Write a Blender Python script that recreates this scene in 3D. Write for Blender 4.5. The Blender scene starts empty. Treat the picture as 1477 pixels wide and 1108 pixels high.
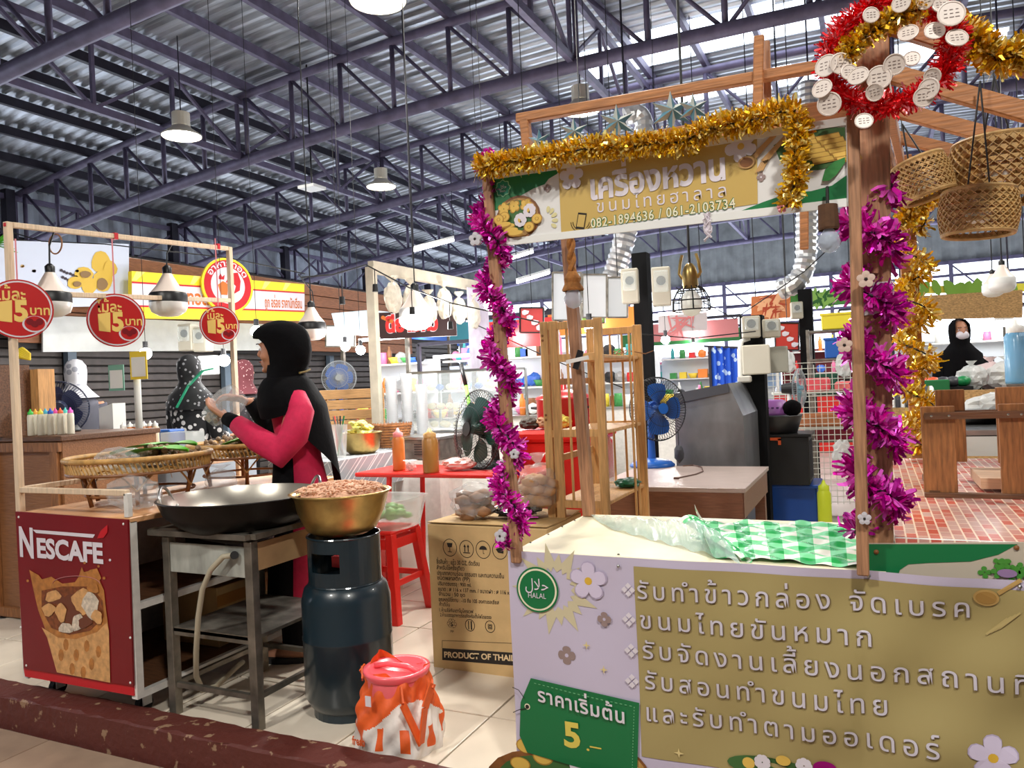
import bpy, bmesh, math, random
from mathutils import Vector, Matrix
R = random.Random(7)
pi = math.pi
SC = bpy.context.scene
COL = SC.collection
# ------------------------------------------------------------------ camera
FPX, YAW, ROLL, CZ = 1109.0, math.radians(25.2), 0.045, 1.2
rt = Vector((math.cos(YAW), math.sin(YAW), 0)); fw = Vector((-math.sin(YAW), math.cos(YAW), 0)); up = Vector((0, 0, 1))
cx = rt * math.cos(ROLL) - up * math.sin(ROLL); cy = rt * math.sin(ROLL) + up * math.cos(ROLL)
cd = bpy.data.cameras.new('camera'); cam = bpy.data.objects.new('camera', cd); COL.objects.link(cam)
cd.sensor_width = 36; cd.lens = FPX / 1477 * 36; cd.clip_start = .05; cd.clip_end = 200
cam.matrix_world = Matrix(((cx.x, cy.x, -fw.x, 0), (cx.y, cy.y, -fw.y, 0), (cx.z, cy.z, -fw.z, CZ), (0, 0, 0, 1)))
SC.camera = cam
# ------------------------------------------------------------------ world, light, exposure
SC.view_settings.view_transform = 'Standard'; SC.view_settings.look = 'None'; SC.view_settings.gamma = 1
SC.view_settings.exposure = 0.48; SC.view_settings.use_curve_mapping = False
W = bpy.data.worlds.new('overcast_sky'); SC.world = W; W.use_nodes = True
W.node_tree.nodes['Background'].inputs[0].default_value = (.80, .88, 1.0, 1)
W.node_tree.nodes['Background'].inputs[1].default_value = 3.0


def lamp(name, kind, loc, energy, color=(1, 1, 1), size=.2, rot=(0, 0, 0), spread=None):
    l = bpy.data.lights.new(name, kind); l.energy = energy; l.color = color
    if kind == 'AREA':
        l.shape = 'DISK'; l.size = size
        if spread: l.spread = spread
    else: l.shadow_soft_size = size
    o = bpy.data.objects.new(name, l); COL.objects.link(o); o.location = loc; o.rotation_euler = rot
    return o


# ------------------------------------------------------------------ picture coordinates -> world points
def ray(x, y):
    dx, dy = x - 738.5, y - 554
    a = (dx * math.cos(ROLL) - dy * math.sin(ROLL)) / FPX; b = (dx * math.sin(ROLL) + dy * math.cos(ROLL)) / FPX
    return rt * a + fw - up * b
def PY(x, y, Y): d = ray(x, y); return d * (Y / d.y) + Vector((0, 0, CZ))
def PX(x, y, X): d = ray(x, y); return d * (X / d.x) + Vector((0, 0, CZ))
def PZ(x, y, Z): d = ray(x, y); return d * ((Z - CZ) / d.z) + Vector((0, 0, CZ))
def PF(x, y, F): return ray(x, y) * F + Vector((0, 0, CZ))


# ------------------------------------------------------------------ materials
def L(c):
    return tuple(((v / 255) / 12.92 if v / 255 <= .04045 else ((v / 255 + .055) / 1.055) ** 2.4) for v in c) + (1,)
MATS = {}
def mat(name, rgb, rough=.5, metal=0., noise=0., nscale=20., stretch=(1, 1, 1), bump=0., emit=0., alpha=1., trans=0., ior=1.45, spec=None, coat=0.):
    if name in MATS: return MATS[name]
    m = bpy.data.materials.new(name); m.use_nodes = True; nt = m.node_tree; p = nt.nodes['Principled BSDF']
    c = L(rgb); p.inputs['Base Color'].default_value = c
    p.inputs['Roughness'].default_value = rough; p.inputs['Metallic'].default_value = metal
    if spec is not None: p.inputs['Specular IOR Level'].default_value = spec
    if coat: p.inputs['Coat Weight'].default_value = coat
    if trans: p.inputs['Transmission Weight'].default_value = trans; p.inputs['IOR'].default_value = ior
    if alpha < 1: p.inputs['Alpha'].default_value = alpha
    if emit: p.inputs['Emission Color'].default_value = c; p.inputs['Emission Strength'].default_value = emit
    tc = nt.nodes.new('ShaderNodeTexCoord'); mp = nt.nodes.new('ShaderNodeMapping'); mp.inputs['Scale'].default_value = stretch
    nz = nt.nodes.new('ShaderNodeTexNoise'); nz.inputs['Scale'].default_value = nscale; nz.inputs['Detail'].default_value = 5
    nt.links.new(tc.outputs['Object'], mp.inputs[0]); nt.links.new(mp.outputs[0], nz.inputs['Vector'])
    if noise:
        mx = nt.nodes.new('ShaderNodeMix'); mx.data_type = 'RGBA'; mx.blend_type = 'MULTIPLY'; mx.inputs[0].default_value = 1
        rp = nt.nodes.new('ShaderNodeValToRGB'); lo, hi = max(0, 1 - noise), 1 + noise * .35
        rp.color_ramp.elements[0].position = .3; rp.color_ramp.elements[1].position = .7
        rp.color_ramp.elements[0].color = (lo, lo, lo, 1); rp.color_ramp.elements[1].color = (hi, hi, hi, 1)
        nt.links.new(nz.outputs[0], rp.inputs[0]); mx.inputs[6].default_value = c; nt.links.new(rp.outputs[0], mx.inputs[7])
        nt.links.new(mx.outputs[2], p.inputs['Base Color'])
    if bump:
        bp = nt.nodes.new('ShaderNodeBump'); bp.inputs['Strength'].default_value = bump; bp.inputs['Distance'].default_value = .01
        nt.links.new(nz.outputs[0], bp.inputs['Height']); nt.links.new(bp.outputs[0], p.inputs['Normal'])
    MATS[name] = m
    return m
def wood(name, rgb, ns=9., st=(1, 1, 14), n=.4, rough=.55): return mat(name, rgb, rough, 0, n, ns, st, .25)

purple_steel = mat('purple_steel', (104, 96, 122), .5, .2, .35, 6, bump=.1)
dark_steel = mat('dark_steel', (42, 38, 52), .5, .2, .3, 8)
zinc = mat('zinc_sheet', (200, 205, 214), .34, .6, .72, 2.0, (.35, 4, 1), .03)
plastic_white = mat('white_plastic', (232, 232, 228), .4)
white_paint = mat('white_paint', (225, 222, 216), .5, 0, .12, 30)
black_plastic = mat('black_plastic', (20, 20, 22), .4)
black_rubber = mat('black_rubber', (26, 25, 26), .8)
pine = wood('pale_pine', (226, 200, 170), 8, (14, 14, 1.2), .18)
pine2 = wood('shelf_pine', (214, 166, 106), 8, (14, 14, 1.2), .3)
post_wood = wood('post_wood', (176, 128, 94), 8, (16, 16, 1.2), .45)
rafter_wood = wood('rafter_wood', (190, 128, 78), 8, (1.2, 16, 16), .4)
plank_wood = wood('plank_wood', (160, 104, 58), 8, (14, 14, 1.5), .5)
dark_wood = wood('dark_wood', (110, 72, 46), 8, (1.5, 14, 14), .5)
red_wood = wood('redbrown_laminate', (124, 82, 62), 8, (1.5, 14, 14), .25, .35)
laminate = wood('laminate_top', (176, 158, 150), 8, (1.2, 14, 14), .2, .3)
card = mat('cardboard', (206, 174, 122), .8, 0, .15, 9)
card_in = mat('cardboard_darker', (190, 156, 104), .8, 0, .15, 9)  # slightly darker cardboard for flaps and the stored carton
black_ink = mat('black_ink', (38, 32, 28), .8)
rattan = mat('rattan', (196, 150, 84), .5, 0, .4, 40)
rattan_dark = mat('rattan_dark', (140, 88, 44), .5, 0, .4, 30)
steel = mat('stainless', (190, 190, 188), .28, 1, .25, 8)
worn_steel = mat('worn_steel', (140, 134, 124), .45, .8, .5, 14, bump=.2)
rusty_panel = mat('rusty_panel', (176, 178, 170), .6, .2, .5, 5, (3, 3, 1), .1)
brass = mat('brass', (196, 168, 104), .34, .9, .4, 12)
wok_out = mat('wok_black', (34, 30, 28), .38, .6, .5, 10, bump=.1)
wok_in = mat('wok_bright', (196, 190, 178), .3, .75, .3, 6, (1, 1, 1))
navy = mat('navy_enamel', (18, 38, 48), .32, 0, .1, 20, coat=.3)
maroon = mat('maroon_panel', (122, 16, 26), .35, 0, .1, 4)
red_strip = mat('red_strip', (196, 24, 36), .4)
red_plastic = mat('red_plastic', (214, 38, 30), .35)
orange = mat('orange_fabric', (232, 96, 34), .55, 0, .15, 30, bump=.2)
pink_plastic = mat('pink_plastic', (246, 110, 118), .3)
white_vinyl = mat('lavender_vinyl', (198, 188, 210), .34)
olive = mat('olive_vinyl', (166, 149, 98), .33)
green = mat('deep_green', (14, 112, 62), .4)
green2 = mat('sign_green', (26, 120, 66), .4)
leaf = mat('banana_leaf', (96, 186, 44), .4, 0, .2, 30)
cream = mat('cream', (238, 230, 200), .5, 0, .08, 12)
letter = mat('letter_white', (222, 214, 222), .5)
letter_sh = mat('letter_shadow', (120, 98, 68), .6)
clear = mat('clear_plastic', (225, 230, 232), .15, 0, .1, 30, bump=.6, alpha=.26)
haze = mat('milky_plastic', (226, 228, 226), .3, 0, .1, 30, bump=.4, alpha=.7)
glass = mat('clear_glass', (230, 240, 240), .06, alpha=.28)
glassbulb = mat('bulb_glass', (205, 215, 230), .05, alpha=.45)
lit = mat('lit_diffuser', (255, 252, 244), .5, emit=9)
lit2 = mat('lit_bulb', (255, 253, 248), .5, emit=22)
tube_lit = mat('lit_tube', (250, 250, 255), .5, emit=8)
gold = mat('gold_foil', (255, 206, 40), .25, .6)
goldb = mat('gold_foil_dark', (206, 160, 24), .3, .6)
magenta = mat('magenta_foil', (236, 24, 190), .22, .55)
magentab = mat('magenta_foil_dark', (170, 8, 138), .3, .55)
redfoil = mat('red_foil', (236, 26, 36), .25, .5)
pinkfoil = mat('pink_foil', (240, 150, 160), .35, .5)
black_cloth = mat('black_cloth', (9, 8, 11), .95, 0, .2, 60, bump=.15, spec=.15)
rose_cloth = mat('rose_cloth', (206, 24, 76), .8, 0, .12, 40, bump=.2)
skin_m = mat('skin', (186, 128, 98), .55, 0, .08, 30)
blue_plastic = mat('blue_plastic', (28, 92, 178), .35)
osb = mat('osb_board', (196, 154, 100), .75, 0, .5, 45, (1, 1, 2.2), .2)
grey_sheet = mat('grey_sheet', (128, 130, 134), .35, .6, .45, 4, (1, 1, .6), .05)
check = mat('dark_cloth', (60, 60, 66), .8)
shutter_m = mat('shutter', (84, 78, 76), .5, .3, .2, 10)
grey_wall = mat('grey_wall', (168, 176, 186), .7, 0, .12, 6)
cable_m = mat('black_cable', (16, 16, 18), .5)


# ------------------------------------------------------------------ mesh builder
class B:
    def __init__(s): s.bm = bmesh.new(); s.mi = 0; s.mats = []
    def m(s, material):
        if material not in s.mats: s.mats.append(material)
        s.mi = s.mats.index(material); return s
    def face(s, vs):
        try:
            f = s.bm.faces.new(vs); f.material_index = s.mi; return f
        except ValueError: return None
    def box(s, c, d, rot=None, bev=0.):
        c = Vector(c); hx, hy, hz = d[0] / 2, d[1] / 2, d[2] / 2
        M = Matrix.Identity(3) if rot is None else rot
        vs = [s.bm.verts.new(c + M @ Vector((x * hx, y * hy, z * hz))) for x in (-1, 1) for y in (-1, 1) for z in (-1, 1)]
        fs = [s.face([vs[i] for i in q]) for q in ((0, 1, 3, 2), (4, 6, 7, 5), (0, 4, 5, 1), (2, 3, 7, 6), (0, 2, 6, 4), (1, 5, 7, 3))]
        if bev:
            es = list({e for f in fs for e in f.edges})
            r = bmesh.ops.bevel(s.bm, geom=es, offset=bev, segments=1, affect='EDGES')
            for f in r['faces']: f.material_index = s.mi
        return s
    def bar(s, p, q, w, h=None, bev=0.):            # rectangular bar between two points
        p, q = Vector(p), Vector(q); d = q - p; h = h or w; z = d.normalized()
        ref = Vector((0, 0, 1)) if abs(z.z) < .9 else Vector((0, 1, 0))
        x = ref.cross(z).normalized(); y = z.cross(x)
        return s.box((p + q) / 2, (w, h, d.length), Matrix((x, y, z)).transposed(), bev)
    def ring(s, c, ax, r, n, ry=None, ph=0):
        z = Vector(ax).normalized(); ref = Vector((0, 0, 1)) if abs(z.z) < .9 else Vector((0, 1, 0))
        x = ref.cross(z).normalized(); y = z.cross(x); ry = ry or r
        return [s.bm.verts.new(Vector(c) + x * r * math.cos(ph + 2 * pi * i / n) + y * ry * math.sin(ph + 2 * pi * i / n)) for i in range(n)]
    def skin(s, a, b):
        n = len(a)
        for i in range(n): s.face((a[i], a[(i + 1) % n], b[(i + 1) % n], b[i]))
    def cyl(s, p, q, r, r2=None, n=12, caps=True):
        p, q = Vector(p), Vector(q); r2 = r if r2 is None else r2
        a = s.ring(p, q - p, r, n); b = s.ring(q, q - p, r2, n); s.skin(a, b)
        if caps: s.face(a[::-1]); s.face(b)
        return s
    def tube(s, pts, r, n=6, closed=False):
        pts = [Vector(p) for p in pts]; k = len(pts); prev = None; first = None; x = None
        for i, p in enumerate(pts):
            if closed: t = pts[(i + 1) % k] - pts[i - 1]
            else: t = pts[min(i + 1, k - 1)] - pts[max(i - 1, 0)]
            t.normalize()
            if x is None:
                ref = Vector((0, 0, 1)) if abs(t.z) < .9 else Vector((0, 1, 0)); x = ref.cross(t).normalized()
            else: x = (x - t * x.dot(t)).normalized()
            y = t.cross(x); rr = r[i] if isinstance(r, (list, tuple)) else r
            g = [s.bm.verts.new(p + (x * math.cos(2 * pi * j / n) + y * math.sin(2 * pi * j / n)) * rr) for j in range(n)]
            if prev: s.skin(prev, g)
            else: first = g
            prev = g
        if closed: s.skin(prev, first)
        else: s.face(first[::-1]); s.face(prev)
        return s
    def lathe(s, prof, c=(0, 0, 0), n=24, sx=1., sy=1., M=None, cap0=False, cap1=False, jit=0):
        c = Vector(c); rows = []
        for r, z in prof:
            row = []
            for i in range(n):
                a = 2 * pi * i / n; k = 1 + (R.uniform(-jit, jit) if jit else 0)
                v = Vector((r * sx * math.cos(a) * k, r * sy * math.sin(a) * k, z))
                row.append(s.bm.verts.new(c + (M @ v if M else v)))
            rows.append(row)
        for a, b in zip(rows, rows[1:]): s.skin(a, b)
        if cap0: s.face(rows[0][::-1])
        if cap1: s.face(rows[-1])
        return s
    def loft(s, rings, n=20, cap0=True, cap1=True):  # rings: (centre, rx, ry, rot) horizontal ellipses
        prev = None; first = None
        for c, rx, ry, a in rings:
            c = Vector(c)
            g = [s.bm.verts.new(c + Vector((rx * math.cos(t) * math.cos(a) - ry * math.sin(t) * math.sin(a), rx * math.cos(t) * math.sin(a) + ry * math.sin(t) * math.cos(a), 0))) for t in [2 * pi * i / n for i in range(n)]]
            if prev: s.skin(prev, g)
            else: first = g
            prev = g
        if cap0: s.face(first[::-1])
        if cap1: s.face(prev)
        return s
    def grid(s, fn, nu, nv, closed_u=False):
        g = [[s.bm.verts.new(Vector(fn(i / nu, j / nv))) for i in range(nu + (0 if closed_u else 1))] for j in range(nv + 1)]
        w = len(g[0])
        for j in range(nv):
            for i in range(nu): s.face((g[j][i], g[j][(i + 1) % w], g[j + 1][(i + 1) % w], g[j + 1][i]))
        return s
    def prism(s, pts, d):                            # pts 3-D polygon, extruded by vector d
        d = Vector(d); a = [s.bm.verts.new(Vector(p)) for p in pts]; b = [s.bm.verts.new(Vector(p) + d) for p in pts]
        s.face(a); s.face(b[::-1]); n = len(a)
        for i in range(n): s.face((a[i], b[i], b[(i + 1) % n], a[(i + 1) % n]))
        return s
    def poly(s, pts): s.face([s.bm.verts.new(Vector(p)) for p in pts]); return s
    def blob(s, c, r, sc=(1, 1, 1), jit=.12, sub=2, M=None):
        t = bmesh.new(); bmesh.ops.create_icosphere(t, subdivisions=sub, radius=1); mp = {}
        for v in t.verts:
            k = 1 + R.uniform(-jit, jit); q = Vector((v.co.x * sc[0], v.co.y * sc[1], v.co.z * sc[2])) * r * k
            mp[v.index] = s.bm.verts.new(Vector(c) + (M @ q if M else q))
        for f in t.faces: s.face([mp[v.index] for v in f.verts])
        t.free(); return s
    def done(s, name, material=None, parent=None, loc=None, smooth=False, label=None, cat=None, group=None, kind=None, world=False, fixn=True):
        if fixn: bmesh.ops.recalc_face_normals(s.bm, faces=s.bm.faces)
        me = bpy.data.meshes.new(name)
        if parent is not None and world: s.bm.transform(Matrix.Translation(-absloc(parent)))
        if loc is not None and parent is None: s.bm.transform(Matrix.Translation(-Vector(loc)))
        s.bm.to_mesh(me); s.bm.free()
        if smooth:
            for p in me.polygons: p.use_smooth = True
        for mm in (s.mats or [material]): me.materials.append(mm)
        o = bpy.data.objects.new(name, me); COL.objects.link(o)
        if parent is not None: o.parent = parent
        elif loc is not None: o.location = loc
        return tag(o, label, cat, group, kind)
def absloc(o):
    v = Vector((0, 0, 0))
    while o is not None: v = v + o.location; o = o.parent
    return v
def tag(o, label=None, cat=None, group=None, kind=None):
    if label: o['label'] = label
    if cat: o['category'] = cat
    if group: o['group'] = group
    if kind: o['kind'] = kind
    return o
def thing(name, label, cat, loc=(0, 0, 0), rz=0, group=None, kind=None):
    o = bpy.data.objects.new(name, None); COL.objects.link(o); o.location = loc; o.rotation_euler = (0, 0, rz); o.empty_display_size = .1
    return tag(o, label, cat, group, kind)
def dup(root, loc, rz=0, label=None, scale=None):
    r = root.copy(); COL.objects.link(r); r.location = loc; r.rotation_euler = (0, 0, rz)
    if label: r['label'] = label
    if scale: r.scale = (scale,) * 3
    for ch in list(root.children):
        c = ch.copy(); COL.objects.link(c); c.parent = r
        for g in list(ch.children):
            d = g.copy(); COL.objects.link(d); d.parent = c
    return r
def piece(o, loc=(0, 0, 0), rot=None, scale=None):     # another piece sharing the mesh
    c = o.copy(); COL.objects.link(c); c.location = loc
    if rot: c.rotation_euler = rot
    if scale: c.scale = scale
    return c


# ------------------------------------------------------------------ lettering: flat text meshes in the local XZ plane facing -Y
UPV = set('\u0e31\u0e34\u0e35\u0e36\u0e37\u0e4d\u0e47'); TONE = set('\u0e48\u0e49\u0e4a\u0e4b\u0e4c'); LOW = set('\u0e38\u0e39')
def text(body, x0, z0, w, h, parent, material, y=0., gap=0., bold=0., name='lettering', warp=None, slant=0., curve=None, mirror=False):
    c = bpy.data.curves.new('text', 'FONT'); c.body = body; c.size = 1; c.offset = bold; c.resolution_u = 3
    for _ in body: c.materials.append(None)
    for i in range(len(body)): c.body_format[i].material_index = i
    o = bpy.data.objects.new('text', c); COL.objects.link(o)
    bpy.context.view_layer.update()
    me = bpy.data.meshes.new_from_object(o.evaluated_get(bpy.context.evaluated_depsgraph_get()))
    bpy.data.objects.remove(o); bpy.data.curves.remove(c)
    dx, dy, k, prev = [], [], -1, ''
    for i, ch in enumerate(body):
        if not (ch in UPV or ch in TONE or ch in LOW): k += 1
        dx.append(max(k, 0) * gap)
        nxt = body[i + 1] if i + 1 < len(body) else ''
        dy.append(.2 if ch in TONE and (prev in UPV or nxt == '\u0e33') else (.08 if ch in TONE else 0)); prev = ch
    own = {}
    for p in me.polygons:
        for v in p.vertices: own[v] = p.material_index
    for v in me.vertices:
        i = min(own.get(v.index, 0), len(body) - 1); v.co.x += dx[i]; v.co.y += dy[i]
    xs = [v.co.x for v in me.vertices]; a, b = min(xs), max(xs)
    for v in me.vertices:
        u = (v.co.x - a) / (b - a); q = Vector((x0 + u * w, y, z0 + v.co.y * h + slant * u * w))
        if curve: q = curve(u, v.co.y * h, y)
        if warp: q.y += warp(q.x, q.z)
        v.co = q
    for p in me.polygons: p.material_index = 0
    me.materials.clear(); me.materials.append(material)
    t = bpy.data.objects.new(name, me); COL.objects.link(t); t.parent = parent
    return t
def circ(cx, cz, r, y, n=24, rz=None, a0=0., a1=2 * pi):
    return [(cx + r * math.cos(a0 + (a1 - a0) * i / n), y, cz + (rz or r) * math.sin(a0 + (a1 - a0) * i / n)) for i in range(n)]
def petals(b, cx, cz, r, y, n=5, wd=.42, a0=.3, mm=None, cm=None, sq=1.):
    if mm: b.m(mm)
    for k in range(n):
        a = a0 + 2 * pi * k / n; d = Vector((math.cos(a), 0, math.sin(a))); e = Vector((-d.z, 0, d.x))
        pts = []
        for i in range(12):
            t = 2 * pi * i / 12; u = .55 + .48 * math.cos(t); v = wd * math.sin(t) * (.55 + .45 * u)
            q = (d * u + e * v) * r; pts.append((cx + q.x, y - .0001 * k, cz + q.z * sq))
        b.poly(pts)
    if cm:
        b.m(cm); b.poly(circ(cx, cz, r * .22, y - .0008, 10))
    return b
def noise3(x, y, s=1.):
    return math.sin(x * 3.1 * s + 1.3 * math.sin(y * 2.3 * s)) * .5 + math.sin(y * 4.7 * s + x * 1.9 * s) * .3 + math.sin((x + y) * 9.1 * s) * .2
# ================================================================== SETTING
STR = dict(kind='structure')
# ---- floors
tile = mat('cream_tile', (226, 214, 196), .22, 0, .14, 3, bump=.02)
tile2 = mat('cream_tile_b', (218, 204, 184), .24, 0, .16, 3, bump=.02)
grout = mat('grout', (150, 138, 124), .8)
aisle_m = mat('aisle_tile', (176, 150, 128), .35, 0, .3, 5, bump=.05)
b = B(); b.box((0, 11, -.06), (34, 18.2, .1)); floor = b.done('floor', mat('far_floor', (196, 188, 178), .3, 0, .25, 2), **STR)
g0 = B(); g0.box((-.5, 4.4, -.012), (8, 4.9, .012)); g0.done('floor_bed', grout, floor)
tb = B(); tb.box((0, 0, 0), (.392, .392, .012), bev=.002)
t0 = tb.done('tile', tile, floor); t0.location = (-4.3, 2.25, 0)
n = 0
for i in range(19):
    for j in range(11):
        if i == 0 and j == 0: continue
        q = piece(t0, (-4.3 + i * .4, 2.25 + j * .4, R.uniform(-.0008, .0008)))
        n += 1
b = B(); b.box((-1, -3.6, -.14), (26, 11.1, .1)); aisle = b.done('floor_aisle', mat('aisle_grout', (110, 96, 84), .8), **STR)
tb = B(); tb.box((0, 0, -.083), (.594, .594, .012), bev=.002); t1 = tb.done('tile', aisle_m, aisle); t1.location = (-5.0, 1.58, 0)
for i in range(9):
    for j in range(3):
        if i or j: piece(t1, (-5.0 + i * .6, 1.58 - j * .6, 0))
# ---- kerb: red painted concrete, chipped
kt = mat('kerb_red', (128, 34, 26), .6, 0, 0, 30, bump=.6)
_nt = kt.node_tree; _p = _nt.nodes['Principled BSDF']; _nz = _nt.nodes.new('ShaderNodeTexNoise'); _nz.inputs['Scale'].default_value = 19; _nz.inputs['Detail'].default_value = 8
_tc = _nt.nodes.new('ShaderNodeTexCoord'); _nt.links.new(_tc.outputs['Object'], _nz.inputs['Vector'])
_rp = _nt.nodes.new('ShaderNodeValToRGB'); _rp.color_ramp.elements[0].position = .62; _rp.color_ramp.elements[1].position = .65
_mx = _nt.nodes.new('ShaderNodeMix'); _mx.data_type = 'RGBA'; _mx.inputs[6].default_value = L((92, 40, 32)); _mx.inputs[7].default_value = L((150, 118, 92))
_nt.links.new(_nz.outputs[0], _rp.inputs[0]); _nt.links.new(_rp.outputs[0], _mx.inputs[0]); _nt.links.new(_mx.outputs[2], _p.inputs['Base Color'])
b = B()
def kf(u, v):
    X = -6.5 + 8.2 * u; e = .0022 * noise3(X * 7, v * 3) + .0014 * math.sin(X * 47)
    prof = [(1.895, -.09), (1.896, -.03), (1.897, .034), (1.903 + e * 2.5, .041), (1.96, .043), (2.02 + e, .04), (2.028, -.02)]
    y, z = prof[min(int(round(v * 6)), 6)]
    return (X, y + e * .6, z + e * .5)
b.grid(kf, 160, 6); b.done('trim_kerb', kt, kind='structure', label='chipped red painted concrete kerb along the aisle')

# ---- roof: arched corrugated sheets
AX = -1.8
def roofz(x, base=6.0): return base - .00707 * (x - AX) ** 2
b = B(); nu, per = 26, .19
ys = []
y = -9.2
while y < 24.2:
    ys += [(y, 0), (y + .055, 0), (y + .085, .035), (y + .16, .035)]; y += per
def rf(i, j):
    x = -14 + 26 * i / nu; yy, dz = ys[j]
    return Vector((x, yy, roofz(x, 6.16) + dz))
g = [[b.bm.verts.new(rf(i, j)) for i in range(nu + 1)] for j in range(len(ys))]
sky = [(-3.95, -3.0, 11.0, 12.15), (-2.75, -1.8, 10.9, 12.15), (-1.6, -.6, 11.0, 12.15), (-3.2, -2.2, 13.3, 14.1), (-2.0, -1.0, 13.2, 14.2), (-.85, .2, 13.3, 14.2), (-6.5, -5.4, 18.2, 19), (-5.1, -4, 18.2, 19), (.6, 1.6, 13.3, 14.2), (-3.8, -2.9, 18.2, 19.1)]
skym = mat('skylight_sheet', (240, 244, 250), .5, emit=0, trans=0)
_p = skym.node_tree.nodes['Principled BSDF']; _p.inputs['Transmission Weight'].default_value = .9; _p.inputs['Roughness'].default_value = .9; _p.inputs['IOR'].default_value = 1.02
for j in range(len(ys) - 1):
    for i in range(nu):
        cxx = -14 + 26 * (i + .5) / nu; cyy = ys[j][0]
        if any(a <= cxx + .0 <= c + .3 and d <= cyy <= e for a, c, d, e in sky): continue
        b.face((g[j][i], g[j][i + 1], g[j + 1][i + 1], g[j + 1][i]))
roof = b.done('ceiling', zinc, kind='structure', label='grey corrugated metal roof sheets on purple steel trusses')
rp = B()
for (x, y) in ((-3.0, 5.9),):
    rp.box((x, y, roofz(x, 6.15)), (.9, .5, .02))
rp.done('roof_patch', mat('tan_patch', (170, 140, 96), .8, 0, .5, 6), roof)
# purlins along the depth
NP, PS, PX0 = 30, .866, -13.44
for k in range(NP):
    x = PX0 + k * PS
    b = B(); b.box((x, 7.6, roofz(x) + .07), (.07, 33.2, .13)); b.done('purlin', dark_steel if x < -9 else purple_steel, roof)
# trusses
def chordz(x): return roofz(x, 4.98)
for ti, Y in enumerate([1.6, 5.1, 8.7, 12.2, 15.7, 19.2, 22.7]):
    tr = thing('roof_truss', 'purple steel roof truss', 'truss', (0, Y, 0)); del tr['category']; tag(tr, None, None, None, 'structure')
    for nm, fz, rr in (('top_chord', lambda x: roofz(x) - .06, .062), ('bottom_chord', chordz, .085)):
        b = B(); b.tube([(-14 + i * .65, 0, fz(-14 + i * .65)) for i in range(41)], rr, 8); b.done(nm, purple_steel, tr, smooth=True)
    for k in range(NP):
        x = PX0 + k * PS
        if (ti > 3 and x > 3) or x > 8: continue
        b = B(); b.cyl((x, 0, chordz(x)), (x, 0, roofz(x) - .06), .036, n=6); b.done('strut', purple_steel, tr, smooth=True)
        if k < NP - 1:
            x2 = x + PS; p = ((x, 0, roofz(x) - .08), (x2, 0, chordz(x2))) if x < AX else ((x, 0, chordz(x)), (x2, 0, roofz(x2) - .08))
            b = B(); b.cyl(*p, .026, n=6); b.done('diagonal', purple_steel, tr, smooth=True)
for X in (-13.6, -8.35, -3.1, 2.2, 7.4):
    tr = thing('tie_truss', 'lengthwise lattice truss', 'truss', (X, 0, 0)); del tr['category']; tag(tr, None, None, None, 'structure')
    zt, zb = roofz(X) - .14, chordz(X) + .06
    for z in (zt, zb):
        b = B(); b.bar((0, -2, z), (0, 23, z), .07, .09); b.done('chord', purple_steel, tr)
    y = -1.9
    while y < 22.6:
        k = int(round((y + 1.9) / 1.17))
        b = B(); b.bar((0, y, zb), (0, y, zt), .045); b.done('strut', purple_steel, tr)
        b = B(); b.bar((0, y, zb if k % 2 else zt), (0, y + 1.17, zt if k % 2 else zb), .04); b.done('diagonal', purple_steel, tr)
        y += 1.17
# ---- end wall and left side wall
def corr(name, P0, U, Vv, n, material, amp=.03, bays=None):
    b = B(); P0, U, Vv = Vector(P0), Vector(U), Vector(Vv); N = U.cross(Vv).normalized()
    b.grid(lambda u, v: P0 + U * u + Vv * v + N * (amp if int(round(u * n)) % 4 in (1, 2) else 0), n, 1)
    return b.done(name, material, kind='structure')
endm = mat('end_sheet', (150, 152, 150), .6, .2, .3, 3)
corr('wall_back', (-14, 24, 3.95), (26, 0, 0), (0, 0, 1.95), 260, endm)
corr('wall_left', (-13.9, -3, 4.15), (0, 27, 0), (0, 0, 1.05), 300, mat('bluish_sheet', (205, 212, 222), .4, .3, .4, 3))
for i, z in enumerate((3.95, 3.6, 3.25, 2.95, 2.65)):
    b = B(); b.bar((-14, 23.95, z), (12, 23.95, z), .09 if i == 0 else .07); b.done('trim_rail', purple_steel, **STR)
for i in range(9):
    x = -13 + i * 3; b = B(); b.bar((x, 23.9, 0), (x, 23.9, 4), .1)
    b.bar((x, 23.9, 3.9), (x + .7, 23.9, 3.2), .04); b.bar((x, 23.9, 3.2), (x + .7, 23.9, 3.2), .04); b.done('trim_post', purple_steel, **STR)
for z, w in ((4.15, .12), (3.6, .08), (3.1, .1)):
    b = B(); b.bar((-13.7, -3, z), (-13.7, 24, z), w); b.done('trim_side_rail', dark_steel, **STR)
for i in range(8):
    b = B(); b.bar((-13.6, -2 + i * 3.5, -.05), (-13.6, -2 + i * 3.5, 5), .16); b.done('trim_column', dark_steel, **STR)
b = B(); b.box((-13.8, 10.5, .6), (.08, 27, 1.3)); b.done('wall_low_left', shutter_m, **STR)
b = B(); b.box((12, 7.5, 2.5), (.1, 33, 5.2)); b.done('wall_right', grey_wall, **STR)
b = B(); b.box((-1, -9.1, 2.9), (26, .1, 6.0)); b.done('wall_front_added', mat('front_wall_added', (206, 200, 196), .7), **STR)  # unseen wall added behind the camera to keep daylight off the fronts
b = B(); b.box((-13.95, -6.1, 2.6), (.1, 6.2, 5.4)); b.done('wall_left_front_added', grey_wall, **STR)  # unseen too, added to close the left side against daylight

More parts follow.
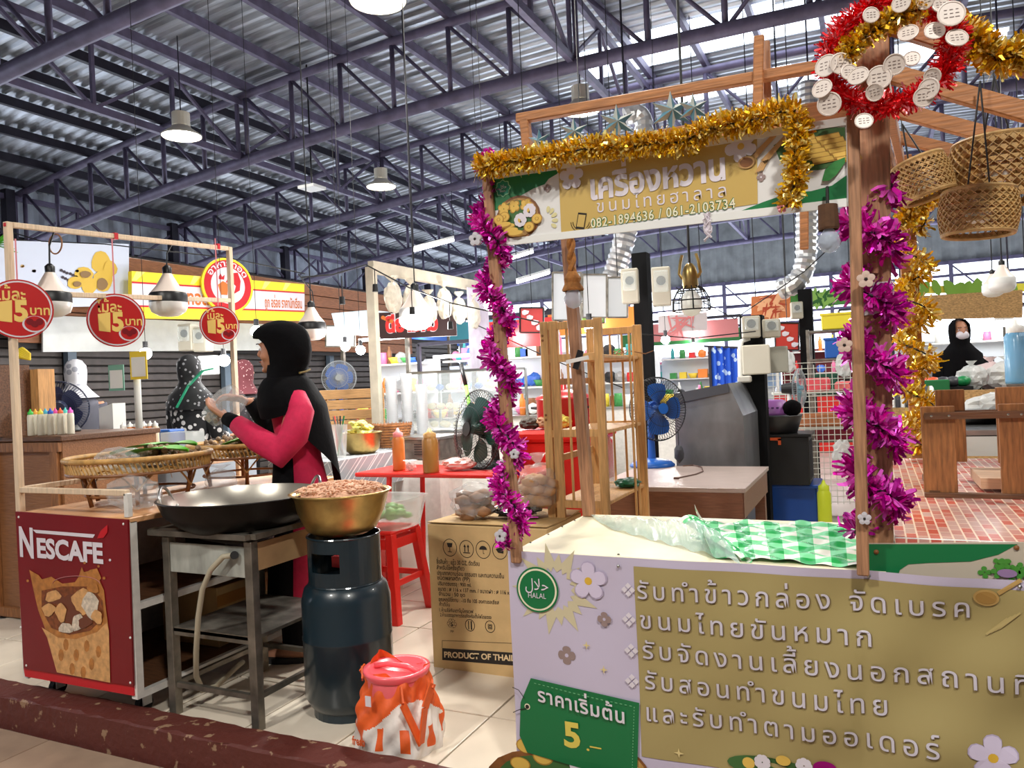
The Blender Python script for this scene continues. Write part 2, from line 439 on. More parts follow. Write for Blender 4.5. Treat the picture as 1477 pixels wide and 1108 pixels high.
# ---- high-bay lamps
def highbay(p, lab, e=55):
    t = thing('high_bay_lamp', lab, 'lamp', p, 0, 'high bay lamps under the roof')
    b = B(); b.lathe([(.0, .12), (.11, .12), (.11, .3), (.0, .3)], n=16); b.done('housing', mat('lamp_housing', (214, 208, 190), .5), t, smooth=False)
    b = B(); b.lathe([(.24, 0), (.25, .015), (.13, .1), (.11, .13)], n=24); b.done('reflector', mat('lamp_reflector', (196, 190, 176), .4), t, smooth=True)
    b = B(); b.lathe([(0, .012), (.235, .012)], n=24); b.done('diffuser', lit, t)
    b = B(); b.cyl((0, 0, .3), (0, 0, roofz(p[0]) + .1 - p[2]), .008, n=5); b.done('hanger', dark_steel, t)
    lamp('high_bay_light', 'AREA', (p[0], p[1], p[2] - .01), e, (1, .97, .9), .4)
    return t
for px, py, lab in ((262, 197, 'lit round high bay lamp hanging at the left of the roof'), (545, 2, 'large lit high bay lamp cut by the top edge of the photo'),
                    (550, 270, 'small lit high bay lamp in the middle of the roof, left of the sign'), (838, 160, 'lit high bay lamp half hidden behind the timber rail above the sign')):
    highbay(PZ(px, py, 4.55), lab)
for p, lab in (((-1.3, 4.3, 4.55), 0), ((1.2, -.6, 4.55), 0), ((-2.6, -1.6, 4.55), 0), ((3, 6, 4.55), 0), ((3.2, 10, 4.55), 0)):
    highbay(p, 'extra unseen high bay lamp over the %s' % {4.3: 'floor behind the carton', -.6: 'aisle', -1.6: 'aisle left part', 6: 'right stalls', 10: 'far right stalls'}[p[1]], 130 if p[1] < 0 else 85)  # out of view; aisle pair added behind the camera to brighten stall fronts
# fluorescent tubes
for k, (a, c) in enumerate((((597, 361), (654, 346)), ((729, 375), (768, 363)), ((746, 407), (792, 393)), ((843, 338), (880, 330)))):
    F = 13.5
    p, q = PF(*a, F), PF(*c, F + .4)
    lab = ['white fluorescent tube below the roof left of the purple garland', 'short fluorescent tube just right of the purple garland', 'lowest fluorescent tube right of the purple garland', 'fluorescent tube right below the yellow sign'][k]
    t = thing('fluorescent_lamp', lab, 'lamp', p, 0, 'fluorescent tubes under the roof')
    b = B(); b.bar(Vector((0, 0, .05)), q - p + Vector((0, 0, .05)), .07, .04); b.done('fitting', plastic_white, t)
    b = B(); b.cyl((0, 0, 0), q - p, .03, n=8); b.done('tube', tube_lit, t)
    b = B(); b.cyl((0, 0, .06), (0, 0, roofz(p.x) + .1 - p.z), .008, n=5); b.done('hanger', dark_steel, t); b = B(); b.cyl(q - p + Vector((0, 0, .06)), q - p + Vector((0, 0, roofz(q.x) + .1 - q.z)), .008, n=5); b.done('hanger', dark_steel, t)
# unlit square panel lamp
p = PF(450, 271, 11); t = thing('panel_lamp', 'small flat square panel lamp hanging on a rod beside the middle high bay lamp', 'lamp', p)
b = B(); b.box((0, 0, 0), (.28, .28, .04)); b.done('panel', plastic_white, t)
b = B(); b.cyl((0, 0, 0), (0, 0, roofz(p.x) + .1 - p.z), .012, n=6); b.done('rod', black_plastic, t)
# silver ducts
def duct(pts, r, lab, band=.035):
    b = B(); P = [Vector(p) for p in pts]; out, rr = [], []
    for a, c in zip(P, P[1:]):
        m = max(2, int((c - a).length / band))
        for i in range(m): out.append(a.lerp(c, i / m)); rr.append(r * (1.06 if i % 2 else .94))
    out.append(P[-1]); rr.append(r); b.tube(out, rr, 14)
    d_ = b.done('ventilation_duct', mat('duct_foil', (206, 206, 206), .3, .75, .15, 8), label=lab, cat='duct', loc=tuple(out[0]), smooth=False)
    b = B(); b.cyl((0, 0, 0), (0, 0, roofz(out[0].x) + .1 - out[0].z), .01, n=5); b.done('hanger', dark_steel, d_)
    return d_
duct([PF(1166, 120, 8.5), PF(1164, 300, 8.5), PF(1163, 372, 8.5), PF(1158, 395, 8.5), PF(1146, 410, 8.5), PF(1125, 418, 8.6)], .115, 'long silver flexible duct bending at its bottom, right of the sign')
duct([PF(908, 310, 9), PF(897, 360, 9), PF(884, 402, 9)], .13, 'short slanting silver duct below the sign')
duct([PF(902, 168, 7.5), PF(918, 162, 7.5), PF(928, 172, 7.5), PF(931, 230, 7.5)], .09, 'pale elbow duct behind the blue stars')
# ================================================================== SWEETS STALL (foreground right)
CY0, CX0, CX1, CYB, CTZ = 2.07, -1.0, 1.25, 2.71, .70
c = thing('stall_counter', 'white boarded stall counter carrying the lavender and olive banner', 'counter', (CX0, CY0, 0))
b = B(); b.box((.505, .33, .69), (1.01, .64, .02), bev=.003); b.done('top_board', cream, c)
b = B(); b.box((.505, .018, .34), (1.0, .014, .66)); b.done('front_panel', white_paint, c)
b = B(); b.box((.012, .33, .34), (.016, .62, .66)); b.done('side_panel', white_paint, c)
b = B(); b.box((.998, .33, .34), (.014, .61, .66)); b.done('side_panel', white_paint, c)
for x in (.045, .965):
    for y in (.055, .6):
        b = B(); b.box((x, y, .33), (.04, .04, .7)); b.done('leg', post_wood, c)
for (px, py) in ((745, 793), (765, 783), (791, 771), (811, 760), (829, 751), (892, 800)):
    q = PZ(px, py, .702); b = B(); b.lathe([(0, .003), (.004, .001), (.004, 0)], c=q - Vector((CX0, CY0, 0)), n=8); b.done('nail', black_ink, c)
# ---- banner
def warp(x, z):            # x, z local to banner origin (top-left, front)
    d = .0045 * math.sin(9 * x + 11 * z + 1.2 * math.sin(3 * x)) + .003 * math.sin(21 * x - 16 * z) * (.3 + x) + .004 * math.exp(-((x - .97 - .05 * z) / .02) ** 2)
    d += .003 * math.sin(4 * x + 30 * z) * max(0, x - .4)
    return 1.4 * d * (.35 + .8 * min(1, max(0, x - .1)))
BN = thing('stall_banner', 'lavender and olive vinyl banner with white Thai price list on the counter front', 'banner', (CX0 - .005, CY0 - .016, .705))
def bp(px, py, y=0.):      # picture point on the banner -> local
    q = PY(px, py, CY0 - .016) - Vector((CX0 - .005, CY0 - .016, .705)); return Vector((q.x, y, q.z))
def wq(p): return (p[0], p[1] + warp(p[0], p[2]), p[2])
def flat(b, pts): b.poly([wq(p) for p in pts])
b = B()
b.grid(lambda u, v: (2.26 * u, warp(2.26 * u, -.69 * v), -.69 * v), 180, 60)
vinyl = b.done('vinyl_sheet', white_vinyl, BN, smooth=True, fixn=False)
b = B(); x0, x1, z0, z1 = .385, 2.24, -.545, -.022
b.grid(lambda u, v: (x0 + (x1 - x0) * u, -.002 + warp(x0 + (x1 - x0) * u, z0 + (z1 - z0) * v), z0 + (z1 - z0) * v), 140, 44)
b.done('olive_panel', olive, BN, smooth=True, fixn=False)
# pale lotus and flowers behind the halal roundel
pale_gold = mat('pale_gold', (206, 194, 160), .45)
b = B(); o_ = bp(800, 850)
for k in range(18):
    a = 2 * pi * k / 18; d = Vector((math.cos(a), 0, math.sin(a))); e = Vector((-d.z, 0, d.x)); r0, r1 = .05, .135 if k % 2 else .105
    pts = [Vector(o_) + d * r0, Vector(o_) + d * (r0 + .3 * (r1 - r0)) + e * .017, Vector(o_) + d * r1, Vector(o_) + d * (r0 + .3 * (r1 - r0)) - e * .017]
    flat(b, [(p.x, -.0015, p.z) for p in pts if True])
b.done('lotus_print', pale_gold, BN, fixn=False)
def flower(px, py, r, parent=BN, y=-.004, mm=None, cc=None, a0=.3, fn=bp, name='flower_print', wd=.46):
    q = fn(px, py); b = B(); petals(b, q.x, q.z, r, y, 5, wd, a0, mm or letter, cc or mat('flower_yellow', (222, 178, 60), .5))
    for v in b.bm.verts: v.co.y += warp(v.co.x, v.co.z) if parent is BN else 0
    return b.done(name, None, parent, fixn=False)
lav = mat('lavender_petal', (214, 202, 226), .45); lavd = mat('lavender_petal_edge', (186, 172, 200), .45)
flower(849, 838, .056, mm=lavd); flower(849, 838, .052, mm=lav, y=-.005)
flower(1432, 1092, .052, mm=lavd); flower(1432, 1092, .049, mm=lav, y=-.005)
# brown four-petal motifs, gold sparkles
motif = mat('motif_brown', (150, 128, 124), .5)
for px, py, r in ((818, 945, .026), (872, 893, .02)):
    b = B(); q = bp(px, py); petals(b, q.x, q.z, r, -.003, 4, .6, pi / 2, motif, white_vinyl); b.done('motif_print', None, BN, fixn=False)
def spark(b, q, r, y):
    b.poly([(q.x + (r if i % 2 == 0 else r * .3) * math.cos(i * pi / 4), y, q.z + (r if i % 2 == 0 else r * .3) * math.sin(i * pi / 4)) for i in range(8)])
for px, py, r in ((847, 930, .012), (872, 965, .012), (980, 1085, .014)):
    b = B(); spark(b, bp(px, py), r, -.007); b.done('sparkle_print', mat('sparkle', (220, 200, 140), .5), BN, fixn=False)
# bullets
for px, py in ((907, 850), (908, 893), (911, 938), (912, 982)):
    b = B(); q = bp(px, py)
    for dx, dz in ((.011, 0), (-.011, 0), (0, .011), (0, -.011)):
        flat(b, [(q.x + dx + .009, -.006, q.z + dz), (q.x + dx, -.006, q.z + dz + .009), (q.x + dx - .009, -.006, q.z + dz), (q.x + dx, -.006, q.z + dz - .009)])
    b.done('bullet', letter, BN, fixn=False)
wl = lambda x, z: warp(x, z)
for s, (ax, ay), (ex, ey), h in (("รับทำข้าวกล่อง จัดเบรค", (921, 862), (1399, 892), .066), ("ขนมไทยขันหมาก", (925, 905), (1257, 932), .066),
                          ("รับจัดงานเลี้ยงนอกสถานที่", (928, 949), (1487, 1002), .066), ("รับสอนทำขนมไทย", (931, 993), (1280, 1031), .066), ("และรับทำตามออเดอร์", (934, 1038), (1355, 1090), .066)):
    p, q = bp(ax, ay), bp(ex, ey); w = q.x - p.x
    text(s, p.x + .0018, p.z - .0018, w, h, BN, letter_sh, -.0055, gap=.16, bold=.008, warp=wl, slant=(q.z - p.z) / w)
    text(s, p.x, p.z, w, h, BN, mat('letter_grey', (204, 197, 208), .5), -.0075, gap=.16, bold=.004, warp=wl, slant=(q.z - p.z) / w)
# halal roundel
b = B(); q = bp(776, 850); hr = .066
for r, mm, y in ((hr, green, -.005), (hr * .92, cream, -.0056), (hr * .84, green, -.0062)):
    b.m(mm); b.poly([wq(v) for v in circ(q.x, q.z, r, y, 36)])
b.done('halal_roundel', None, BN, fixn=False)
text("\uFEDD\uFEFC\uFEA3", q.x - .036, q.z + .0, .072, .046, BN, letter, -.0085, warp=wl)
text("HALAL", q.x - .028, q.z - .024, .056, .022, BN, letter, -.0085, warp=wl)
# price tag
b = B(); tp = [(767, 977), (923, 1013), (921, 1108), (925, 1130), (762, 1084), (751, 1060), (752, 1012)]
b.poly([wq(bp(*p, -.008)) for p in tp]); b.done('price_tag_print', green, BN, fixn=False)
b = B(); st_ = [Vector(bp(*p, -.0095)) for p in ((772, 984), (916, 1018), (914, 1112))]
for a, c_ in zip(st_, st_[1:]):
    n_ = 22
    for i in range(n_):
        u = a.lerp(c_, i / n_); v = a.lerp(c_, (i + .5) / n_); d = (v - u).normalized() * .0; e = Vector((-(v - u).z, 0, (v - u).x)).normalized() * .0011
        b.poly([wq(u - e), wq(v - e), wq(v + e), wq(u + e)])
b.done('stitch_print', mat('stitch', (110, 180, 130), .5), BN, kind='stuff', fixn=False)
p, q = bp(778, 1009), bp(903, 1041)
text("ราคาเริ่มต้น", p.x, p.z, q.x - p.x, .055, BN, letter, -.0125, gap=.05, bold=.02, warp=wl, slant=(q.z - p.z) / (q.x - p.x))
p = bp(816, 1073); text("5", p.x, p.z, .05, .1, BN, mat('price_yellow', (226, 206, 92), .5), -.0125, bold=.035, warp=wl)
p = bp(848, 1080); text(".–", p.x, p.z, .045, .05, BN, mat('price_yellow', (0, 0, 0)), -.0125, bold=.01, warp=wl)
b = B(); q = bp(762, 1018, -.0095); b.m(cream).poly([wq(v) for v in circ(q.x, q.z, .009, -.0095, 14)]); b.m(black_ink).poly([wq(v) for v in circ(q.x, q.z, .006, -.0105, 12)])
b.tube([wq(bp(x, y, -.011)) for x, y in ((762, 1020), (751, 1022), (742, 1026))], .0012, 4); b.tube([wq(bp(x, y, -.011)) for x, y in ((758, 1006), (750, 994), (741, 990))], .0012, 4)
b.done('tag_string_print', None, BN, fixn=False)
# printed bamboo trays, sweets and flowers along the bottom
swy = mat('sweet_yellow', (222, 182, 84), .5); swd = mat('sweet_dark', (176, 130, 50), .5); swg = mat('print_leaf', (62, 104, 52), .5)
def prints(name, items, parent, fn, y0):
    b = B()
    for i, (mm, kind, px, py, r, rz) in enumerate(items):
        q = fn(px, py); b.m(mm); yy = y0 - .0004 * i
        if kind == 'c': pts = circ(q.x, q.z, r, yy, 20, rz)
        elif kind == 'f':
            petals(b, q.x, q.z, r, yy, int(rz), .5, .2 * i); continue
        if parent is BN: pts = [wq(v) for v in pts]
        b.poly(pts)
    return b.done(name, None, parent, fixn=False)
prints('food_print', [(rattan_dark, 'c', 800, 1140, .22, .115), (swg, 'c', 806, 1140, .2, .1), (swd, 'c', 760, 1075, .033, .022), (swy, 'c', 760, 1075, .029, .02), (swd, 'c', 784, 1090, .033, .026), (swy, 'c', 784, 1090, .029, .022),
                      (swd, 'c', 752, 1100, .033, .02), (swy, 'c', 752, 1100, .029, .018), (swy, 'c', 812, 1082, .02, .018), (letter, 'f', 838, 1100, .034, 10), (swy, 'c', 838, 1100, .013, .013), (letter, 'f', 872, 1106, .032, 10), (swy, 'c', 872, 1106, .013, .013)], BN, bp, -.0045)
prints('basket_print', [(rattan_dark, 'c', 905, 1120, .07, .075), (rattan, 'c', 905, 1120, .062, .068), (cream, 'c', 905, 1122, .05, .055)], BN, bp, -.0035)
prints('leaf_print', [(swg, 'c', 1112, 1108, .11, .028), (swy, 'c', 1080, 1100, .016, .014), (letter, 'f', 1100, 1098, .02, 8), (swy, 'c', 1130, 1096, .018, .013), (letter, 'f', 1160, 1103, .02, 8), (magentab, 'c', 1190, 1108, .028, .018)], BN, bp, -.006)
# faint spoon and fork at the right
spn = mat('spoon_print', (186, 150, 88), .5)
b = B(); b.m(spn); q = bp(1422, 862); b.poly([wq(v) for v in circ(q.x, q.z, .026, -.005, 20, .02)])
b.poly([wq(bp(*p, -.005)) for p in ((1437, 853), (1470, 833), (1474, 838), (1441, 858))]); b.m(mat('spoon_bowl', (168, 128, 66), .5)).poly([wq(v) for v in circ(q.x, q.z, .021, -.0058, 20, .015)])
b.done('spoon_print', None, BN, fixn=False)
b = B()
for i in range(4): b.poly([wq(bp(1422 + i * 6 + dx, 915 - i * 3 + dy, -.005)) for dx, dy in ((0, 0), (30, -24), (32, -22), (2, 3))])
b.done('fork_print', mat('fork_print', (184, 164, 108), .5), BN, fixn=False)
for px, py in ((743, 803), (893, 816), (1253, 832), (1470, 845)):
    b = B(); q = bp(px, py); b.lathe([(0, .004), (.004, .002), (.005, 0)], c=wq((q.x, -.006, q.z)), n=10, M=Matrix.Rotation(pi / 2, 3, 'X')); b.done('tack', steel, BN)

# ---- clear plastic sheet and green gingham plastic on the counter
ging = mat('gingham', (240, 240, 230), .22, 0, bump=.2, nscale=30)
_nt = ging.node_tree; _p = _nt.nodes['Principled BSDF']; _uv = _nt.nodes.new('ShaderNodeUVMap')
_sp = _nt.nodes.new('ShaderNodeSeparateXYZ'); _nt.links.new(_uv.outputs[0], _sp.inputs[0])
def _stripe(out):
    m1 = _nt.nodes.new('ShaderNodeMath'); m1.operation = 'PINGPONG'; m1.inputs[1].default_value = .052; _nt.links.new(out, m1.inputs[0])
    m2 = _nt.nodes.new('ShaderNodeMath'); m2.operation = 'GREATER_THAN'; m2.inputs[1].default_value = .026; _nt.links.new(m1.outputs[0], m2.inputs[0]); return m2
_a, _b = _stripe(_sp.outputs[0]), _stripe(_sp.outputs[1]); _s = _nt.nodes.new('ShaderNodeMath'); _s.operation = 'ADD'; _nt.links.new(_a.outputs[0], _s.inputs[0]); _nt.links.new(_b.outputs[0], _s.inputs[1])
_d = _nt.nodes.new('ShaderNodeMath'); _d.operation = 'DIVIDE'; _d.inputs[1].default_value = 2; _nt.links.new(_s.outputs[0], _d.inputs[0])
_rp = _nt.nodes.new('ShaderNodeValToRGB'); _rp.color_ramp.interpolation = 'CONSTANT'; _rp.color_ramp.elements[0].color = L((240, 240, 226)); _rp.color_ramp.elements[1].color = L((14, 158, 70)); _rp.color_ramp.elements[1].position = .75
_e = _rp.color_ramp.elements.new(.3); _e.color = L((120, 214, 150)); _nt.links.new(_d.outputs[0], _rp.inputs[0]); _nt.links.new(_rp.outputs[0], _p.inputs['Base Color'])
def sheet(name, corners, fz, nu, nv, material, uvs, **kw):
    A_, B_, C_, D_ = [Vector(c) for c in corners]; b = B(); uvl = b.bm.loops.layers.uv.new('UVMap'); o = A_.copy()
    def f(u, v): p = A_.lerp(B_, u).lerp(D_.lerp(C_, u), v); return (p.x, p.y, p.z + fz(u, v, p))
    b.grid(f, nu, nv)
    for fc in b.bm.faces:
        for lp in fc.loops: i = lp.vert.index
    b.bm.verts.index_update()
    for fc in b.bm.faces:
        for lp in fc.loops:
            i = lp.vert.index; u, v = (i % (nu + 1)) / nu, (i // (nu + 1)) / nv; lp[uvl].uv = (u * uvs[0], v * uvs[1])
    return b.done(name, material, loc=tuple(o), smooth=True, **kw)
rip = lambda u, v, p: .0045 * math.sin(30 * p.x + 55 * p.y) + .003 * math.sin(80 * p.x - 30 * p.y) + .006
A1, A2, A3, A4 = PZ(1035, 806, .702), PZ(1243, 824, .702), PZ(1243, 775, .702), PZ(1000, 756, .702)
sheet('gingham_sheet', (A1 + Vector((-.03, 0, 0)), (.012, 2.09, .702), (.012, 2.69, .702), A4 + Vector((0, .03, 0))), lambda u, v, p: rip(u, v, p) + .05 * max(0, 1 - u / .06) ** 2, 90, 50, ging, (.62, .86),
      label='green and white gingham plastic sheet spread on the stall counter', cat='tablecloth')
b = B()
P = [PZ(850, 743, .706), PZ(1000, 752, .76), PZ(1013, 760, .745), PZ(1070, 812, .708), PZ(880, 762, .706)]
top = PZ(985, 752, .70) + Vector((0, 0, .06))
def cl(u, v):
    a = Vector(P[0]).lerp(P[1], u); c_ = Vector(P[4]).lerp(P[3], u); q = a.lerp(c_, v)
    q.z += .028 * math.sin(pi * v) * u + .004 * math.sin(40 * u + 9 * v) * (1 + u) * .7; return q
b.grid(cl, 50, 16); b.done('clear_sheet', mat('teal_clear_plastic', (188, 214, 204), .15, 0, .1, 20, bump=.5, alpha=.62), loc=tuple(P[0]), smooth=True, label='folded clear plastic sheet flap lying at the left end of the gingham sheet', cat='plastic sheet')
b = B(); uvl = b.bm.loops.layers.uv.new('UVMap'); E0, E1 = PZ(985, 757, .745), PZ(1066, 808, .706)
def roll(u, v):
    q = E0.lerp(E1, u); a = -1.1 + 4.2 * v; r = .03 * (1 - .7 * u) + .003 * math.sin(50 * u)
    return q + Vector((.035 * (1 - u * .6) * math.sin(a) + .02, r * math.cos(a) * .3, r * math.cos(a)))
b.grid(roll, 30, 14); b.bm.verts.index_update()
for fc in b.bm.faces:
    for lp in fc.loops: i = lp.vert.index; lp[uvl].uv = ((i % 31) / 30 * .45, (i // 31) / 14 * .14)
b.done('gingham_roll', ging, loc=tuple(E0), smooth=True, label='rolled back edge of green gingham plastic beside the clear flap', cat='plastic sheet')

# ---- posts
def post(name, pts, w, h, lab, material=post_wood, loc=None, cat='post'):
    b = B(); b.bar(pts[0], pts[1], w, h, bev=.003); return b.done(name, material, loc=loc or tuple(pts[0]), label=lab, cat=cat)
post('wooden_post', (PY(748, 812, 2.05) + Vector((-.006, .005, 0)), PY(703, 240, 2.05)), .03, .03, 'brown wooden post wound with purple tinsel at the counter left corner')
post('wooden_post', (PY(1265, 800, 2.14), PY(1258, 40, 2.14)), .075, .05, 'thick wooden post wound with purple tinsel right of the sign')
post('thin_batten', (PY(1245, 830, 2.04), PY(1230, 150, 2.04)), .028, .02, 'thin wooden batten fixed in front of the thick right post', cat='batten')
post('wooden_post', (PY(850, 744, 2.68) , PY(818, 340, 2.68)), .04, .04, 'slim wooden post standing at the rear left counter corner before the rack')
post('wooden_post', (PZ(1327, 662, .76), PY(1302, 225, 3.88)), .07, .07, 'orange wooden post wound with gold tinsel at the rear of the tiled table', rafter_wood)
# tape round the thick post
b = B(); q0, q1 = PY(1262, 452, 2.14), PY(1262, 412, 2.14)
for i in range(8): b.box(q0.lerp(q1, i / 7), (.082 + R.uniform(0, .004), .058, .0105)); 
b.done('tape_wrap', haze, loc=tuple(q0), label='wrinkled clear tape wound round the thick right post', cat='tape', kind='stuff')
# head beam behind garland, roof rail, rafters
def beam(p, q, w, h, lab, cat='beam', material=rafter_wood): return post('wooden_beam' if cat == 'beam' else 'rafter', (p, q), w, h, lab, material, cat=cat)
beam(PY(700, 247, 2.1), PY(1262, 150, 2.1), .03, .055, 'wooden head beam along the top of the sign')
beam(PY(746, 172, 2.3), PY(1205, 92, 2.3), .03, .03, 'thin upper timber rail above the head beam')
post('short_upright', (PY(762, 222, 2.3), PY(757, 172, 2.3)), .03, .03, 'short upright at the left end of the upper rail', rafter_wood, cat='upright')
post('short_upright', (PY(1093, 178, 2.28), PY(1095, 52, 2.28)), .028, .02, 'pale upright rising through the upper rail', rafter_wood, cat='upright')
post('short_upright', (PY(1107, 172, 2.34), PY(1104, 60, 2.34)), .025, .02, 'darker upright just right of the pale upright on the rail', post_wood, cat='upright')
for (a, c_, Y, w, lab) in (((1275, 30), (1500, 100), 2.12, .05, 'front rafter under the gold tinsel at top right'), ((1290, 108), (1500, 168), 2.5, .05, 'second rafter from the front, right of the wreath'),
                           ((1290, 158), (1500, 215), 3.0, .05, 'third rafter from the front'), ((1290, 197), (1500, 248), 3.5, .045, 'fourth rafter from the front'), ((1290, 236), (1500, 270), 3.9, .04, 'rearmost rafter just above the hanging basket lamp')):
    beam(PY(*a, Y), PY(*c_, Y), .03, w, lab, 'rafter')
    b = 0
beam(PY(1262, 62, 2.12), PY(1300, 235, 3.9), .03, .05, 'ridge timber running back from the wreath post')
post('diagonal_brace', (PY(1268, 190, 2.2), PY(1310, 330, 3.85)), .03, .045, 'diagonal wooden brace behind the thick post', plank_wood, cat='brace')
beam(PY(1160, 245, 3.0), PY(1160, 360, 3.0), .03, .02, 'short dangling batten end below the sign right half')
# ---- sign
SO = PY(708, 255, 2.05); SW = PY(1225, 178, 2.05).x - SO.x; SH = .198
SG = thing('shop_sign', 'long yellow and green sign board with white Thai letters below gold tinsel', 'sign', (SO.x, 2.05, SO.z))
SLT = (PY(1222, 175, 2.05).z - SO.z)
b = B()
b.prism([(0, 0, 0), (SW, 0, SLT), (SW, 0, SLT - SH), (0, 0, -SH)], (0, .012, 0)); b.done('board', letter, SG)
def sp(px, py, y=0.): q = PY(px, py, 2.05); return Vector((q.x - SO.x, y, q.z - SO.z))
frame = [sp(708, 255), sp(1222, 175), sp(1225, 292), sp(712, 352)]
for a, c_ in zip(frame, frame[1:] + frame[:1]):
    b = B(); b.bar(a + Vector((0, -.003, 0)), c_ + Vector((0, -.003, 0)), .006, .02); b.done('frame_strip', plastic_white, SG)
b = B(); b.m(mat('sign_white', (226, 224, 222), .35)).poly([sp(712, 259, -.001), sp(1218, 180, -.001), sp(1221, 288, -.001), sp(716, 348, -.001)])
b.m(green2).poly([sp(*p, -.0018) for p in ((711, 258), (806, 244), (804, 251), (792, 258), (786, 266), (770, 272), (752, 282), (740, 286), (728, 300), (714, 304))])
b.poly([sp(*p, -.0018) for p in ((1221, 289), (1221, 253), (1200, 268), (1170, 276), (1140, 278), (1100, 292), (1060, 308))])
b.m(mat('sign_gold', (200, 168, 92), .4)).poly([sp(*p, -.0024) for p in ((806, 244), (1092, 200), (1093, 294), (810, 336))])
b.done('print', None, SG, fixn=False)
ww = lambda a, c_: (c_.x - a.x)
for s, a, c_, h, g, bo, mm in (("เครื่องหวาน", (853, 288), (1047, 258), .095, .0, .035, letter), ("ขนมไทยฮาลาล", (862, 307), (1048, 284), .048, .18, 0, letter), ("082-1894636 / 061-2103734", (853, 329), (1061, 300), .036, .06, .012, cream)):
    p, q = sp(*a), sp(*c_)
    if mm is cream: text(s, p.x, p.z, ww(p, q), h, SG, green2, -.0034, gap=g, bold=.05, slant=(q.z - p.z) / ww(p, q))
    text(s, p.x, p.z, ww(p, q), h, SG, mm, -.0042, gap=g, bold=bo, slant=(q.z - p.z) / ww(p, q))
# badge, tray of sweets, flowers, spoon and fork, phone
b = B(); q = sp(726, 272); pts = []
for i in range(32):
    a = 2 * pi * i / 32; r = .024 * (1 + .1 * math.cos(8 * a)); pts.append((q.x + r * math.cos(a), -.003, q.z + r * math.sin(a)))
b.m(mat('badge_light', (150, 208, 160), .4)).poly(pts); b.m(mat('badge_teal', (30, 138, 104), .4)).poly([(q.x + (x - q.x) * .88, -.0036, q.z + (z - q.z) * .88) for x, _, z in pts])
b.done('halal_badge', None, SG, fixn=False)
text("\uFEDD\uFEFC\uFEA3", q.x - .012, q.z - .001, .024, .016, SG, letter, -.0045); text("HALAL", q.x - .009, q.z - .011, .018, .008, SG, letter, -.0045)
it = [(rattan_dark, 'c', 748, 314, .071, .064), (rattan, 'c', 748, 314, .064, .057), (swg, 'c', 746, 312, .052, .046)]
for px, py in ((742, 298), (760, 296), (728, 302)): it += [(swd, 'f', px, py, .02, 5), (swy, 'f', px, py, .017, 5)]
for px, py in ((765, 304), (752, 318)): it += [(letter, 'f', px, py, .02, 8), (swy, 'c', px, py, .008, .008)]
for px, py in ((776, 316), (765, 328), (730, 314), (722, 318)): it += [(swd, 'c', px, py, .017, .015), (swy, 'c', px, py, .014, .013), (swd, 'c', px, py, .006, .005), (swy, 'c', px, py, .004, .004)]
for px, py in ((735, 328), (740, 334), (730, 326), (747, 338)): it += [(swd, 'c', px, py, .024, .009), (swy, 'c', px, py - 1, .023, .007)]
prints('food_print', it, SG, sp, -.003)
def sflower(px, py, r, a0=.3): 
    b = B(); q = sp(px, py); petals(b, q.x, q.z, r, -.0052, 5, .48, a0, letter, swy); b.done('flower_print', None, SG, fixn=False)
sflower(825, 256, .036); sflower(1069, 212, .04, .8)
for px, py in ((790, 272), (1098, 256)):
    b = B(); q = sp(px, py); petals(b, q.x, q.z, .011, -.003, 4, .6, pi / 2, motif, letter); b.done('motif_print', None, SG, fixn=False)
b = B(); b.m(mat('pale_leaf', (214, 204, 150), .5))
for i in range(5):
    q = sp(790, 318); a = -.6 + i * .5; petals(b, q.x + .012 * math.cos(a), q.z + .02 * math.sin(a), .02, -.003, 1, .35, a)
b.done('leaf_print', None, SG, fixn=False)
b = B(); b.m(mat('wood_print', (196, 150, 92), .5)).poly([sp(*p, -.0056) for p in ((1085, 224), (1119, 190), (1123, 194), (1091, 230))]); q = sp(1077, 235); b.poly(circ(q.x, q.z, .021, -.0056, 18, .016)); b.m(rattan_dark).poly(circ(q.x, q.z, .016, -.0062, 18, .012))
b.done('spoon_print', None, SG, fixn=False)
b = B(); b.poly([sp(*p, -.0066) for p in ((1098, 232), (1132, 196), (1136, 200), (1104, 238))])
for i in range(4): b.poly([sp(1096 + i * 3 + dx, 246 - i * 1 + dy, -.0066) for dx, dy in ((-6, 3), (2, -12), (4, -12), (-4, 4))])
b.done('fork_print', mat('wood_print', (0, 0, 0)), SG, fixn=False)
b = B(); b.m(swg).poly([sp(*p, -.003) for p in ((1116, 210), (1125, 232), (1150, 246), (1180, 246), (1206, 238), (1219, 222), (1219, 184), (1180, 186), (1140, 196))])
for i in range(6):
    for j in range(2):
        b.m(swd).poly([sp(1140 + j * 36 + i * 6 + dx, 200 - j * 2 + i * 6 + dy, -.0036 - .0003 * (i + 6 * j)) for dx, dy in ((0, 0), (34, -7), (38, 2), (4, 9))])
        b.m(swy).poly([sp(1140 + j * 36 + i * 6 + dx, 200 - j * 2 + i * 6 + dy, -.0038 - .0003 * (i + 6 * j)) for dx, dy in ((1, 1), (34, -6), (36, 0), (3, 6))])
b.m(mat('print_leaf2', (40, 120, 50), .5)).poly([sp(*p, -.009) for p in ((1186, 262), (1190, 246), (1204, 234), (1219, 228), (1219, 236), (1206, 254), (1196, 262))])
b.done('food_print', None, SG, fixn=False)
b = B(); q = sp(839, 319); M_ = Matrix.Rotation(.22, 3, 'Y')
for w_, h_, mm, y in ((.026, .045, black_ink, -.004), (.021, .034, mat('sign_gold', (0, 0, 0)), -.0046)):
    b.m(mm).poly([Vector((q.x, y, q.z)) + M_ @ Vector((sx * w_ / 2, 0, sz * h_ / 2)) for sx, sz in ((-1, -1), (1, -1), (1, 1), (-1, 1))])
b.m(black_ink)
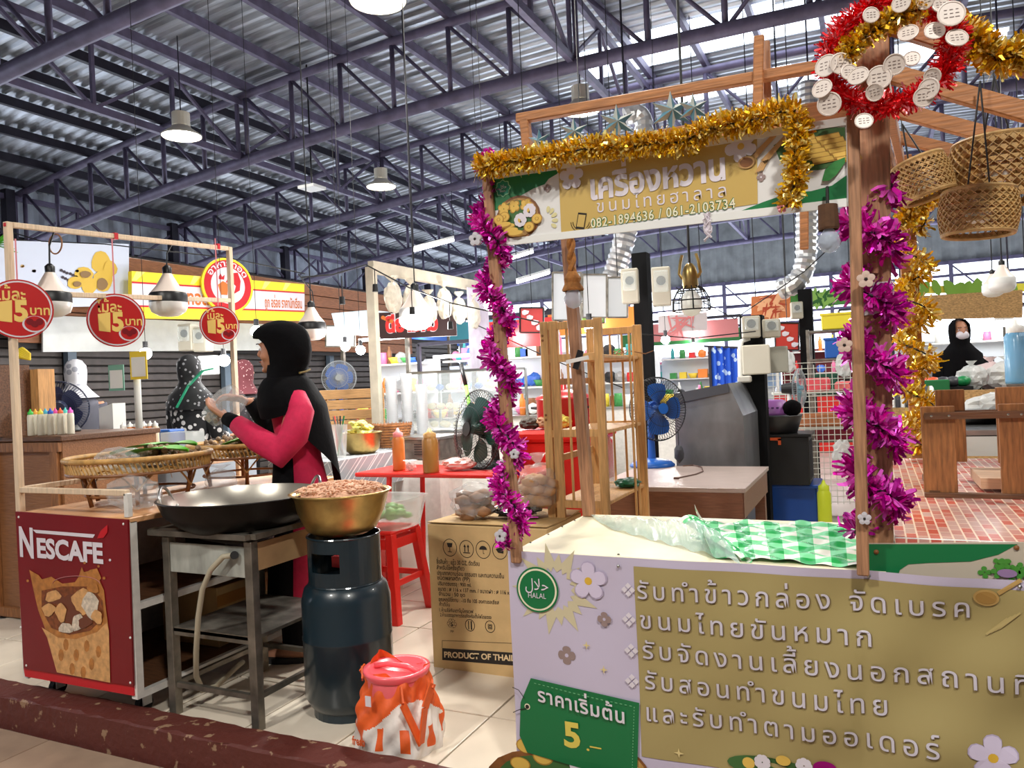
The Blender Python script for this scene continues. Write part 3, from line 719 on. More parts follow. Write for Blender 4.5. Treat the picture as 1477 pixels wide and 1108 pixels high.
for s_ in (-1, 1):
    for r_ in (.025, .031): b.tube([(q.x + s_ * r_ * math.cos(t), -.004, q.z + s_ * r_ * math.sin(t)) for t in (.0, .25, .5, .75, 1.)] if s_ < 0 else [(q.x + r_ * math.cos(t), -.004, q.z + r_ * math.sin(t)) for t in (-1., -.75, -.5, -.25)], .0008, 4)
b.done('phone_print', None, SG, fixn=False)

# ---- tinsel
def tinsel(pts, lab, mats, loc=None, n=900, r=.035, ln=.03, w=.007, name='tinsel_garland', group=None, cat='garland', spread=.012, sag=0):
    pts = [Vector(p) for p in pts]; t = thing(name, lab, cat, tuple(pts[0]), 0, group); o = pts[0]
    seg = [(a, c_, (c_ - a).length) for a, c_ in zip(pts, pts[1:])]; tot = sum(s[2] for s in seg)
    b = B(); b.tube([p - o for p in pts], .004, 5); b.done('string', cable_m, t)
    b = B()
    for mm in mats: b.m(mm)
    for i in range(n):
        d = R.random() * tot
        for a, c_, l in seg:
            if d <= l: break
            d -= l
        p = a.lerp(c_, d / l) - o; ax = (c_ - a).normalized()
        v = Vector((R.gauss(0, 1), R.gauss(0, 1), R.gauss(0, 1))); v = (v - ax * v.dot(ax) * .7).normalized()
        s = v.cross(Vector((R.gauss(0, 1), R.gauss(0, 1), R.gauss(0, 1)))).normalized() * w * R.uniform(.5, 1.)
        p = p + v * R.uniform(0, spread); q = p + v * ln * R.uniform(.5, 1.1); e = (v + Vector((R.gauss(0, .5), R.gauss(0, .5), R.gauss(0, .5) - sag))).normalized(); q2 = q + e * ln * R.uniform(.2, .7)
        b.mi = R.randrange(len(b.mats)); V = [b.bm.verts.new(x) for x in (p - s * .6, p + s * .6, q + s, q - s, q2 + s * .7, q2 - s * .7)]
        b.face((V[0], V[1], V[2], V[3])); b.face((V[3], V[2], V[4], V[5]))
    b.done('foil_strips', None, t, kind='stuff', fixn=False)
    return t
G = (gold, gold, goldb, mat('gold_foil_light', (255, 236, 150), .3, .5))
M3 = (magenta, magenta, magentab, mat('magenta_light', (255, 110, 230), .25, .4))
tinsel([PY(x, y, 2.0) for x, y in ((688, 243), (715, 236), (760, 230), (810, 222), (860, 212), (905, 213), (950, 205), (985, 206), (1010, 190), (1050, 180), (1095, 172), (1130, 160), (1148, 160))],
       'gold foil tinsel garland swagged along the top of the sign', G, n=3800, r=.04, ln=.022, w=.0045, spread=.016)
tinsel([PY(x, y, 1.99) for x, y in ((1148, 165), (1155, 190), (1146, 220), (1150, 250), (1140, 285), (1134, 298))], 'gold foil tinsel tail hanging down over the sign right part', G, n=900, ln=.02, w=.0045, spread=.012)
wind = lambda ys, x0, x1, Y, amp, ph: [PY(x0 + (x1 - x0) * i / (ys - 1) + amp * math.sin(ph + i * 1.25), 0, Y) for i in range(ys)]
def windp(x0, y0, x1, y1, Y, turns, amp, n=40):
    out = []
    for i in range(n + 1):
        u = i / n; q = PY(x0 + (x1 - x0) * u, y0 + (y1 - y0) * u, Y); a = 2 * pi * turns * u
        out.append(q + Vector((amp * math.cos(a), amp * .8 * math.sin(a), 0)))
    return out
tinsel(windp(702, 262, 742, 790, 2.05, 5.5, .03, 60), 'purple foil tinsel wound down the left corner post', M3, n=2600, ln=.025, w=.006, spread=.01)
tinsel(windp(1255, 270, 1264, 770, 2.12, 5.5, .048, 60), 'purple foil tinsel wound down the thick right post', M3, n=2600, ln=.032, w=.007, spread=.014)
tinsel([PY(x, y, 2.03) for x, y in ((694, 250), (700, 235), (712, 226))], 'short purple tinsel end at the sign top left corner', M3, n=160, ln=.02, w=.006)
tinsel(windp(1312, 320, 1326, 655, 3.86, 5, .065, 60), 'gold foil tinsel wound down the rear orange post', G, n=1700, ln=.035, w=.008, spread=.015)
tinsel([PY(x, y, 3.2) for x, y in ((1300, 325), (1316, 305), (1340, 290), (1365, 272), (1388, 245))], 'gold foil tinsel rising from the rear post to the basket lamps', G, n=700, ln=.028, w=.007)
tinsel([PY(x, y, 2.08) for x, y in ((1385, 45), (1410, 60), (1440, 88), (1470, 80), (1490, 72))], 'gold foil tinsel looped below the front rafter at the right edge', G, n=900, ln=.024, w=.006, spread=.02)
tinsel([PY(x, y, 1.98) for x, y in ((1215, 90), (1235, 60), (1262, 45), (1300, 20), (1330, 12))], 'gold foil tinsel wound through the red wreath', G, n=900, ln=.018, w=.005, spread=.012)
# ---- wreath
WC = PY(1282, 78, 2.0)
wr = thing('tinsel_wreath', 'red foil tinsel wreath hung with white discs at the post top', 'wreath', tuple(WC))
b = B(); RR = (redfoil, redfoil, redfoil, pinkfoil)
for mm in RR: b.m(mm)
b.mats = list(dict.fromkeys(RR))
for i in range(3600):
    a = R.random() * 2 * pi; p = Vector((.128 * math.cos(a) * 1.02, 0, .118 * math.sin(a))); v = Vector((R.gauss(0, 1), R.gauss(0, 1), R.gauss(0, 1))).normalized()
    s = v.cross(Vector((R.gauss(0, 1), R.gauss(0, 1), R.gauss(0, 1)))).normalized() * .0026; q = p + v * R.uniform(.02, .045)
    b.mi = 0 if R.random() < .78 else 1; V = [b.bm.verts.new(x) for x in (p - s, p + s, q + s * .7, q - s * .7)]; b.face(V)
b.done('foil_strips', None, wr, kind='stuff', fixn=False)
b = B(); b.tube([(.128 * math.cos(2 * pi * i / 30), 0, .118 * math.sin(2 * pi * i / 30)) for i in range(30)], .012, 8, closed=True); b.done('ring', redfoil, wr, smooth=True)
disc_m = mat('milky_disc', (222, 208, 198), .4, 0, .1, 20); ink2 = mat('disc_ink', (120, 104, 100), .7)
first = None
for px, py, r in ((1192, 95, 16), (1186, 128, 14), (1196, 150, 16), (1212, 92, 15), (1238, 110, 14), (1268, 112, 16), (1290, 93, 14), (1310, 48, 13), (1348, 45, 13), (1372, 20, 17), (1380, 55, 14), (1340, 128, 14), (1345, 110, 11), (1332, 140, 13), (1262, 133, 12), (1246, 175, 12), (1300, 5, 12), (1256, 22, 11), (1335, 0, 12), (1225, 105, 12), (1357, 8, 12), (1315, 85, 11)):
    q = PY(px, py, 1.945 + R.uniform(-.01, .02)) - WC; rr = r * .00168
    M_ = Matrix.Rotation(R.uniform(-.5, .5), 3, 'Z') @ Matrix.Rotation(pi / 2 + R.uniform(-.4, .4), 3, 'X')
    b = B(); b.m(disc_m).lathe([(0, .002), (rr * .86, .002), (rr * .9, .0035), (rr, .003), (rr, 0), (0, 0)], c=q, n=20, M=M_)
    b.m(ink2)
    for k in range(3):
        for j in range(3): b.box(q + M_ @ Vector((-rr * .4 + j * rr * .4, -rr * .3 + k * rr * .3, .0024)), (rr * R.uniform(.15, .32), rr * .06, .0006), M_)
    b.done('paper_disc', None, wr)
# ---- little flowers tied to the tinsel
def felt_flower(px, py, Y, r, mm, lab):
    b = B(); q = PY(px, py, Y)
    for k in range(5):
        a = 2 * pi * k / 5 + .3; b.m(mm).lathe([(0, .006), (r * .42, .005), (r * .45, 0), (r * .42, -.005), (0, -.006)], c=q + Vector((math.cos(a) * r * .6, 0, math.sin(a) * r * .6)), n=12, M=Matrix.Rotation(pi / 2, 3, 'X'))
    b.m(black_ink).lathe([(0, .009), (r * .2, .006)], c=q, n=10, M=Matrix.Rotation(pi / 2, 3, 'X'))
    b.done('felt_flower', None, loc=tuple(q), label=lab, cat='decoration', group='little flowers tied in the tinsel')
beige = mat('beige_felt', (206, 180, 166), .8); greyf = mat('grey_felt', (196, 192, 198), .6)
for a in ((1218, 498, 2.0, .018, beige, 'beige flower on the purple tinsel halfway up the right post'), (1249, 403, 2.0, .02, beige, 'beige flower on the right post beside the taped band'), (1247, 748, 2.02, .015, greyf, 'grey flower low on the right post tinsel'),
          (686, 345, 1.99, .02, greyf, 'grey flower on the left post below the sign corner'), (722, 773, 1.99, .018, greyf, 'grey flower at the foot of the left post'), (742, 655, 1.99, .014, greyf, 'grey flower midway on the left post beside the fan'), (1128, 300, 2.0, .012, pinkfoil, 'pink flower at the end of the hanging gold tail')):
    felt_flower(*a)
# ---- blue fabric stars on the head beam
starm = mat('star_blue', (92, 140, 160), .8, 0, .35, 14, bump=.1); starw = mat('star_pale', (196, 200, 190), .8, 0, .2, 14)
st = thing('fabric_star', 'faded blue stuffed star, leftmost of the row above the sign', 'star decoration', tuple(PY(778, 205, 2.16)), 0, 'blue stars along the top of the sign')
b = B(); q = []
for i in range(12):
    a = pi / 2 + 2 * pi * i / 12; r = .042 if i % 2 == 0 else .016; q.append((r * math.cos(a), 0, r * math.sin(a)))
for s_ in (-1, 1):
    for i in range(12): b.m(starm if (i + (s_ > 0)) % 2 else starw).poly([q[i], q[(i + 1) % 12], (0, s_ * .018, 0)])
b.done('stuffed_body', None, st)
b = B(); b.cyl((0, 0, -.07), (0, 0, -.01), .002, n=5); b.done('stick', cable_m, st)
for px, py, s_, lab in ((828, 192, 1.15, 'blue stuffed star second from the left above the sign'), (890, 178, 1.35, 'dark blue stuffed star in the middle of the row above the sign'), (968, 162, 1.45, 'large blue stuffed star before the duct above the sign'), (1000, 158, 1.1, 'rightmost pale blue stuffed star above the sign')):
    dup(st, tuple(PY(px, py, 2.16)), .4, lab, s_)

# ---- pendants: rope bulb, brown cap bulb, brass cage lamp
def bulb(b, c_, r): return b.lathe([(r * .4, r * 1.5), (r * .42, r * 1.2), (r * .8, r * .7), (r, r * .1), (r * .95, -r * .3), (r * .6, -r * .8), (0, -r)], c=c_, n=20)
q = PY(827, 432, 2.6); t = thing('rope_pendant_lamp', 'clear glass bulb hanging from a knotted jute rope before the slim post', 'lamp', tuple(q))
b = B(); bulb(b, (0, 0, 0), .034); b.done('bulb', glassbulb, t, smooth=True)
b = B(); b.lathe([(.036, .03), (.04, .035), (.026, .06), (.03, .075), (.016, .1), (0, .1)], n=16, jit=.06); b.done('rope_knot', mat('jute', (168, 112, 56), .9, 0, .4, 60, bump=.4), t)
b = B()
for k in range(2): b.tube([(.009 * math.cos(k * pi + i * .8), .009 * math.sin(k * pi + i * .8), .09 + .013 * i) for i in range(13)], .009, 6)
b.done('twisted_rope', mat('jute', (0, 0, 0)), t, kind='stuff')
q = PY(1196, 350, 2.0); t = thing('pendant_lamp', 'clear glass bulb under a brown cloth cap beside the sign lower right end', 'lamp', tuple(q))
b = B(); bulb(b, (0, 0, 0), .026); b.done('bulb', glassbulb, t, smooth=True)
b = B(); b.lathe([(.022, .03), (.024, .035), (.022, .09), (0, .095)], n=14, jit=.04); b.done('cap', mat('brown_cap', (92, 62, 40), .9, 0, .3, 40, bump=.3), t)
b = B(); b.cyl((0, 0, .09), (0, .03, .14), .004, n=6); b.done('cord', cable_m, t)
q = PY(997, 440, 2.9); t = thing('cage_pendant_lamp', 'brass pendant lamp with black wire cage and white globe below the sign', 'lamp', tuple(q))
b = B(); b.lathe([(0, -.044), (.03, -.034), (.043, 0), (.036, .03), (.016, .055)], n=20); b.done('globe', mat('globe', (240, 240, 232), .3, emit=.15), t, smooth=True)
b = B(); b.lathe([(.026, .062), (.03, .075), (.028, .12), (.022, .14), (.012, .155), (0, .16)], n=18); b.done('brass_socket', brass, t, smooth=True)
b = B()
prof = [(.03, .07), (.05, .055), (.068, .02), (.07, -.02)]
for k in range(10):
    a = 2 * pi * k / 10; b.tube([(r * math.cos(a), r * math.sin(a), z) for r, z in prof], .0026, 4)
for r, z in ((.052, .05), (.069, .015), (.07, -.02)): b.tube([(r * math.cos(2 * pi * i / 24), r * math.sin(2 * pi * i / 24), z) for i in range(24)], .0026, 4, closed=True)
b.done('wire_cage', cable_m, t, kind='stuff')
b = B(); 
for s_ in (-1, 1): b.tube([(s_ * .028, 0, .1), (s_ * .04, 0, .12), (s_ * .034, 0, .16), (s_ * .026, 0, .19)], .006, 6)
b.done('brass_bracket', brass, t, kind='stuff')
b = B(); b.cyl((0, 0, .155), (0, 0, roofz(-.5) + .1 - q.z), .005, n=6); b.done('cord', cable_m, t)
q = PY(1020, 325, 2.04); b = B()
for k in range(7): b.tube([(R.uniform(-.01, .01), R.uniform(-.006, .006), .03 - .012 * i + R.uniform(-.004, .004)) for i in range(5 + k % 3)], .0025, 4)
b.done('string_tassel', letter, loc=(0, 0, 0), label='tangle of white string dangling under the sign centre', cat='string', kind='stuff').location = q
# ---- bamboo basket lamps
bam = mat('bamboo', (206, 168, 110), .55, 0, .3, 50)
def basket_lamp(q, r, h, tilt, lab, cord):
    t = thing('bamboo_basket_lamp', lab, 'lamp', tuple(q), 0, 'bamboo basket lamps under the rafters'); t.rotation_euler = (0, tilt, 0)
    M_ = Matrix.Identity(3)
    b = B(); nU, nV = 30, 7; prof = lambda v: r * (.94 + .1 * math.sin(pi * v)) * (1 if v < .97 else .97)
    th = .0045
    for fam in (-1, 1):
        for k in range(nU):
            pts = []
            for j in range(13):
                v = j / 12; a = 2 * pi * (k / nU) + fam * v * 1.35; pts.append((prof(v) * math.cos(a), prof(v) * math.sin(a), h * (v - .5)))
            for p, q2 in zip(pts, pts[1:]): b.bar(p, q2, .0105 * r / .09, .0018)
    for v in (.08, .25, .42, .58, .75, .92):
        rr = prof(v) * 1.005; P_ = [(rr * math.cos(2 * pi * i / 30), rr * math.sin(2 * pi * i / 30), h * (v - .5)) for i in range(30)]
        for p, q2 in zip(P_, P_[1:] + P_[:1]): b.bar(p, q2, .0018, .011 * r / .09)
    b.done('bamboo_weave', bam, t, kind='stuff')
    b = B(); b.tube([(r * .95 * math.cos(2 * pi * i / 30), r * .95 * math.sin(2 * pi * i / 30), h * .5) for i in range(30)], .006, 6, closed=True); b.done('top_rim', bam, t)
    b = B(); b.tube([(r * .95 * math.cos(2 * pi * i / 30), r * .95 * math.sin(2 * pi * i / 30), -h * .5) for i in range(30)], .006, 6, closed=True); b.done('bottom_rim', bam, t)
    b = B(); b.lathe([(r * 1.04, h * -.02), (r * 1.05, 0), (r * 1.04, h * .02)], n=30); b.done('dark_band', rattan_dark, t)
    b = B(); b.m(mat('weave_disc', (190, 150, 96), .7, 0, .4, 60)).lathe([(0, h * .5), (r * .93, h * .5)], n=28); b.done('woven_top', None, t)
    b = B(); b.lathe([(0, -.04), (.03, -.02), (.034, .01), (.015, .05)], n=14); b.done('bulb', plastic_white, t)
    b = B()
    for s_ in (-1, 1): b.cyl((s_ * r * .3, 0, h * .5), (0, 0, h * .5 + cord), .0025, n=5)
    b.done('cord', cable_m, t, kind='stuff')
    return t
basket_lamp(PY(1332, 258, 2.5), .07, .105, -.28, 'smallest bamboo basket lamp, tilted, left of the other two', .12)
basket_lamp(PY(1440, 248, 2.6), .118, .17, 0, 'upper right bamboo basket lamp with a white cap', .19)
basket_lamp(PY(1411, 307, 2.45), .09, .115, .05, 'lowest bamboo basket lamp hanging under its larger neighbour', .3)

# ================================================================== TILED TABLE at right
rt_m = mat('red_mosaic_vinyl', (150, 60, 44), .25)
_nt = rt_m.node_tree; _p = _nt.nodes['Principled BSDF']; _tc = _nt.nodes.new('ShaderNodeTexCoord'); _br = _nt.nodes.new('ShaderNodeTexBrick')
_br.inputs['Color1'].default_value = L((196, 60, 38)); _br.inputs['Color2'].default_value = L((196, 160, 150)); _br.inputs['Mortar'].default_value = L((240, 214, 190))
_br.inputs['Scale'].default_value = 1; _br.inputs['Brick Width'].default_value = .064; _br.inputs['Row Height'].default_value = .026; _br.inputs['Mortar Size'].default_value = .0022; _br.inputs['Bias'].default_value = .1
_mp = _nt.nodes.new('ShaderNodeMapping'); _mp.inputs['Rotation'].default_value = (0, 0, pi / 2); _nt.links.new(_tc.outputs['Object'], _mp.inputs[0]); _nt.links.new(_mp.outputs[0], _br.inputs['Vector']); _nt.links.new(_br.outputs[0], _p.inputs['Base Color'])
tt = thing('tiled_table', 'long table covered in red mosaic print vinyl at the right', 'table', (.03, 2.13, 0))
b = B(); b.box((.75, .92, .765), (1.5, 1.86, .02)); b.done('tabletop', rt_m, tt)
b = B(); b.box((.75, .0, .725), (1.5, .015, .1)); b.done('front_apron', white_paint, tt)
b = B(); b.box((.0, .93, .725), (.015, 1.85, .07)); b.done('side_apron', mat('beige_laminate', (190, 176, 158), .5), tt)
for x in (.04, 1.45):
    for y in (.04, 1.8): b = B(); b.box((x, y, .37), (.05, .05, .77)); b.done('leg', worn_steel, tt)
GB = thing('green_strip_banner', 'narrow green and beige vinyl strip tacked along the tiled table front edge', 'banner', tuple(PY(1252, 786, 2.085)))
gp = lambda x, y, d=0.: PY(x, y, 2.085) - Vector(GB.location) + Vector((0, -d, 0))
b = B(); b.m(mat('beige_vinyl', (190, 178, 160), .4)).prism([gp(1250, 784), gp(1500, 782), gp(1500, 842), gp(1250, 826)], (0, .004, 0))
b.m(green).poly([gp(*p, .001) for p in ((1251, 785), (1468, 785), (1440, 800), (1400, 810), (1340, 812), (1310, 814), (1298, 822), (1296, 828), (1252, 826))])
b.done('strip', None, GB, fixn=False)
b = B(); b.m(leafg := mat('herb_print', (70, 140, 50), .5))
for i in range(14): q = gp(1420 + R.uniform(0, 55), 818 + R.uniform(-6, 12), .002 + i * .0003); petals(b, q.x, q.z, .014, q.y, 4, .5, R.random() * 3)
b.done('herb_print', None, GB, fixn=False)
b = B(); q = gp(1452, 826, .008); b.poly(circ(q.x, q.z, .02, q.y, 14, .01)); b.done('onion_print', mat('onion_print', (150, 120, 160), .5), GB, fixn=False)
for px in (1264, 1466):
    b = B(); q = gp(px, 796 if px < 1300 else 790, .002); b.lathe([(0, .004), (.005, .002), (.006, 0)], c=q, n=10, M=Matrix.Rotation(pi / 2, 3, 'X')); b.done('screw', rattan_dark, GB)
# wooden slat stand on the table
w0 = PZ(1336, 716, .775)
ws = thing('slatted_wooden_stand', 'dark varnished slatted wooden stand on the mosaic table', 'stand', tuple(w0))
lp = lambda x, y, Y: PY(x, y, Y) - w0
for (x0, x1, yt, yb, Y) in ((1333, 1382, 586, 712, w0.y), (1445, 1500, 582, 714, w0.y), (1353, 1395, 562, 666, w0.y + .42), (1440, 1482, 558, 668, w0.y + .42)):
    a, c_ = lp(x0, yb, Y), lp(x1, yb, Y); zt = lp((x0 + x1) / 2, yt, Y).z
    b = B(); b.box(((a.x + c_.x) / 2, Y - w0.y, (zt + a.z) / 2), (c_.x - a.x, .018, zt - a.z), bev=.002); b.done('slat', plank_wood, ws)
a = lp(1333, 600, w0.y); b = B(); b.box((a.x + .28, -.016, a.z), (.56, .012, .022)); b.done('strap', dark_wood, ws)
b = B(); b.box((a.x + .28, -.012, .006), (.58, .03, .018), bev=.002); b.done('base_rail', dark_wood, ws)
b = B(); b.box((a.x + .3, .415, .24), (.5, .012, .03)); b.done('rear_strap', dark_wood, ws)
for x in (a.x + .02, a.x + .4): b = B(); b.box((x, .2, .012), (.03, .42, .018)); b.done('cross_rail', dark_wood, ws)
for px in (1343, 1368, 1453, 1472): b = B(); q = lp(px, 601, w0.y); b.lathe([(0, .003), (.004, 0)], c=(q.x, -.023, a.z), n=8, M=Matrix.Rotation(pi / 2, 3, 'X')); b.done('screw', steel, ws)
q = w0 + Vector((a.x + .33, .25, .0)); tag((b := B()).box((0, 0, .03), (.34, .3, .035)).done('wooden_board_stack', wood('pale_board', (206, 168, 136), 8, (1.5, 14, 14), .2), ), 'pale boards lying between the slats of the wooden stand', 'board').location = (q.x, q.y, .775)
# ================================================================== CART (front left)
X0, X1, Y0, Y1 = -3.19, -2.52, 1.97, 3.2
ct = thing('drinks_cart', 'vending cart with maroon iced coffee panel and pale pine display frame', 'cart', ((X0 + X1) / 2, (Y0 + Y1) / 2, 0)); CO = Vector(ct.location)
def cpart(b, name, m_, **k): return b.done(name, m_, ct, world=True, **k)
b = B(); b.box(((X0 + X1) / 2, (Y0 + Y1) / 2, .755), (X1 - X0, Y1 - Y0, .022), bev=.003); cpart(b, 'countertop', mat('cart_top', (226, 170, 120), .4, 0, .15, 5))
fp = lambda x, y, d=0.: PY(x, y, Y0 - d)
b = B(); b.box(((X0 + X1) / 2, Y0 + .015, .425), (X1 - X0 - .01, .02, .64)); cpart(b, 'front_board', white_paint)
b = B(); b.box((X0 + .01, (Y0 + Y1) / 2, .425), (.015, Y1 - Y0 - .05, .64)); cpart(b, 'side_board', white_paint)
b = B(); b.box(((X0 + X1) / 2, (Y0 + Y1) / 2, .42), (X1 - X0 - .05, Y1 - Y0 - .06, .015)); cpart(b, 'shelf', dark_wood)
b = B(); b.box(((X0 + X1) / 2, (Y0 + Y1) / 2, .1), (X1 - X0 - .03, Y1 - Y0 - .06, .015)); cpart(b, 'bottom_shelf', dark_wood)
b = B(); b.box(((X0 + X1) / 2, Y1 - .01, .42), (X1 - X0, .015, .64)); cpart(b, 'rear_board', white_paint)
for x, y in ((X0 + .015, Y0 + .015), (X1 - .015, Y0 + .015), (X1 - .015, Y1 - .015)):
    b = B(); b.box((x, y, .42), (.03, .03, .66)); cpart(b, 'corner_post', white_paint)
for z in (.1, .43): b = B(); b.box((X1 - .015, (Y0 + Y1) / 2, z), (.025, Y1 - Y0 - .06, .025)); cpart(b, 'side_rail', white_paint)
b = B(); pr = [fp(22, 738, .012), fp(184, 750, .012), fp(192, 990, .012), fp(34, 964, .012)]; b.prism(pr, (0, .008, 0)); cpart(b, 'maroon_panel', maroon)
b = B(); b.prism([fp(34, 964, .006), fp(192, 990, .006), fp(193, 1004, .006), fp(36, 976, .006)], (0, .006, 0)); cpart(b, 'red_kick_strip', red_strip)
for px, py in ((27, 746), (178, 756), (188, 985), (38, 960), (30, 905), (188, 920)):
    b = B(); b.lathe([(0, .003), (.004, .002), (.005, 0)], c=fp(px, py, .013), n=8, M=Matrix.Rotation(pi / 2, 3, 'X')); cpart(b, 'screw', plastic_white)
def ctext(s, a, c_, h, m_, d, **k):
    p, q = fp(*a) - CO, fp(*c_) - CO; return text(s, p.x, p.z, q.x - p.x, h, ct, m_, Y0 - d - CO.y, slant=(q.z - p.z) / (q.x - p.x), **k)
ctext("N", (34, 800), (54, 803), .165, letter, .0145, bold=.035)
ctext("ESCAFE", (59, 802), (154, 811), .105, letter, .0145, bold=.04)
b = B(); b.poly([fp(*p, .0146) for p in ((47, 764), (137, 771), (134, 776), (52, 769))]); cpart(b, 'logo_bar', letter, fixn=False)
b = B(); b.poly([fp(*p, .0147) for p in ((140, 777), (145, 766), (155, 757), (155, 768), (149, 776))]); cpart(b, 'logo_accent', red_strip, fixn=False)
b = B(); b.poly([fp(*p, .0146) for p in circ(157.5, 808, 2.2, 0, 10)[:0]] or [fp(158.5 + 1.8 * math.cos(t), 808 + 1.8 * math.sin(t), .0146) for t in [i * .63 for i in range(10)]]); cpart(b, 'registered_mark', letter, fixn=False)
# iced coffee print
cof = mat('coffee_tan', (190, 124, 62), .35, 0, .35, 40); cofd = mat('coffee_dark', (134, 70, 34), .35, 0, .5, 60); cofl = mat('coffee_light', (218, 164, 106), .35, 0, .3, 45); ice = mat('ice_print', (222, 206, 186), .35, 0, .4, 70); icd = mat('ice_brown', (108, 56, 36), .35)
b = B(); F_ = lambda pts, d: b.poly([fp(x, y, d) for x, y in pts])
b.m(cof); F_([(44, 830), (60, 836), (74, 832), (90, 842), (108, 840), (118, 826), (136, 822), (144, 838), (150, 852), (153, 880), (157, 910), (159, 985), (82, 970), (68, 915), (55, 880), (48, 850)], .0146)
b.m(cofl); F_([(60, 905), (84, 920), (110, 922), (140, 912), (154, 898), (157, 910), (159, 985), (82, 970), (68, 920)], .015)
b.m(cofd); F_([(60, 852), (90, 846), (130, 846), (148, 866), (150, 890), (130, 910), (100, 916), (74, 906), (60, 880)], .0153)
for k, (x, y, w_, h_, mm) in enumerate(((78, 862, 15, 12, icd), (76, 860, 11, 9, cofl), (100, 872, 12, 14, icd), (120, 868, 17, 16, cofl), (131, 874, 12, 18, ice), (106, 890, 14, 12, icd), (95, 906, 10, 9, ice), (112, 898, 9, 14, ice), (122, 898, 10, 8, icd), (70, 880, 10, 8, cofl), (88, 884, 8, 12, cofl), (140, 890, 8, 10, cofl), (134, 848, 8, 9, cof))):
    b.m(mm); F_([(x + w_ * math.cos(t) * (1 + .2 * math.sin(3 * t + k)), y + h_ * math.sin(t) * (1 + .25 * math.cos(2 * t + k))) for t in [i * pi / 6 for i in range(12)]], .0156 + k * .00035)
for k, (x, y) in enumerate(((95, 930), (110, 945), (125, 932), (132, 958), (104, 965), (142, 940), (120, 970), (88, 945))):
    b.m(cof); F_([(x + 4 * math.cos(t), y + 9 * math.sin(t)) for t in [i * pi / 4 for i in range(8)]], .0156)
b.m(cof)
for pts in (((44, 830), (42, 822), (56, 830), (62, 838)), ((112, 836), (118, 818), (122, 828), (130, 822), (140, 820), (146, 834), (140, 842))): F_(pts, .0149)
for x, y, r in ((40, 838, 2), (150, 834, 2.2), (142, 817, 1.8), (52, 852, 2), (122, 812, 2)): F_([(x + r * math.cos(t), y + r * math.sin(t)) for t in [i * pi / 4 for i in range(8)]], .0149)
b.m(mat('glass_rim', (186, 120, 120), .3)).tube([fp(110 + 34 * math.cos(t), 842 + 11 * math.sin(t), .016) for t in [pi + i * pi / 12 for i in range(13)]], .0012, 4)
cpart(b, 'iced_coffee_print', None, fixn=False)
# castors
for x in (X0 + .08, X1 - .08):
    for y in (Y0 + .09, Y1 - .1):
        b = B(); b.box((x, y, .08), (.05, .06, .012)); b.box((x - .018, y, .055), (.004, .04, .05)); b.box((x + .018, y, .055), (.004, .04, .05)); w_ = cpart(b, 'castor', plastic_white)
        b = B(); b.cyl((x - .013, y, .034), (x + .013, y, .034), .032, n=16); b.done('wheel', black_rubber, w_, world=True)
# pine display frame
LP, RP = (X0 + .012, Y0 + .012), (X0 + .012, Y1 - .02)
zt0, zt1 = PY(5, 320, Y0).z, PX(328, 357, X0).z
b = B(); b.box((LP[0], LP[1], (.76 + zt0) / 2), (.026, .026, zt0 - .76), bev=.002); cpart(b, 'frame_post', pine)
b = B(); b.box((RP[0], RP[1], (.76 + zt1) / 2), (.026, .026, zt1 - .76), bev=.002); cpart(b, 'frame_post', pine)
for z0_, z1_ in ((zt0 - .01, zt1 - .01), (PY(15, 421, Y0).z, PX(330, 434, X0).z), (.86, .86)):
    b = B(); b.bar((LP[0] + .001, LP[1] + .014, z0_), (RP[0] + .001, RP[1] - .014, z1_), .022, .022, bev=.002); cpart(b, 'frame_rail', pine)
b = B(); b.bar((X0 + .026, Y0 + .012, .858), (X1 - .02, Y0 + .012, .858), .022, .022, bev=.002); cpart(b, 'frame_rail', pine)
b = B(); b.box((X1 - .02, Y0 + .012, .812), (.022, .022, .09), bev=.002); cpart(b, 'frame_stub', white_paint)
for px, py in ((7, 324),): b = B(); b.box(PY(px, py, Y0 - .002), (.014, .004, .014)); cpart(b, 'red_tape', red_strip)
RX = X0 + .012
def railp(px, py): return PX(px, py, RX)
for px in (165, 313): q = railp(px, 341 if px < 200 else 356); b = B(); b.box(q, (.03, .018, .03)); cpart(b, 'red_tape', red_strip)

# boxes inside the cart
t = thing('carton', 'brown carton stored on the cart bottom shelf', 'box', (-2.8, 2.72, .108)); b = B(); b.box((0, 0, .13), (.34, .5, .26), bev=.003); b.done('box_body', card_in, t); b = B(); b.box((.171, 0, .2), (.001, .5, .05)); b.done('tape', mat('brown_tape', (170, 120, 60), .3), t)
b = B(); b.box((-2.86, 2.85, .51), (.3, .4, .14)); b.done('dark_carton', mat('dark_card', (60, 46, 38), .8), loc=(-2.86, 2.85, .44), label='dark carton on the middle shelf inside the cart', cat='box')

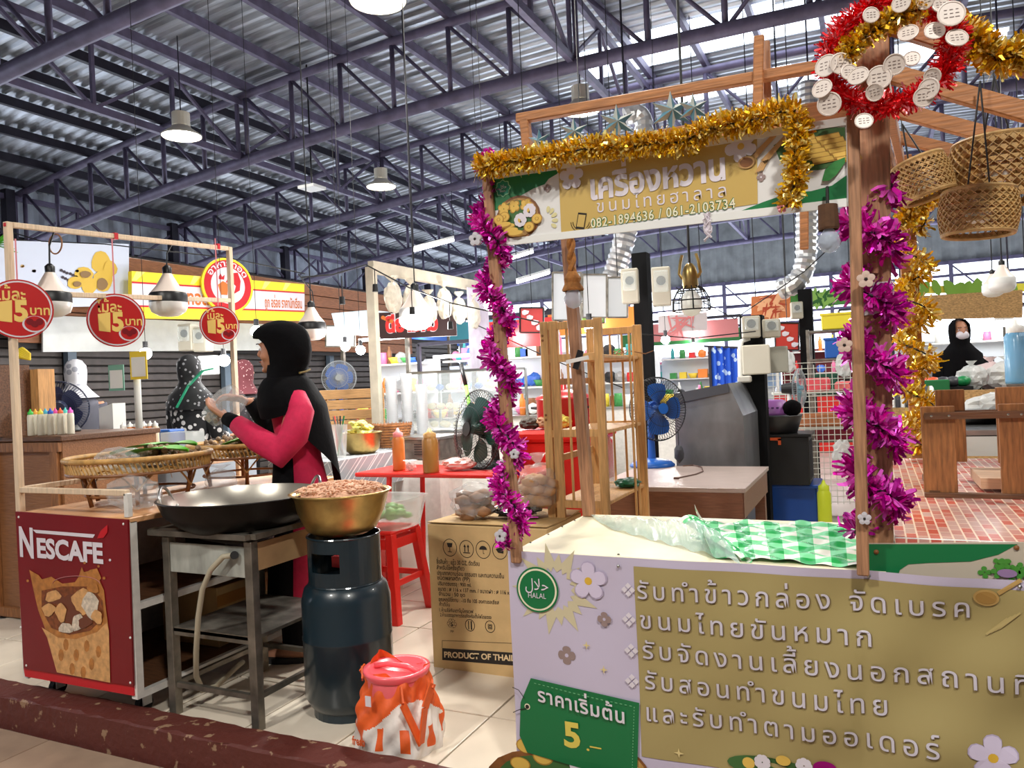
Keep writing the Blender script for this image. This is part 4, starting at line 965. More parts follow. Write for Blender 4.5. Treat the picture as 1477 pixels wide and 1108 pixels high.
# ---- round price discs hanging from the rail
dm = mat('disc_red', (186, 22, 22), .4); dy = mat('disc_yellow', (236, 200, 110), .45)
def disc(px, py, r_px, lab, X=RX + .03, tail=True):
    c_ = PX(px, py, X); F = (c_ - Vector((0, 0, CZ))).dot(fw); r = r_px * F / FPX
    t = thing('price_disc', lab, 'sign', tuple(c_), math.radians(62), 'red round price discs on the cart frame')
    b = B(); b.m(dm).poly(circ(0, 0, r, 0, 40)); b.m(letter).prism(circ(0, 0, r, .0008, 40), (0, .004, 0)); b.m(letter).poly(circ(0, 0, r * .95, -.0008, 40)); b.m(dm).poly(circ(0, 0, r * .9, -.0014, 40)); b.done('disc', None, t, fixn=False)
    text("ไม้ละ", -r * .66, r * .3, r * .85, r * .55, t, dy, -.002, bold=.02); text("5", -r * .16, -r * .38, r * .4, r * .95, t, dy, -.002, bold=.05); text("บาท", r * .3, -r * .18, r * .58, r * .42, t, dy, -.002, bold=.02)
    b = B(); b.m(dy).prism([(-r * .62, -.002, r * .22), (-r * .2, -.002, r * .3), (-r * .22, -.002, -r * .45), (-r * .6, -.002, -r * .4)], (0, .001, 0)); b.done('skewer_print', None, t, fixn=False)
    b = B(); b.m(letter).poly(circ(r * .42, -r * .5, r * .36, -.002, 24, r * .28)); b.m(dm).poly(circ(r * .42, -r * .48, r * .3, -.0026, 24, r * .25)); b.m(maroon)
    for k in range(3): b.poly(circ(r * (.28 + .14 * k), -r * (.42 + .08 * (k % 2)), r * .11, -.0032 - .0004 * k, 14))
    b.done('meatball_print', None, t, fixn=False)
    zt = PX(px, py, X).z; z2 = (PX(px, 345, X).z if tail else zt + r + .02) - zt
    b = B(); b.box((-.003, .003, (r + z2) / 2), (.006, .001, max(.01, z2 - r - .0))); b.done('pink_ribbon', mat('pink_ribbon', (226, 140, 150), .5), t)
    return t
disc(28, 446, 43, 'red price disc cut by the left frame post'); disc(168, 462, 38.5, 'red price disc hanging in the middle of the display frame'); disc(317, 469, 28, 'small far red price disc beside the right frame post')

# ---- LED bulbs with black band
def ledbulb(px, py, F, r_px, lab, cordtop, banded=True, on=False, roof=False):
    c_ = PF(px, py, F); r = r_px * F / FPX
    t = thing('led_bulb', lab, 'lamp', tuple(c_), 0, 'hanging LED bulbs')
    b = B(); b.lathe([(0, -r * .78), (r * .5, -r * .72), (r * .88, -r * .5), (r, -r * .2), (r * 1.0, 0)], n=24); b.done('diffuser', lit2 if on else mat('bulb_diffuser', (238, 236, 232), .3), t, smooth=True)
    b = B(); b.lathe([(r, 0), (r * 1.0, r * .45), (r * .93, r * .55)], n=24); b.done('band', black_plastic if banded else plastic_white, t, smooth=True)
    b = B(); b.lathe([(r * .93, r * .55), (r * .6, r * .95), (r * .3, r * 1.5), (r * .24, r * 1.62)], n=24); b.done('neck', mat('bulb_neck', (236, 220, 208), .4), t, smooth=True)
    b = B(); b.lathe([(r * .24, r * 1.58), (r * .25, r * 1.95), (r * .1, r * 2.1), (0, r * 2.1)], n=14); b.done('socket', black_plastic, t, smooth=True)
    top = PF(*cordtop, F) - c_; top.z = roofz(c_.x) + .1 - c_.z if roof else top.z; b = B(); b.tube([(0, 0, r * 2.1), (r * .05, 0, (r * 2.1 + top.z) / 2), tuple(top)], .004, 5); b.done('cord', cable_m, t)
    return t
fr = lambda px: (PX(px, 345, RX) - Vector((0, 0, CZ))).dot(fw)
ledbulb(74, 437, fr(80), 27, 'black banded LED bulb left of the middle price disc', (80, 328)); ledbulb(243, 437, fr(250), 26, 'black banded LED bulb right of the middle price disc', (250, 348)); ledbulb(450, 476, 4.6, 20, 'black banded LED bulb behind the black hijab', (452, 392), roof=True)
q = PF(80, 352, 3.9); b = B(); b.tube([q + Vector((.05 * math.cos(i * pi / 12), 0, .05 * math.sin(i * pi / 12))) for i in range(24)], .004, 6, closed=True); b.done('rattan_ring', rattan_dark, loc=tuple(q), label='thin brown ring hooked over the left bulb cord', cat='ring')

# ---- rattan trays on stands
def tray(c_, r, h, lab):
    t = thing('rattan_tray', lab, 'tray', c_, 0, 'rattan trays standing on the cart')
    b = B(); b.tube([(r * math.cos(2 * pi * i / 48), r * math.sin(2 * pi * i / 48), h) for i in range(48)], .011, 8, closed=True); b.done('rim', rattan, t, smooth=True)
    b = B()
    for i in range(90):
        a = 2 * pi * i / 90; a2 = a + .07; b.bar((r * math.cos(a), r * math.sin(a), h), (r * .97 * math.cos(a2), r * .97 * math.sin(a2), h - .055), .007, .003)
    b.done('woven_wall', rattan, t, kind='stuff')
    b = B(); b.tube([(r * .97 * math.cos(2 * pi * i / 48), r * .97 * math.sin(2 * pi * i / 48), h - .058) for i in range(48)], .007, 6, closed=True); b.done('lower_rim', rattan_dark, t)
    b = B(); b.lathe([(0, h - .05), (r * .95, h - .05)], n=40); b.done('base_mat', mat('rattan_mat', (176, 140, 86), .6, 0, .4, 60), t)
    for k in range(6):
        a = .3 + 2 * pi * k / 6; p = Vector((r * .72 * math.cos(a), r * .72 * math.sin(a), 0)); b = B(); b.cyl(p + Vector((0, 0, .009)), (r * .82 * math.cos(a), r * .82 * math.sin(a), h - .06), .009, n=8); b.done('leg', rattan_dark, t, smooth=True)
        a2 = .3 + 2 * pi * (k + 1) / 6
        b = B(); b.tube([(r * .8 * math.cos(a + (a2 - a) * u), r * .8 * math.sin(a + (a2 - a) * u), h * (.35 + .45 * math.sin(pi * u))) for u in [i / 8 for i in range(9)]], .004, 5); b.done('arch', rattan, t)
    b = B(); b.tube([(r * .74 * math.cos(2 * pi * i / 36), r * .74 * math.sin(2 * pi * i / 36), .05) for i in range(36)], .006, 6, closed=True); b.done('foot_ring', rattan_dark, t)
    return t
T1, T2 = Vector((-2.86, 2.3, .766)), Vector((-2.86, 2.9, .766))
tray(tuple(T1), .285, .2, 'front round rattan tray with banana leaves and a plastic bag'); tray(tuple(T2), .26, .2, 'rear round rattan tray heaped with skewers')
def leafp(c_, r, a, lab, tilt=.3):
    b = B()
    def f(u, v):
        w_ = math.sin(pi * min(u * .93 + .05, 1)) * r * .55 * (2 * v - 1); x = (u - .5) * 2 * r
        return Vector((x * math.cos(a) - w_ * math.sin(a), x * math.sin(a) + w_ * math.cos(a), .02 * math.sin(pi * u) + abs(2 * v - 1) * .012 + tilt * (u - .3) * r * .5)) + Vector(c_)
    b.grid(f, 14, 8); b.done('banana_leaf', leaf, loc=c_, smooth=True, label=lab, cat='leaf', group='banana leaves lining the rattan trays')
leafp(tuple(T1 + Vector((-.09, .1, .205))), .15, .5, 'banana leaf at the left rear of the front tray'); leafp(tuple(T1 + Vector((.13, -.02, .205))), .15, .2, 'large banana leaf at the right of the front tray', .15)
leafp(tuple(T1 + Vector((.03, .15, .21))), .13, .1, 'banana leaf in the middle rear of the front tray'); leafp(tuple(T2 + Vector((.15, -.12, .205))), .12, .7, 'banana leaf on the rear tray under the woman hands')
ballm = mat('meatball', (150, 122, 92), .6, 0, .3, 40); stickm = mat('bamboo_stick', (214, 176, 112), .6)
def skewers(c_, n, rr, lab):
    t = thing('meatball_skewers', lab, 'food', tuple(c_))
    bb = B(); bs = B()
    for i in range(n):
        a = R.uniform(0, 2 * pi); r0 = R.uniform(0, rr); p = Vector((r0 * math.cos(a), r0 * math.sin(a) * .8, R.uniform(.0, .05) * (1 - r0 / rr) + .016)); d = Vector((R.uniform(-1, 1), R.uniform(-.3, .3), R.uniform(0, .3))).normalized()
        for k in range(3): bb.blob(p + d * .026 * k, .014, jit=.05, sub=1)
        bs.cyl(p - d * .07, p, .0015, n=4)
    bb.done('meatballs', ballm, t, smooth=True, kind='stuff'); bs.done('bamboo_sticks', stickm, t, kind='stuff')
skewers(T2 + Vector((.03, .0, .165)), 120, .21, 'heap of grey meatball skewers on the rear rattan tray'); skewers(T1 + Vector((.05, .06, .16)), 60, .19, 'meatball skewers in the front rattan tray under the leaves')
def bag(c_, sz, lab, material=clear, cat='bag', jit=.16, knot=True, fill=None, name='plastic_bag', rot=0, group=None):
    t = thing(name, lab, cat, tuple(c_), rot, group)
    b = B(); b.blob((0, 0, sz[2] / 2), .5, sz, jit, 3); 
    if knot: b.lathe([(.02, sz[2] * .93), (.01, sz[2] * 1.02), (.035, sz[2] * 1.14), (.045, sz[2] * 1.2)], n=10, jit=.3)
    for v in b.bm.verts: v.co.z = max(v.co.z, .001)
    b.done('film', material, t, smooth=False)
    if fill:
        b = B()
        for i in range(fill[1]): b.blob((R.uniform(-.3, .3) * sz[0], R.uniform(-.3, .3) * sz[1], R.uniform(.15, .7) * sz[2]), fill[2], (1.4, 1, .8), .1, 1)
        b.done('contents', fill[0], t, smooth=True, kind='stuff')
    return t
bag(T1 + Vector((-.02, -.07, .15)), (.26, .16, .09), 'clear plastic bag lying in the front rattan tray', knot=False)
bag((-2.68, 2.12, .767), (.24, .16, .14), 'crumpled clear plastic bag beside the front tray feet on the cart')
bag((-2.66, 2.55, .767), (.12, .14, .11), 'small knotted plastic bag behind the front tray legs')

# ================================================================== GAS WOK TABLE
gx0, gx1, gy0, gy1, gz = -2.47, -2.02, 2.06, 2.56, .70
g_ = thing('gas_wok_table', 'rusty steel wok burner table with shelf and rubber hose', 'table', ((gx0 + gx1) / 2, (gy0 + gy1) / 2, 0)); GO = Vector(g_.location)
def gp_(b, n, m_, **k): return b.done(n, m_, g_, world=True, **k)
for x in (gx0 + .02, gx1 - .02):
    for y in (gy0 + .02, gy1 - .02): b = B(); b.box((x, y, gz / 2 - .01), (.035, .035, gz - .02), bev=.002); gp_(b, 'leg', worn_steel)
for p, q in (((gx0 - .04, gy0, gz), (gx1, gy0, gz)), ((gx0 - .04, gy1, gz), (gx1, gy1, gz)), ((gx0 - .04, gy0, gz), (gx0 - .04, gy1, gz)), ((gx1, gy0, gz), (gx1, gy1, gz))):
    b = B(); b.bar(p, q, .05, .02); gp_(b, 'top_rail', worn_steel)
for x in (gx0 + .1, gx1 - .1): b = B(); b.box((x, (gy0 + gy1) / 2, gz - .012), (.035, gy1 - gy0, .008)); gp_(b, 'pan_support', dark_steel)
b = B(); b.box(((gx0 + gx1) / 2, gy0 + .012, gz - .095), (gx1 - gx0 - .07, .006, .11)); gp_(b, 'apron', rusty_panel)
b = B(); b.box((gx1 - .012, (gy0 + gy1) / 2, gz - .08), (.006, gy1 - gy0 - .03, .1)); gp_(b, 'side_panel', mat('tan_panel', (196, 160, 116), .5, .3, .3, 6))
b = B(); b.box(((gx0 + gx1) / 2, (gy0 + gy1) / 2, .33), (gx1 - gx0 - .04, gy1 - gy0 - .02, .012)); gp_(b, 'shelf', worn_steel)
b = B(); b.box(((gx0 + gx1) / 2, gy0 + .02, .325), (gx1 - gx0 - .06, .02, .03)); gp_(b, 'shelf_rail', worn_steel)
b = B(); b.box(((gx0 + gx1) / 2, gy0 + .02, .12), (gx1 - gx0 - .06, .018, .018)); gp_(b, 'lower_rail', worn_steel)
b = B(); b.box(((gx0 + gx1) / 2, gy1 - .02, .12), (gx1 - gx0 - .06, .018, .018)); gp_(b, 'lower_rail', worn_steel)
for x in (gx0 + .02, gx1 - .02): b = B(); b.box((x, (gy0 + gy1) / 2, .12), (.018, gy1 - gy0 - .07, .018)); gp_(b, 'lower_rail', worn_steel)
b = B(); b.cyl(PY(321, 771, gy0 - .01), PY(321, 771, gy0 + .02), .012, n=10); gp_(b, 'burner_knob', steel)
hp = [PY(x, y, Y) for x, y, Y in ((338, 801, gy0 - .002), (322, 803, gy0 - .02), (304, 822, gy0 - .03), (292, 850, gy0 - .03), (286, 890, gy0 - .03), (283, 940, gy0 - .02), (283, 975, gy0 + .03), (292, 996, gy0 + .08), (312, 990, gy0 + .16), (335, 968, gy0 + .26), (350, 955, gy0 + .36))]
b = B(); b.tube(hp, .0105, 8); gp_(b, 'gas_hose', mat('hose', (170, 160, 138), .6), smooth=True)
b = B(); b.cyl(PY(338, 801, gy0 - .012), PY(338, 801, gy0 + .012), .015, n=10); gp_(b, 'hose_nut', black_rubber)
b = B(); b.lathe([(.09, -.09), (.1, -.03), (.06, -.02)], c=(-2.26, 2.3, gz), n=20); gp_(b, 'burner', dark_steel)
# wok
WK = Vector((-2.225, 2.235, .815)); wr_ = .30
wk = thing('wok', 'large black steel wok with two loop handles on the gas table', 'wok', (WK.x, WK.y, .64))
dz = .18
prof = [(0, 0.004), (.08, .008), (.16, .035), (.23, .085), (.28, .13), (wr_, dz)]
b = B(); b.m(wok_in).lathe([(r, z + .004) for r, z in prof], n=48, cap0=False); b.done('bright_inside', None, wk, smooth=True, fixn=False)
b = B(); b.lathe([(0, 0)] + [(r + .002, z - .002) for r, z in prof[1:]] + [(wr_ + .008, dz + .002), (wr_ - .001, dz + .004)], n=48); b.done('bowl', wok_out, wk, smooth=True)
for a in (math.radians(205), math.radians(60)):
    b = B(); d = Vector((math.cos(a), math.sin(a), 0)); e = Vector((-d.y, d.x, 0)); pts = []
    for i in range(13):
        t_ = pi * i / 12; pts.append(d * (wr_ - .012 + .018 * math.sin(t_)) + e * (.055 * math.cos(t_)) + Vector((0, 0, dz - .035 + .075 * math.sin(t_))))
    b.tube(pts, .006, 8); h_ = b.done('loop_handle', steel, wk, smooth=True)
    for s_ in (1, -1): b = B(); b.blob(d * (wr_ - .024) + e * (.055 * s_) + Vector((0, 0, dz - .04)), .009, sub=1, jit=0); b.done('rivet', steel, h_, smooth=True)

# ================================================================== GAS CYLINDER, brass bowl, bag, box
CB = Vector((-1.83, 2.34, 0)); zc = lambda y: PY(468, y, CB.y - .1).z
cyl = thing('gas_cylinder', 'dark blue LPG gas cylinder holding up a brass bowl', 'gas cylinder', tuple(CB))
rb = .165
b = B(); b.lathe([(.12, .02), (rb - .02, .045), (rb, .08), (rb, .285), (rb + .002, .29), (rb + .002, .296), (rb, .3), (rb, .43), (rb - .012, .475), (rb - .05, .505), (0, .52)], n=40); b.done('tank', navy, cyl, smooth=True)
b = B(); b.lathe([(.13, 0), (.135, .0), (.135, .06), (.13, .06)], n=32); b.done('foot_ring', navy, cyl)
b = B()       # collar with two windows
N_ = 48; holes = lambda a: any(abs((a - h + pi) % (2 * pi) - pi) < .5 for h in (-1.5, 1.64))
zs = [.49, .545, .615, .665]
cr = .135
for i in range(N_):
    a0_, a1_ = 2 * pi * i / N_, 2 * pi * (i + 1) / N_
    for j in range(3):
        if j == 1 and holes((a0_ + a1_) / 2): continue
        for r_ in (cr, cr - .004): b.poly([(r_ * math.cos(a), r_ * math.sin(a), z) for a, z in ((a0_, zs[j]), (a1_, zs[j]), (a1_, zs[j + 1]), (a0_, zs[j + 1]))])
for z in (zs[0], zs[3]): b.tube([(cr * math.cos(2 * pi * i / 48), cr * math.sin(2 * pi * i / 48), z) for i in range(48)], .004, 6, closed=True)
b.done('collar', navy, cyl)
b = B(); b.cyl((0, 0, .52), (0, 0, .575), .02, n=12); b.cyl((-.03, 0, .575), (.03, 0, .575), .013, n=10); b.done('valve', brass, cyl)
b = B(); b.box((.02, -.06, .575), (.05, .02, .04)); b.done('warning_tag', red_strip, cyl)
BW = CB + Vector((-.005, 0, .668)); bw = thing('brass_bowl', 'large brass bowl of pinkish ground meat on the gas cylinder', 'bowl', tuple(BW))
pr_ = [(0, 0), (.1, .002), (.13, .02), (.158, .08), (.178, .145), (.186, .152)]
b = B(); b.lathe(pr_ + [(.192, .158), (.182, .16), (.17, .145), (.15, .08), (.12, .03), (0, .015)], n=44); b.done('bowl_body', brass, bw, smooth=True)
b = B(); b.lathe([(0, .19), (.05, .186), (.1, .176), (.14, .16), (.165, .142), (.16, .12), (.1, .07), (0, .05)], n=60, jit=.035); mt = b.done('ground_meat', mat('meat', (232, 182, 150), .75, 0, .25, 70, bump=.6), bw, smooth=True)
b = B()
for i in range(260):
    a, r_ = R.uniform(0, 2 * pi), .155 * math.sqrt(R.random()); z = .188 - .9 * r_ * r_; d = Vector((R.uniform(-1, 1), R.uniform(-1, 1), R.uniform(-.1, .3))).normalized() * .014
    p = Vector((r_ * math.cos(a), r_ * math.sin(a), z)); b.tube([p - d, p + Vector((0, 0, .006)), p + d], .0035, 5)
b.done('meat_strands', mat('meat', (0, 0, 0)), bw, kind='stuff', smooth=True)
# orange bag with pink lidded tub
OB = Vector((-1.5, 2.17, 0)); ob = thing('orange_shopping_bag', 'orange and white patterned shopping bag with shoulder straps', 'bag', tuple(OB))
b = B(); b.m(orange); b.m(mat('bag_white', (232, 222, 214), .5, 0, .1, 30, bump=.3))
def bagf(u, v):
    a = 2 * pi * u; z = .255 * v; r = .125 + .02 * math.sin(3 * v + 1) - .012 * v + .006 * math.sin(7 * a + 9 * v) + .004 * math.sin(13 * a - 20 * v)
    sq = 1 / max(abs(math.cos(a)), abs(math.sin(a))) ** .35
    return (r * math.cos(a) * sq * 1.02, r * math.sin(a) * sq * .85, z + (.03 * max(0, math.cos(a - 2.8)) ** 6 if v > .95 else 0) + .012 * math.sin(3 * a) * v)
b.grid(bagf, 150, 60, closed_u=True)
b.poly([bagf(i / 150, 0) for i in range(150)][::-1])
for f_ in b.bm.faces:
    c_ = f_.calc_center_median(); a = math.atan2(c_.y, c_.x); z = c_.z
    orange_here = z > .135 + .05 * math.cos(a * 2 + 1.2) or (abs(((a + 1.2) * 3) % 2 - 1) < .3 and .03 < z < .1)
    f_.material_index = 0 if orange_here else 1
b.done('bag_body', None, ob, smooth=True)
for s_, aa in ((1, -.5), (-1, 2.7)):
    b = B(); pts = [(.13 * math.cos(aa + .45) + .015 * math.cos(aa), .11 * math.sin(aa + .45), .2), (.16 * math.cos(aa + .3), .14 * math.sin(aa + .3), .235), (.17 * math.cos(aa), .14 * math.sin(aa) , .17), (.17 * math.cos(aa - .1), .15 * math.sin(aa - .1), .06 if s_ > 0 else .18), (.15 * math.cos(aa - .4), .14 * math.sin(aa - .4), .19), (.128 * math.cos(aa - .45), .11 * math.sin(aa - .45), .235)]
    for p, q in zip(pts, pts[1:]): b.bar(p, q, .006, .03)
    b.done('strap', orange, ob)
b = B(); b.box(PY(531, 1012, OB.y - .125) - OB, (.022, .002, .034)); b.done('paper_label', letter, ob)
ot = text("fresh", -.1, .04, .05, .04, ob, orange, -.128, bold=.03)
pt = thing('pink_lidded_tub', 'pink round tub with a moulded handle lid inside the orange bag', 'tub', tuple(OB + Vector((0, 0, .012))))
b = B(); b.lathe([(.085, 0), (.1, .22), (.1, .228)], n=32, cap0=True); b.done('tub', pink_plastic, pt, smooth=True)
b = B(); b.lathe([(0, .235), (.085, .235), (.095, .25), (.112, .252), (.113, .243), (.104, .226)], n=40); b.done('lid', mat('pink_lid', (248, 100, 110), .28, spec=.6), pt, smooth=True)
b = B(); b.tube([(-.088, .0, .243), (-.04, .008, .252), (.04, .008, .252), (.088, .0, .243)], .009, 8); b.done('lid_handle', mat('pink_lid', (0, 0, 0)), pt, smooth=True)

# cardboard box with print
bx0, bx1, by = PY(628, 960, 2.81).x - .01, -1.2, 2.81; bzt = PY(640, 757, by).z
CBX = thing('cardboard_box', 'tall cardboard carton printed with Thai text and handling symbols', 'box', (bx0, by, 0)); bw_ = bx1 - bx0
b = B(); b.m(card).box((bw_ / 2, .2, bzt / 2), (bw_, .4, bzt), bev=.004); b.done('carton_body', None, CBX)
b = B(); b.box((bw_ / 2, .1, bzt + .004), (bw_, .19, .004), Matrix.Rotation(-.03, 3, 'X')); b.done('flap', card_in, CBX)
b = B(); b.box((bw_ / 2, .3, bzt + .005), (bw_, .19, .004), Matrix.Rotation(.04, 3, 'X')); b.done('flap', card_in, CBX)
bq = lambda x, y, d=.001: PY(x, y, by) - Vector((bx0, by, 0)) + Vector((0, -d, 0))
def btext(s, x, y, x2, h, mm=black_ink, bold=0.):
    p, q = bq(x, y), bq(x2, y + (x2 - x) * .055); text(s, p.x, p.z, q.x - p.x, h, CBX, mm, -.0012, bold=bold, slant=(q.z - p.z) / (q.x - p.x))
for s, y, x2, h, x in (("ชื่อสินค้า : แก้ว 30 OZ. ตัดเรียบ", 813, 692, .026, 630), ("สำหรับใช้ครั้งเดียว", 821, 670, .024, 630), ("ประเภทความร้อน ธรรมดา และทนความเย็น", 829, 727, .024, 631), ("ชนิดพลาสติก (PP)", 836, 678, .024, 631), ("ปริมาตรบรรจุ : 900 ml.", 844, 680, .022, 632),
                   ("ขนาด : ∅ 116 x 137 mm. / ขนาดฝา : ∅ 116 x", 852, 735, .023, 632), ("จำนวน : 50 ชุด", 859, 671, .022, 633), ("อุณหภูมิใช้งาน : -10 ถึง 105 องศาเซลเซียส", 867, 720, .022, 633), ("คำเตือน", 874, 649, .022, 634), ("1.ห้ามใช้กับเตาไมโครเวฟ", 882, 683, .02, 634), ("2.ห้ามบรรจุอาหารร้อนจัดหรือตั้งไฟโดยตรง", 889, 709, .02, 635)):
    btext(s, x, y, x2, h, bold=.012)
b = B(); b.prism([bq(638, 935, .0008), bq(790, 945, .0008), bq(790, 964, .0008), bq(638, 952, .0008)], (0, .0006, 0)); b.done('black_bar', black_ink, CBX)
btext("PRODUCT OF THAILAND", 641, 948, 768, .034, mat('card_text', (226, 200, 156), .8), .03)
b = B(); b.tube([bq(638, 924), bq(790, 930)], .0008, 4); b.tube([bq(638, 924), bq(638, 935)], .0008, 4); b.done('form_line', black_ink, CBX, kind='stuff')
def bring(px, py, rx, ry, name='symbol_ring'):
    b = B(); q = bq(px, py); b.tube([(q.x + rx * math.cos(2 * pi * i / 28), q.y, q.z + ry * math.sin(2 * pi * i / 28)) for i in range(28)], .0013, 4, closed=True); return b.done(name, black_ink, CBX)
for k, (px, py) in enumerate(((649, 790), (673, 792), (697, 793), (721, 794))):
    bring(px, py, .033, .036); q = bq(px, py, .0014); b = B()
    P_ = lambda pts: b.poly([(q.x + x, q.y, q.z + z) for x, z in pts])
    if k == 0: P_([(-.014, .02), (.014, .02), (.009, .002), (-.009, .002)]); P_([(-.0015, .003), (.0015, .003), (.0015, -.016), (-.0015, -.016)]); P_([(-.01, -.016), (.01, -.016), (.01, -.019), (-.01, -.019)])
    elif k == 1:
        for s_ in (-.008, .008): P_([(s_ - .002, -.012), (s_ + .002, -.012), (s_ + .002, .01), (s_ - .002, .01)]); P_([(s_ - .006, .008), (s_ + .006, .008), (s_, .02)])
        P_([(-.016, -.014), (.016, -.014), (.016, -.018), (-.016, -.018)])
    elif k == 2:
        P_([(.018 * math.cos(t), .016 * math.sin(t)) for t in [i * pi / 10 for i in range(11)]]); P_([(-.001, 0), (.001, 0), (.001, -.017), (-.001, -.017)]); P_([(-.001, -.017), (.006, -.017), (.006, -.015), (-.001, -.015)])
    else: P_([(-.018, .004), (.0, .012), (.018, .008), (.016, -.012), (-.008, -.01)]); P_([(-.018, .012), (.004, .02), (.006, .017), (-.016, .009)])
    b.done('handling_symbol', black_ink, CBX, fixn=False, kind='stuff')
q = bq(652, 901, .0014); text("♲", q.x - .024, q.z - .012, .048, .05, CBX, black_ink, -.0012); text("5", q.x - .006, q.z - .006, .011, .022, CBX, black_ink, -.0013, bold=.02); text("PP", q.x - .008, q.z - .034, .016, .014, CBX, black_ink, -.0012)
bring(678, 902, .022, .024); bring(707, 904, .022, .024)
q = bq(678, 902, .0014); b = B()
for dx_, w_ in ((-.006, .004), (.007, .006)): b.poly([(q.x + dx_ - w_ / 2, q.y, q.z - .018), (q.x + dx_ + w_ / 2, q.y, q.z - .018), (q.x + dx_ + w_ / 2, q.y, q.z + .018), (q.x + dx_ - w_ / 2, q.y, q.z + .018)])
b.done('cutlery_symbol', black_ink, CBX, fixn=False, kind='stuff')
q = bq(707, 904, .0014); b = B()
for i in range(4):
    a = i * pi / 2 + pi / 4
    for s_ in (.006, .012): b.tube([(q.x + s_ * math.cos(a) , q.y, q.z + s_ * math.sin(a)), (q.x + s_ * math.cos(a + pi / 2), q.y, q.z + s_ * math.sin(a + pi / 2))], .0012, 4)
b.done('standard_mark', black_ink, CBX, kind='stuff')
# things on the box
brownm = mat('brown_bread', (168, 122, 84), .7, 0, .4, 25)
bag(PY(686, 752, 2.95) * 1.0 + Vector((0, 0, .004)), (.22, .2, .17), 'clear bag of brown dried food on the carton left side', knot=False, fill=(brownm, 26, .032))
bag(Vector((bx0 + .34, 3.0, bzt + .012)), (.2, .2, .05), 'flat black plastic bag between the two food bags', mat('black_film', (26, 26, 28), .25, bump=.4), knot=False)
bag(Vector((bx0 + .42, 3.06, bzt + .012)), (.2, .22, .22), 'tall clear bag of orange brown crackers behind the purple post', knot=True, fill=(mat('cracker', (214, 160, 104), .7, 0, .3, 30), 34, .034))
# ================================================================== PEOPLE
def remesh(o, vox):
    m = o.modifiers.new('r', 'REMESH'); m.mode = 'VOXEL'; m.voxel_size = vox; m.use_smooth_shade = True
    s = o.modifiers.new('s', 'SMOOTH'); s.iterations = 4; s.factor = .5
    bpy.context.view_layer.update(); dg = bpy.context.evaluated_depsgraph_get()
    me = bpy.data.meshes.new_from_object(o.evaluated_get(dg)); o.modifiers.clear(); old = o.data; o.data = me; bpy.data.meshes.remove(old)
    for p in me.polygons: p.use_smooth = True
def head(b, c, f, s=1.):          # f: facing direction; skull, jaw, nose, brows, lips, ears, neck
    f = Vector(f).normalized(); l = Vector((-f.y, f.x, 0)).normalized(); u = Vector((0, 0, 1)); M_ = Matrix((l, f, u)).transposed(); c = Vector(c)
    at = lambda x, y, z: c + M_ @ Vector((x, y, z)) * s
    b.blob(c, 1, (.072 * s, .09 * s, .105 * s), 0, 3, M_); b.blob(at(0, .03, -.055), 1, (.052 * s, .058 * s, .055 * s), 0, 3, M_)
    b.blob(at(0, .098, -.018), 1, (.013 * s, .018 * s, .017 * s), 0, 2, M_); b.cyl(at(0, .085, .02), at(0, .105, -.018), .009 * s, .013 * s, 8)
    b.blob(at(0, .088, -.052), 1, (.024 * s, .011 * s, .007 * s), 0, 2, M_); b.blob(at(0, .086, -.064), 1, (.02 * s, .011 * s, .007 * s), 0, 2, M_); b.blob(at(0, .08, -.092), 1, (.02 * s, .014 * s, .014 * s), 0, 2, M_)
    for sx in (-1, 1):
        b.blob(at(.03 * sx, .079, .028), 1, (.02 * s, .012 * s, .008 * s), 0, 2, M_); b.blob(at(.073 * sx, 0, -.005), 1, (.008 * s, .018 * s, .03 * s), 0, 2, M_); b.blob(at(.042 * sx, .055, -.03), 1, (.022 * s, .025 * s, .022 * s), 0, 2, M_)
    b.cyl(at(0, -.015, -.05), at(0, -.02, -.17), .05 * s, .056 * s, 14)
    return at
def eyes(parent, at, mk=None):
    for sx in (-1, 1):
        b = B(); b.m(letter).blob(at(.03 * sx, .077, .006), .0105, sub=1, jit=0); b.m(black_ink).blob(at(.03 * sx, .0845, .006), .0055, sub=1, jit=0); b.done('eye', None, parent, smooth=True, world=True)
        b = B(); b.tube([at(.03 * sx + t, .093, .027 + .005 * math.cos(t * 60)) for t in (-.017, -.008, 0, .008, .017)], .0025, 5); b.done('eyebrow', black_ink, parent, world=True)
def hand(b, w, d, n, curl=.5, s=1., side=1):   # w wrist, d towards fingers, n palm normal (curl direction), thumb on side
    d = Vector(d).normalized(); n = Vector(n); n = (n - d * n.dot(d)).normalized(); x = d.cross(n) * side; w = Vector(w)
    for t in range(5):
        k = t / 4; b.blob(w + d * (.012 + .068 * k) * s, 1, ((.026 + .012 * k) * s, .02 * s, .014 * s), 0, 2, Matrix((x, d, n)).transposed())
    for i, (off, ln_) in enumerate(((.03, .068), (.01, .076), (-.01, .072), (-.029, .058))):
        p = w + (d * .085 + x * off) * s; pts = [p - d * .02 * s, p]; a = .12 + curl * .3; q = p
        for j, fr in enumerate((.42, .32, .26)):
            q = q + (d * math.cos(a) + n * math.sin(a)) * ln_ * fr * s; pts.append(q); a += curl * .75
        b.tube(pts, [.0095 * s, .0095 * s, .0088 * s, .008 * s, .0068 * s], 8)
    p = w + (d * .028 + x * .03) * s; b.tube([w + d * .01 * s, p, p + (d * .03 + x * .02 + n * .008) * s, p + (d * .056 + x * .022 + n * .02) * s], [.012 * s, .012 * s, .0105 * s, .008 * s], 8)

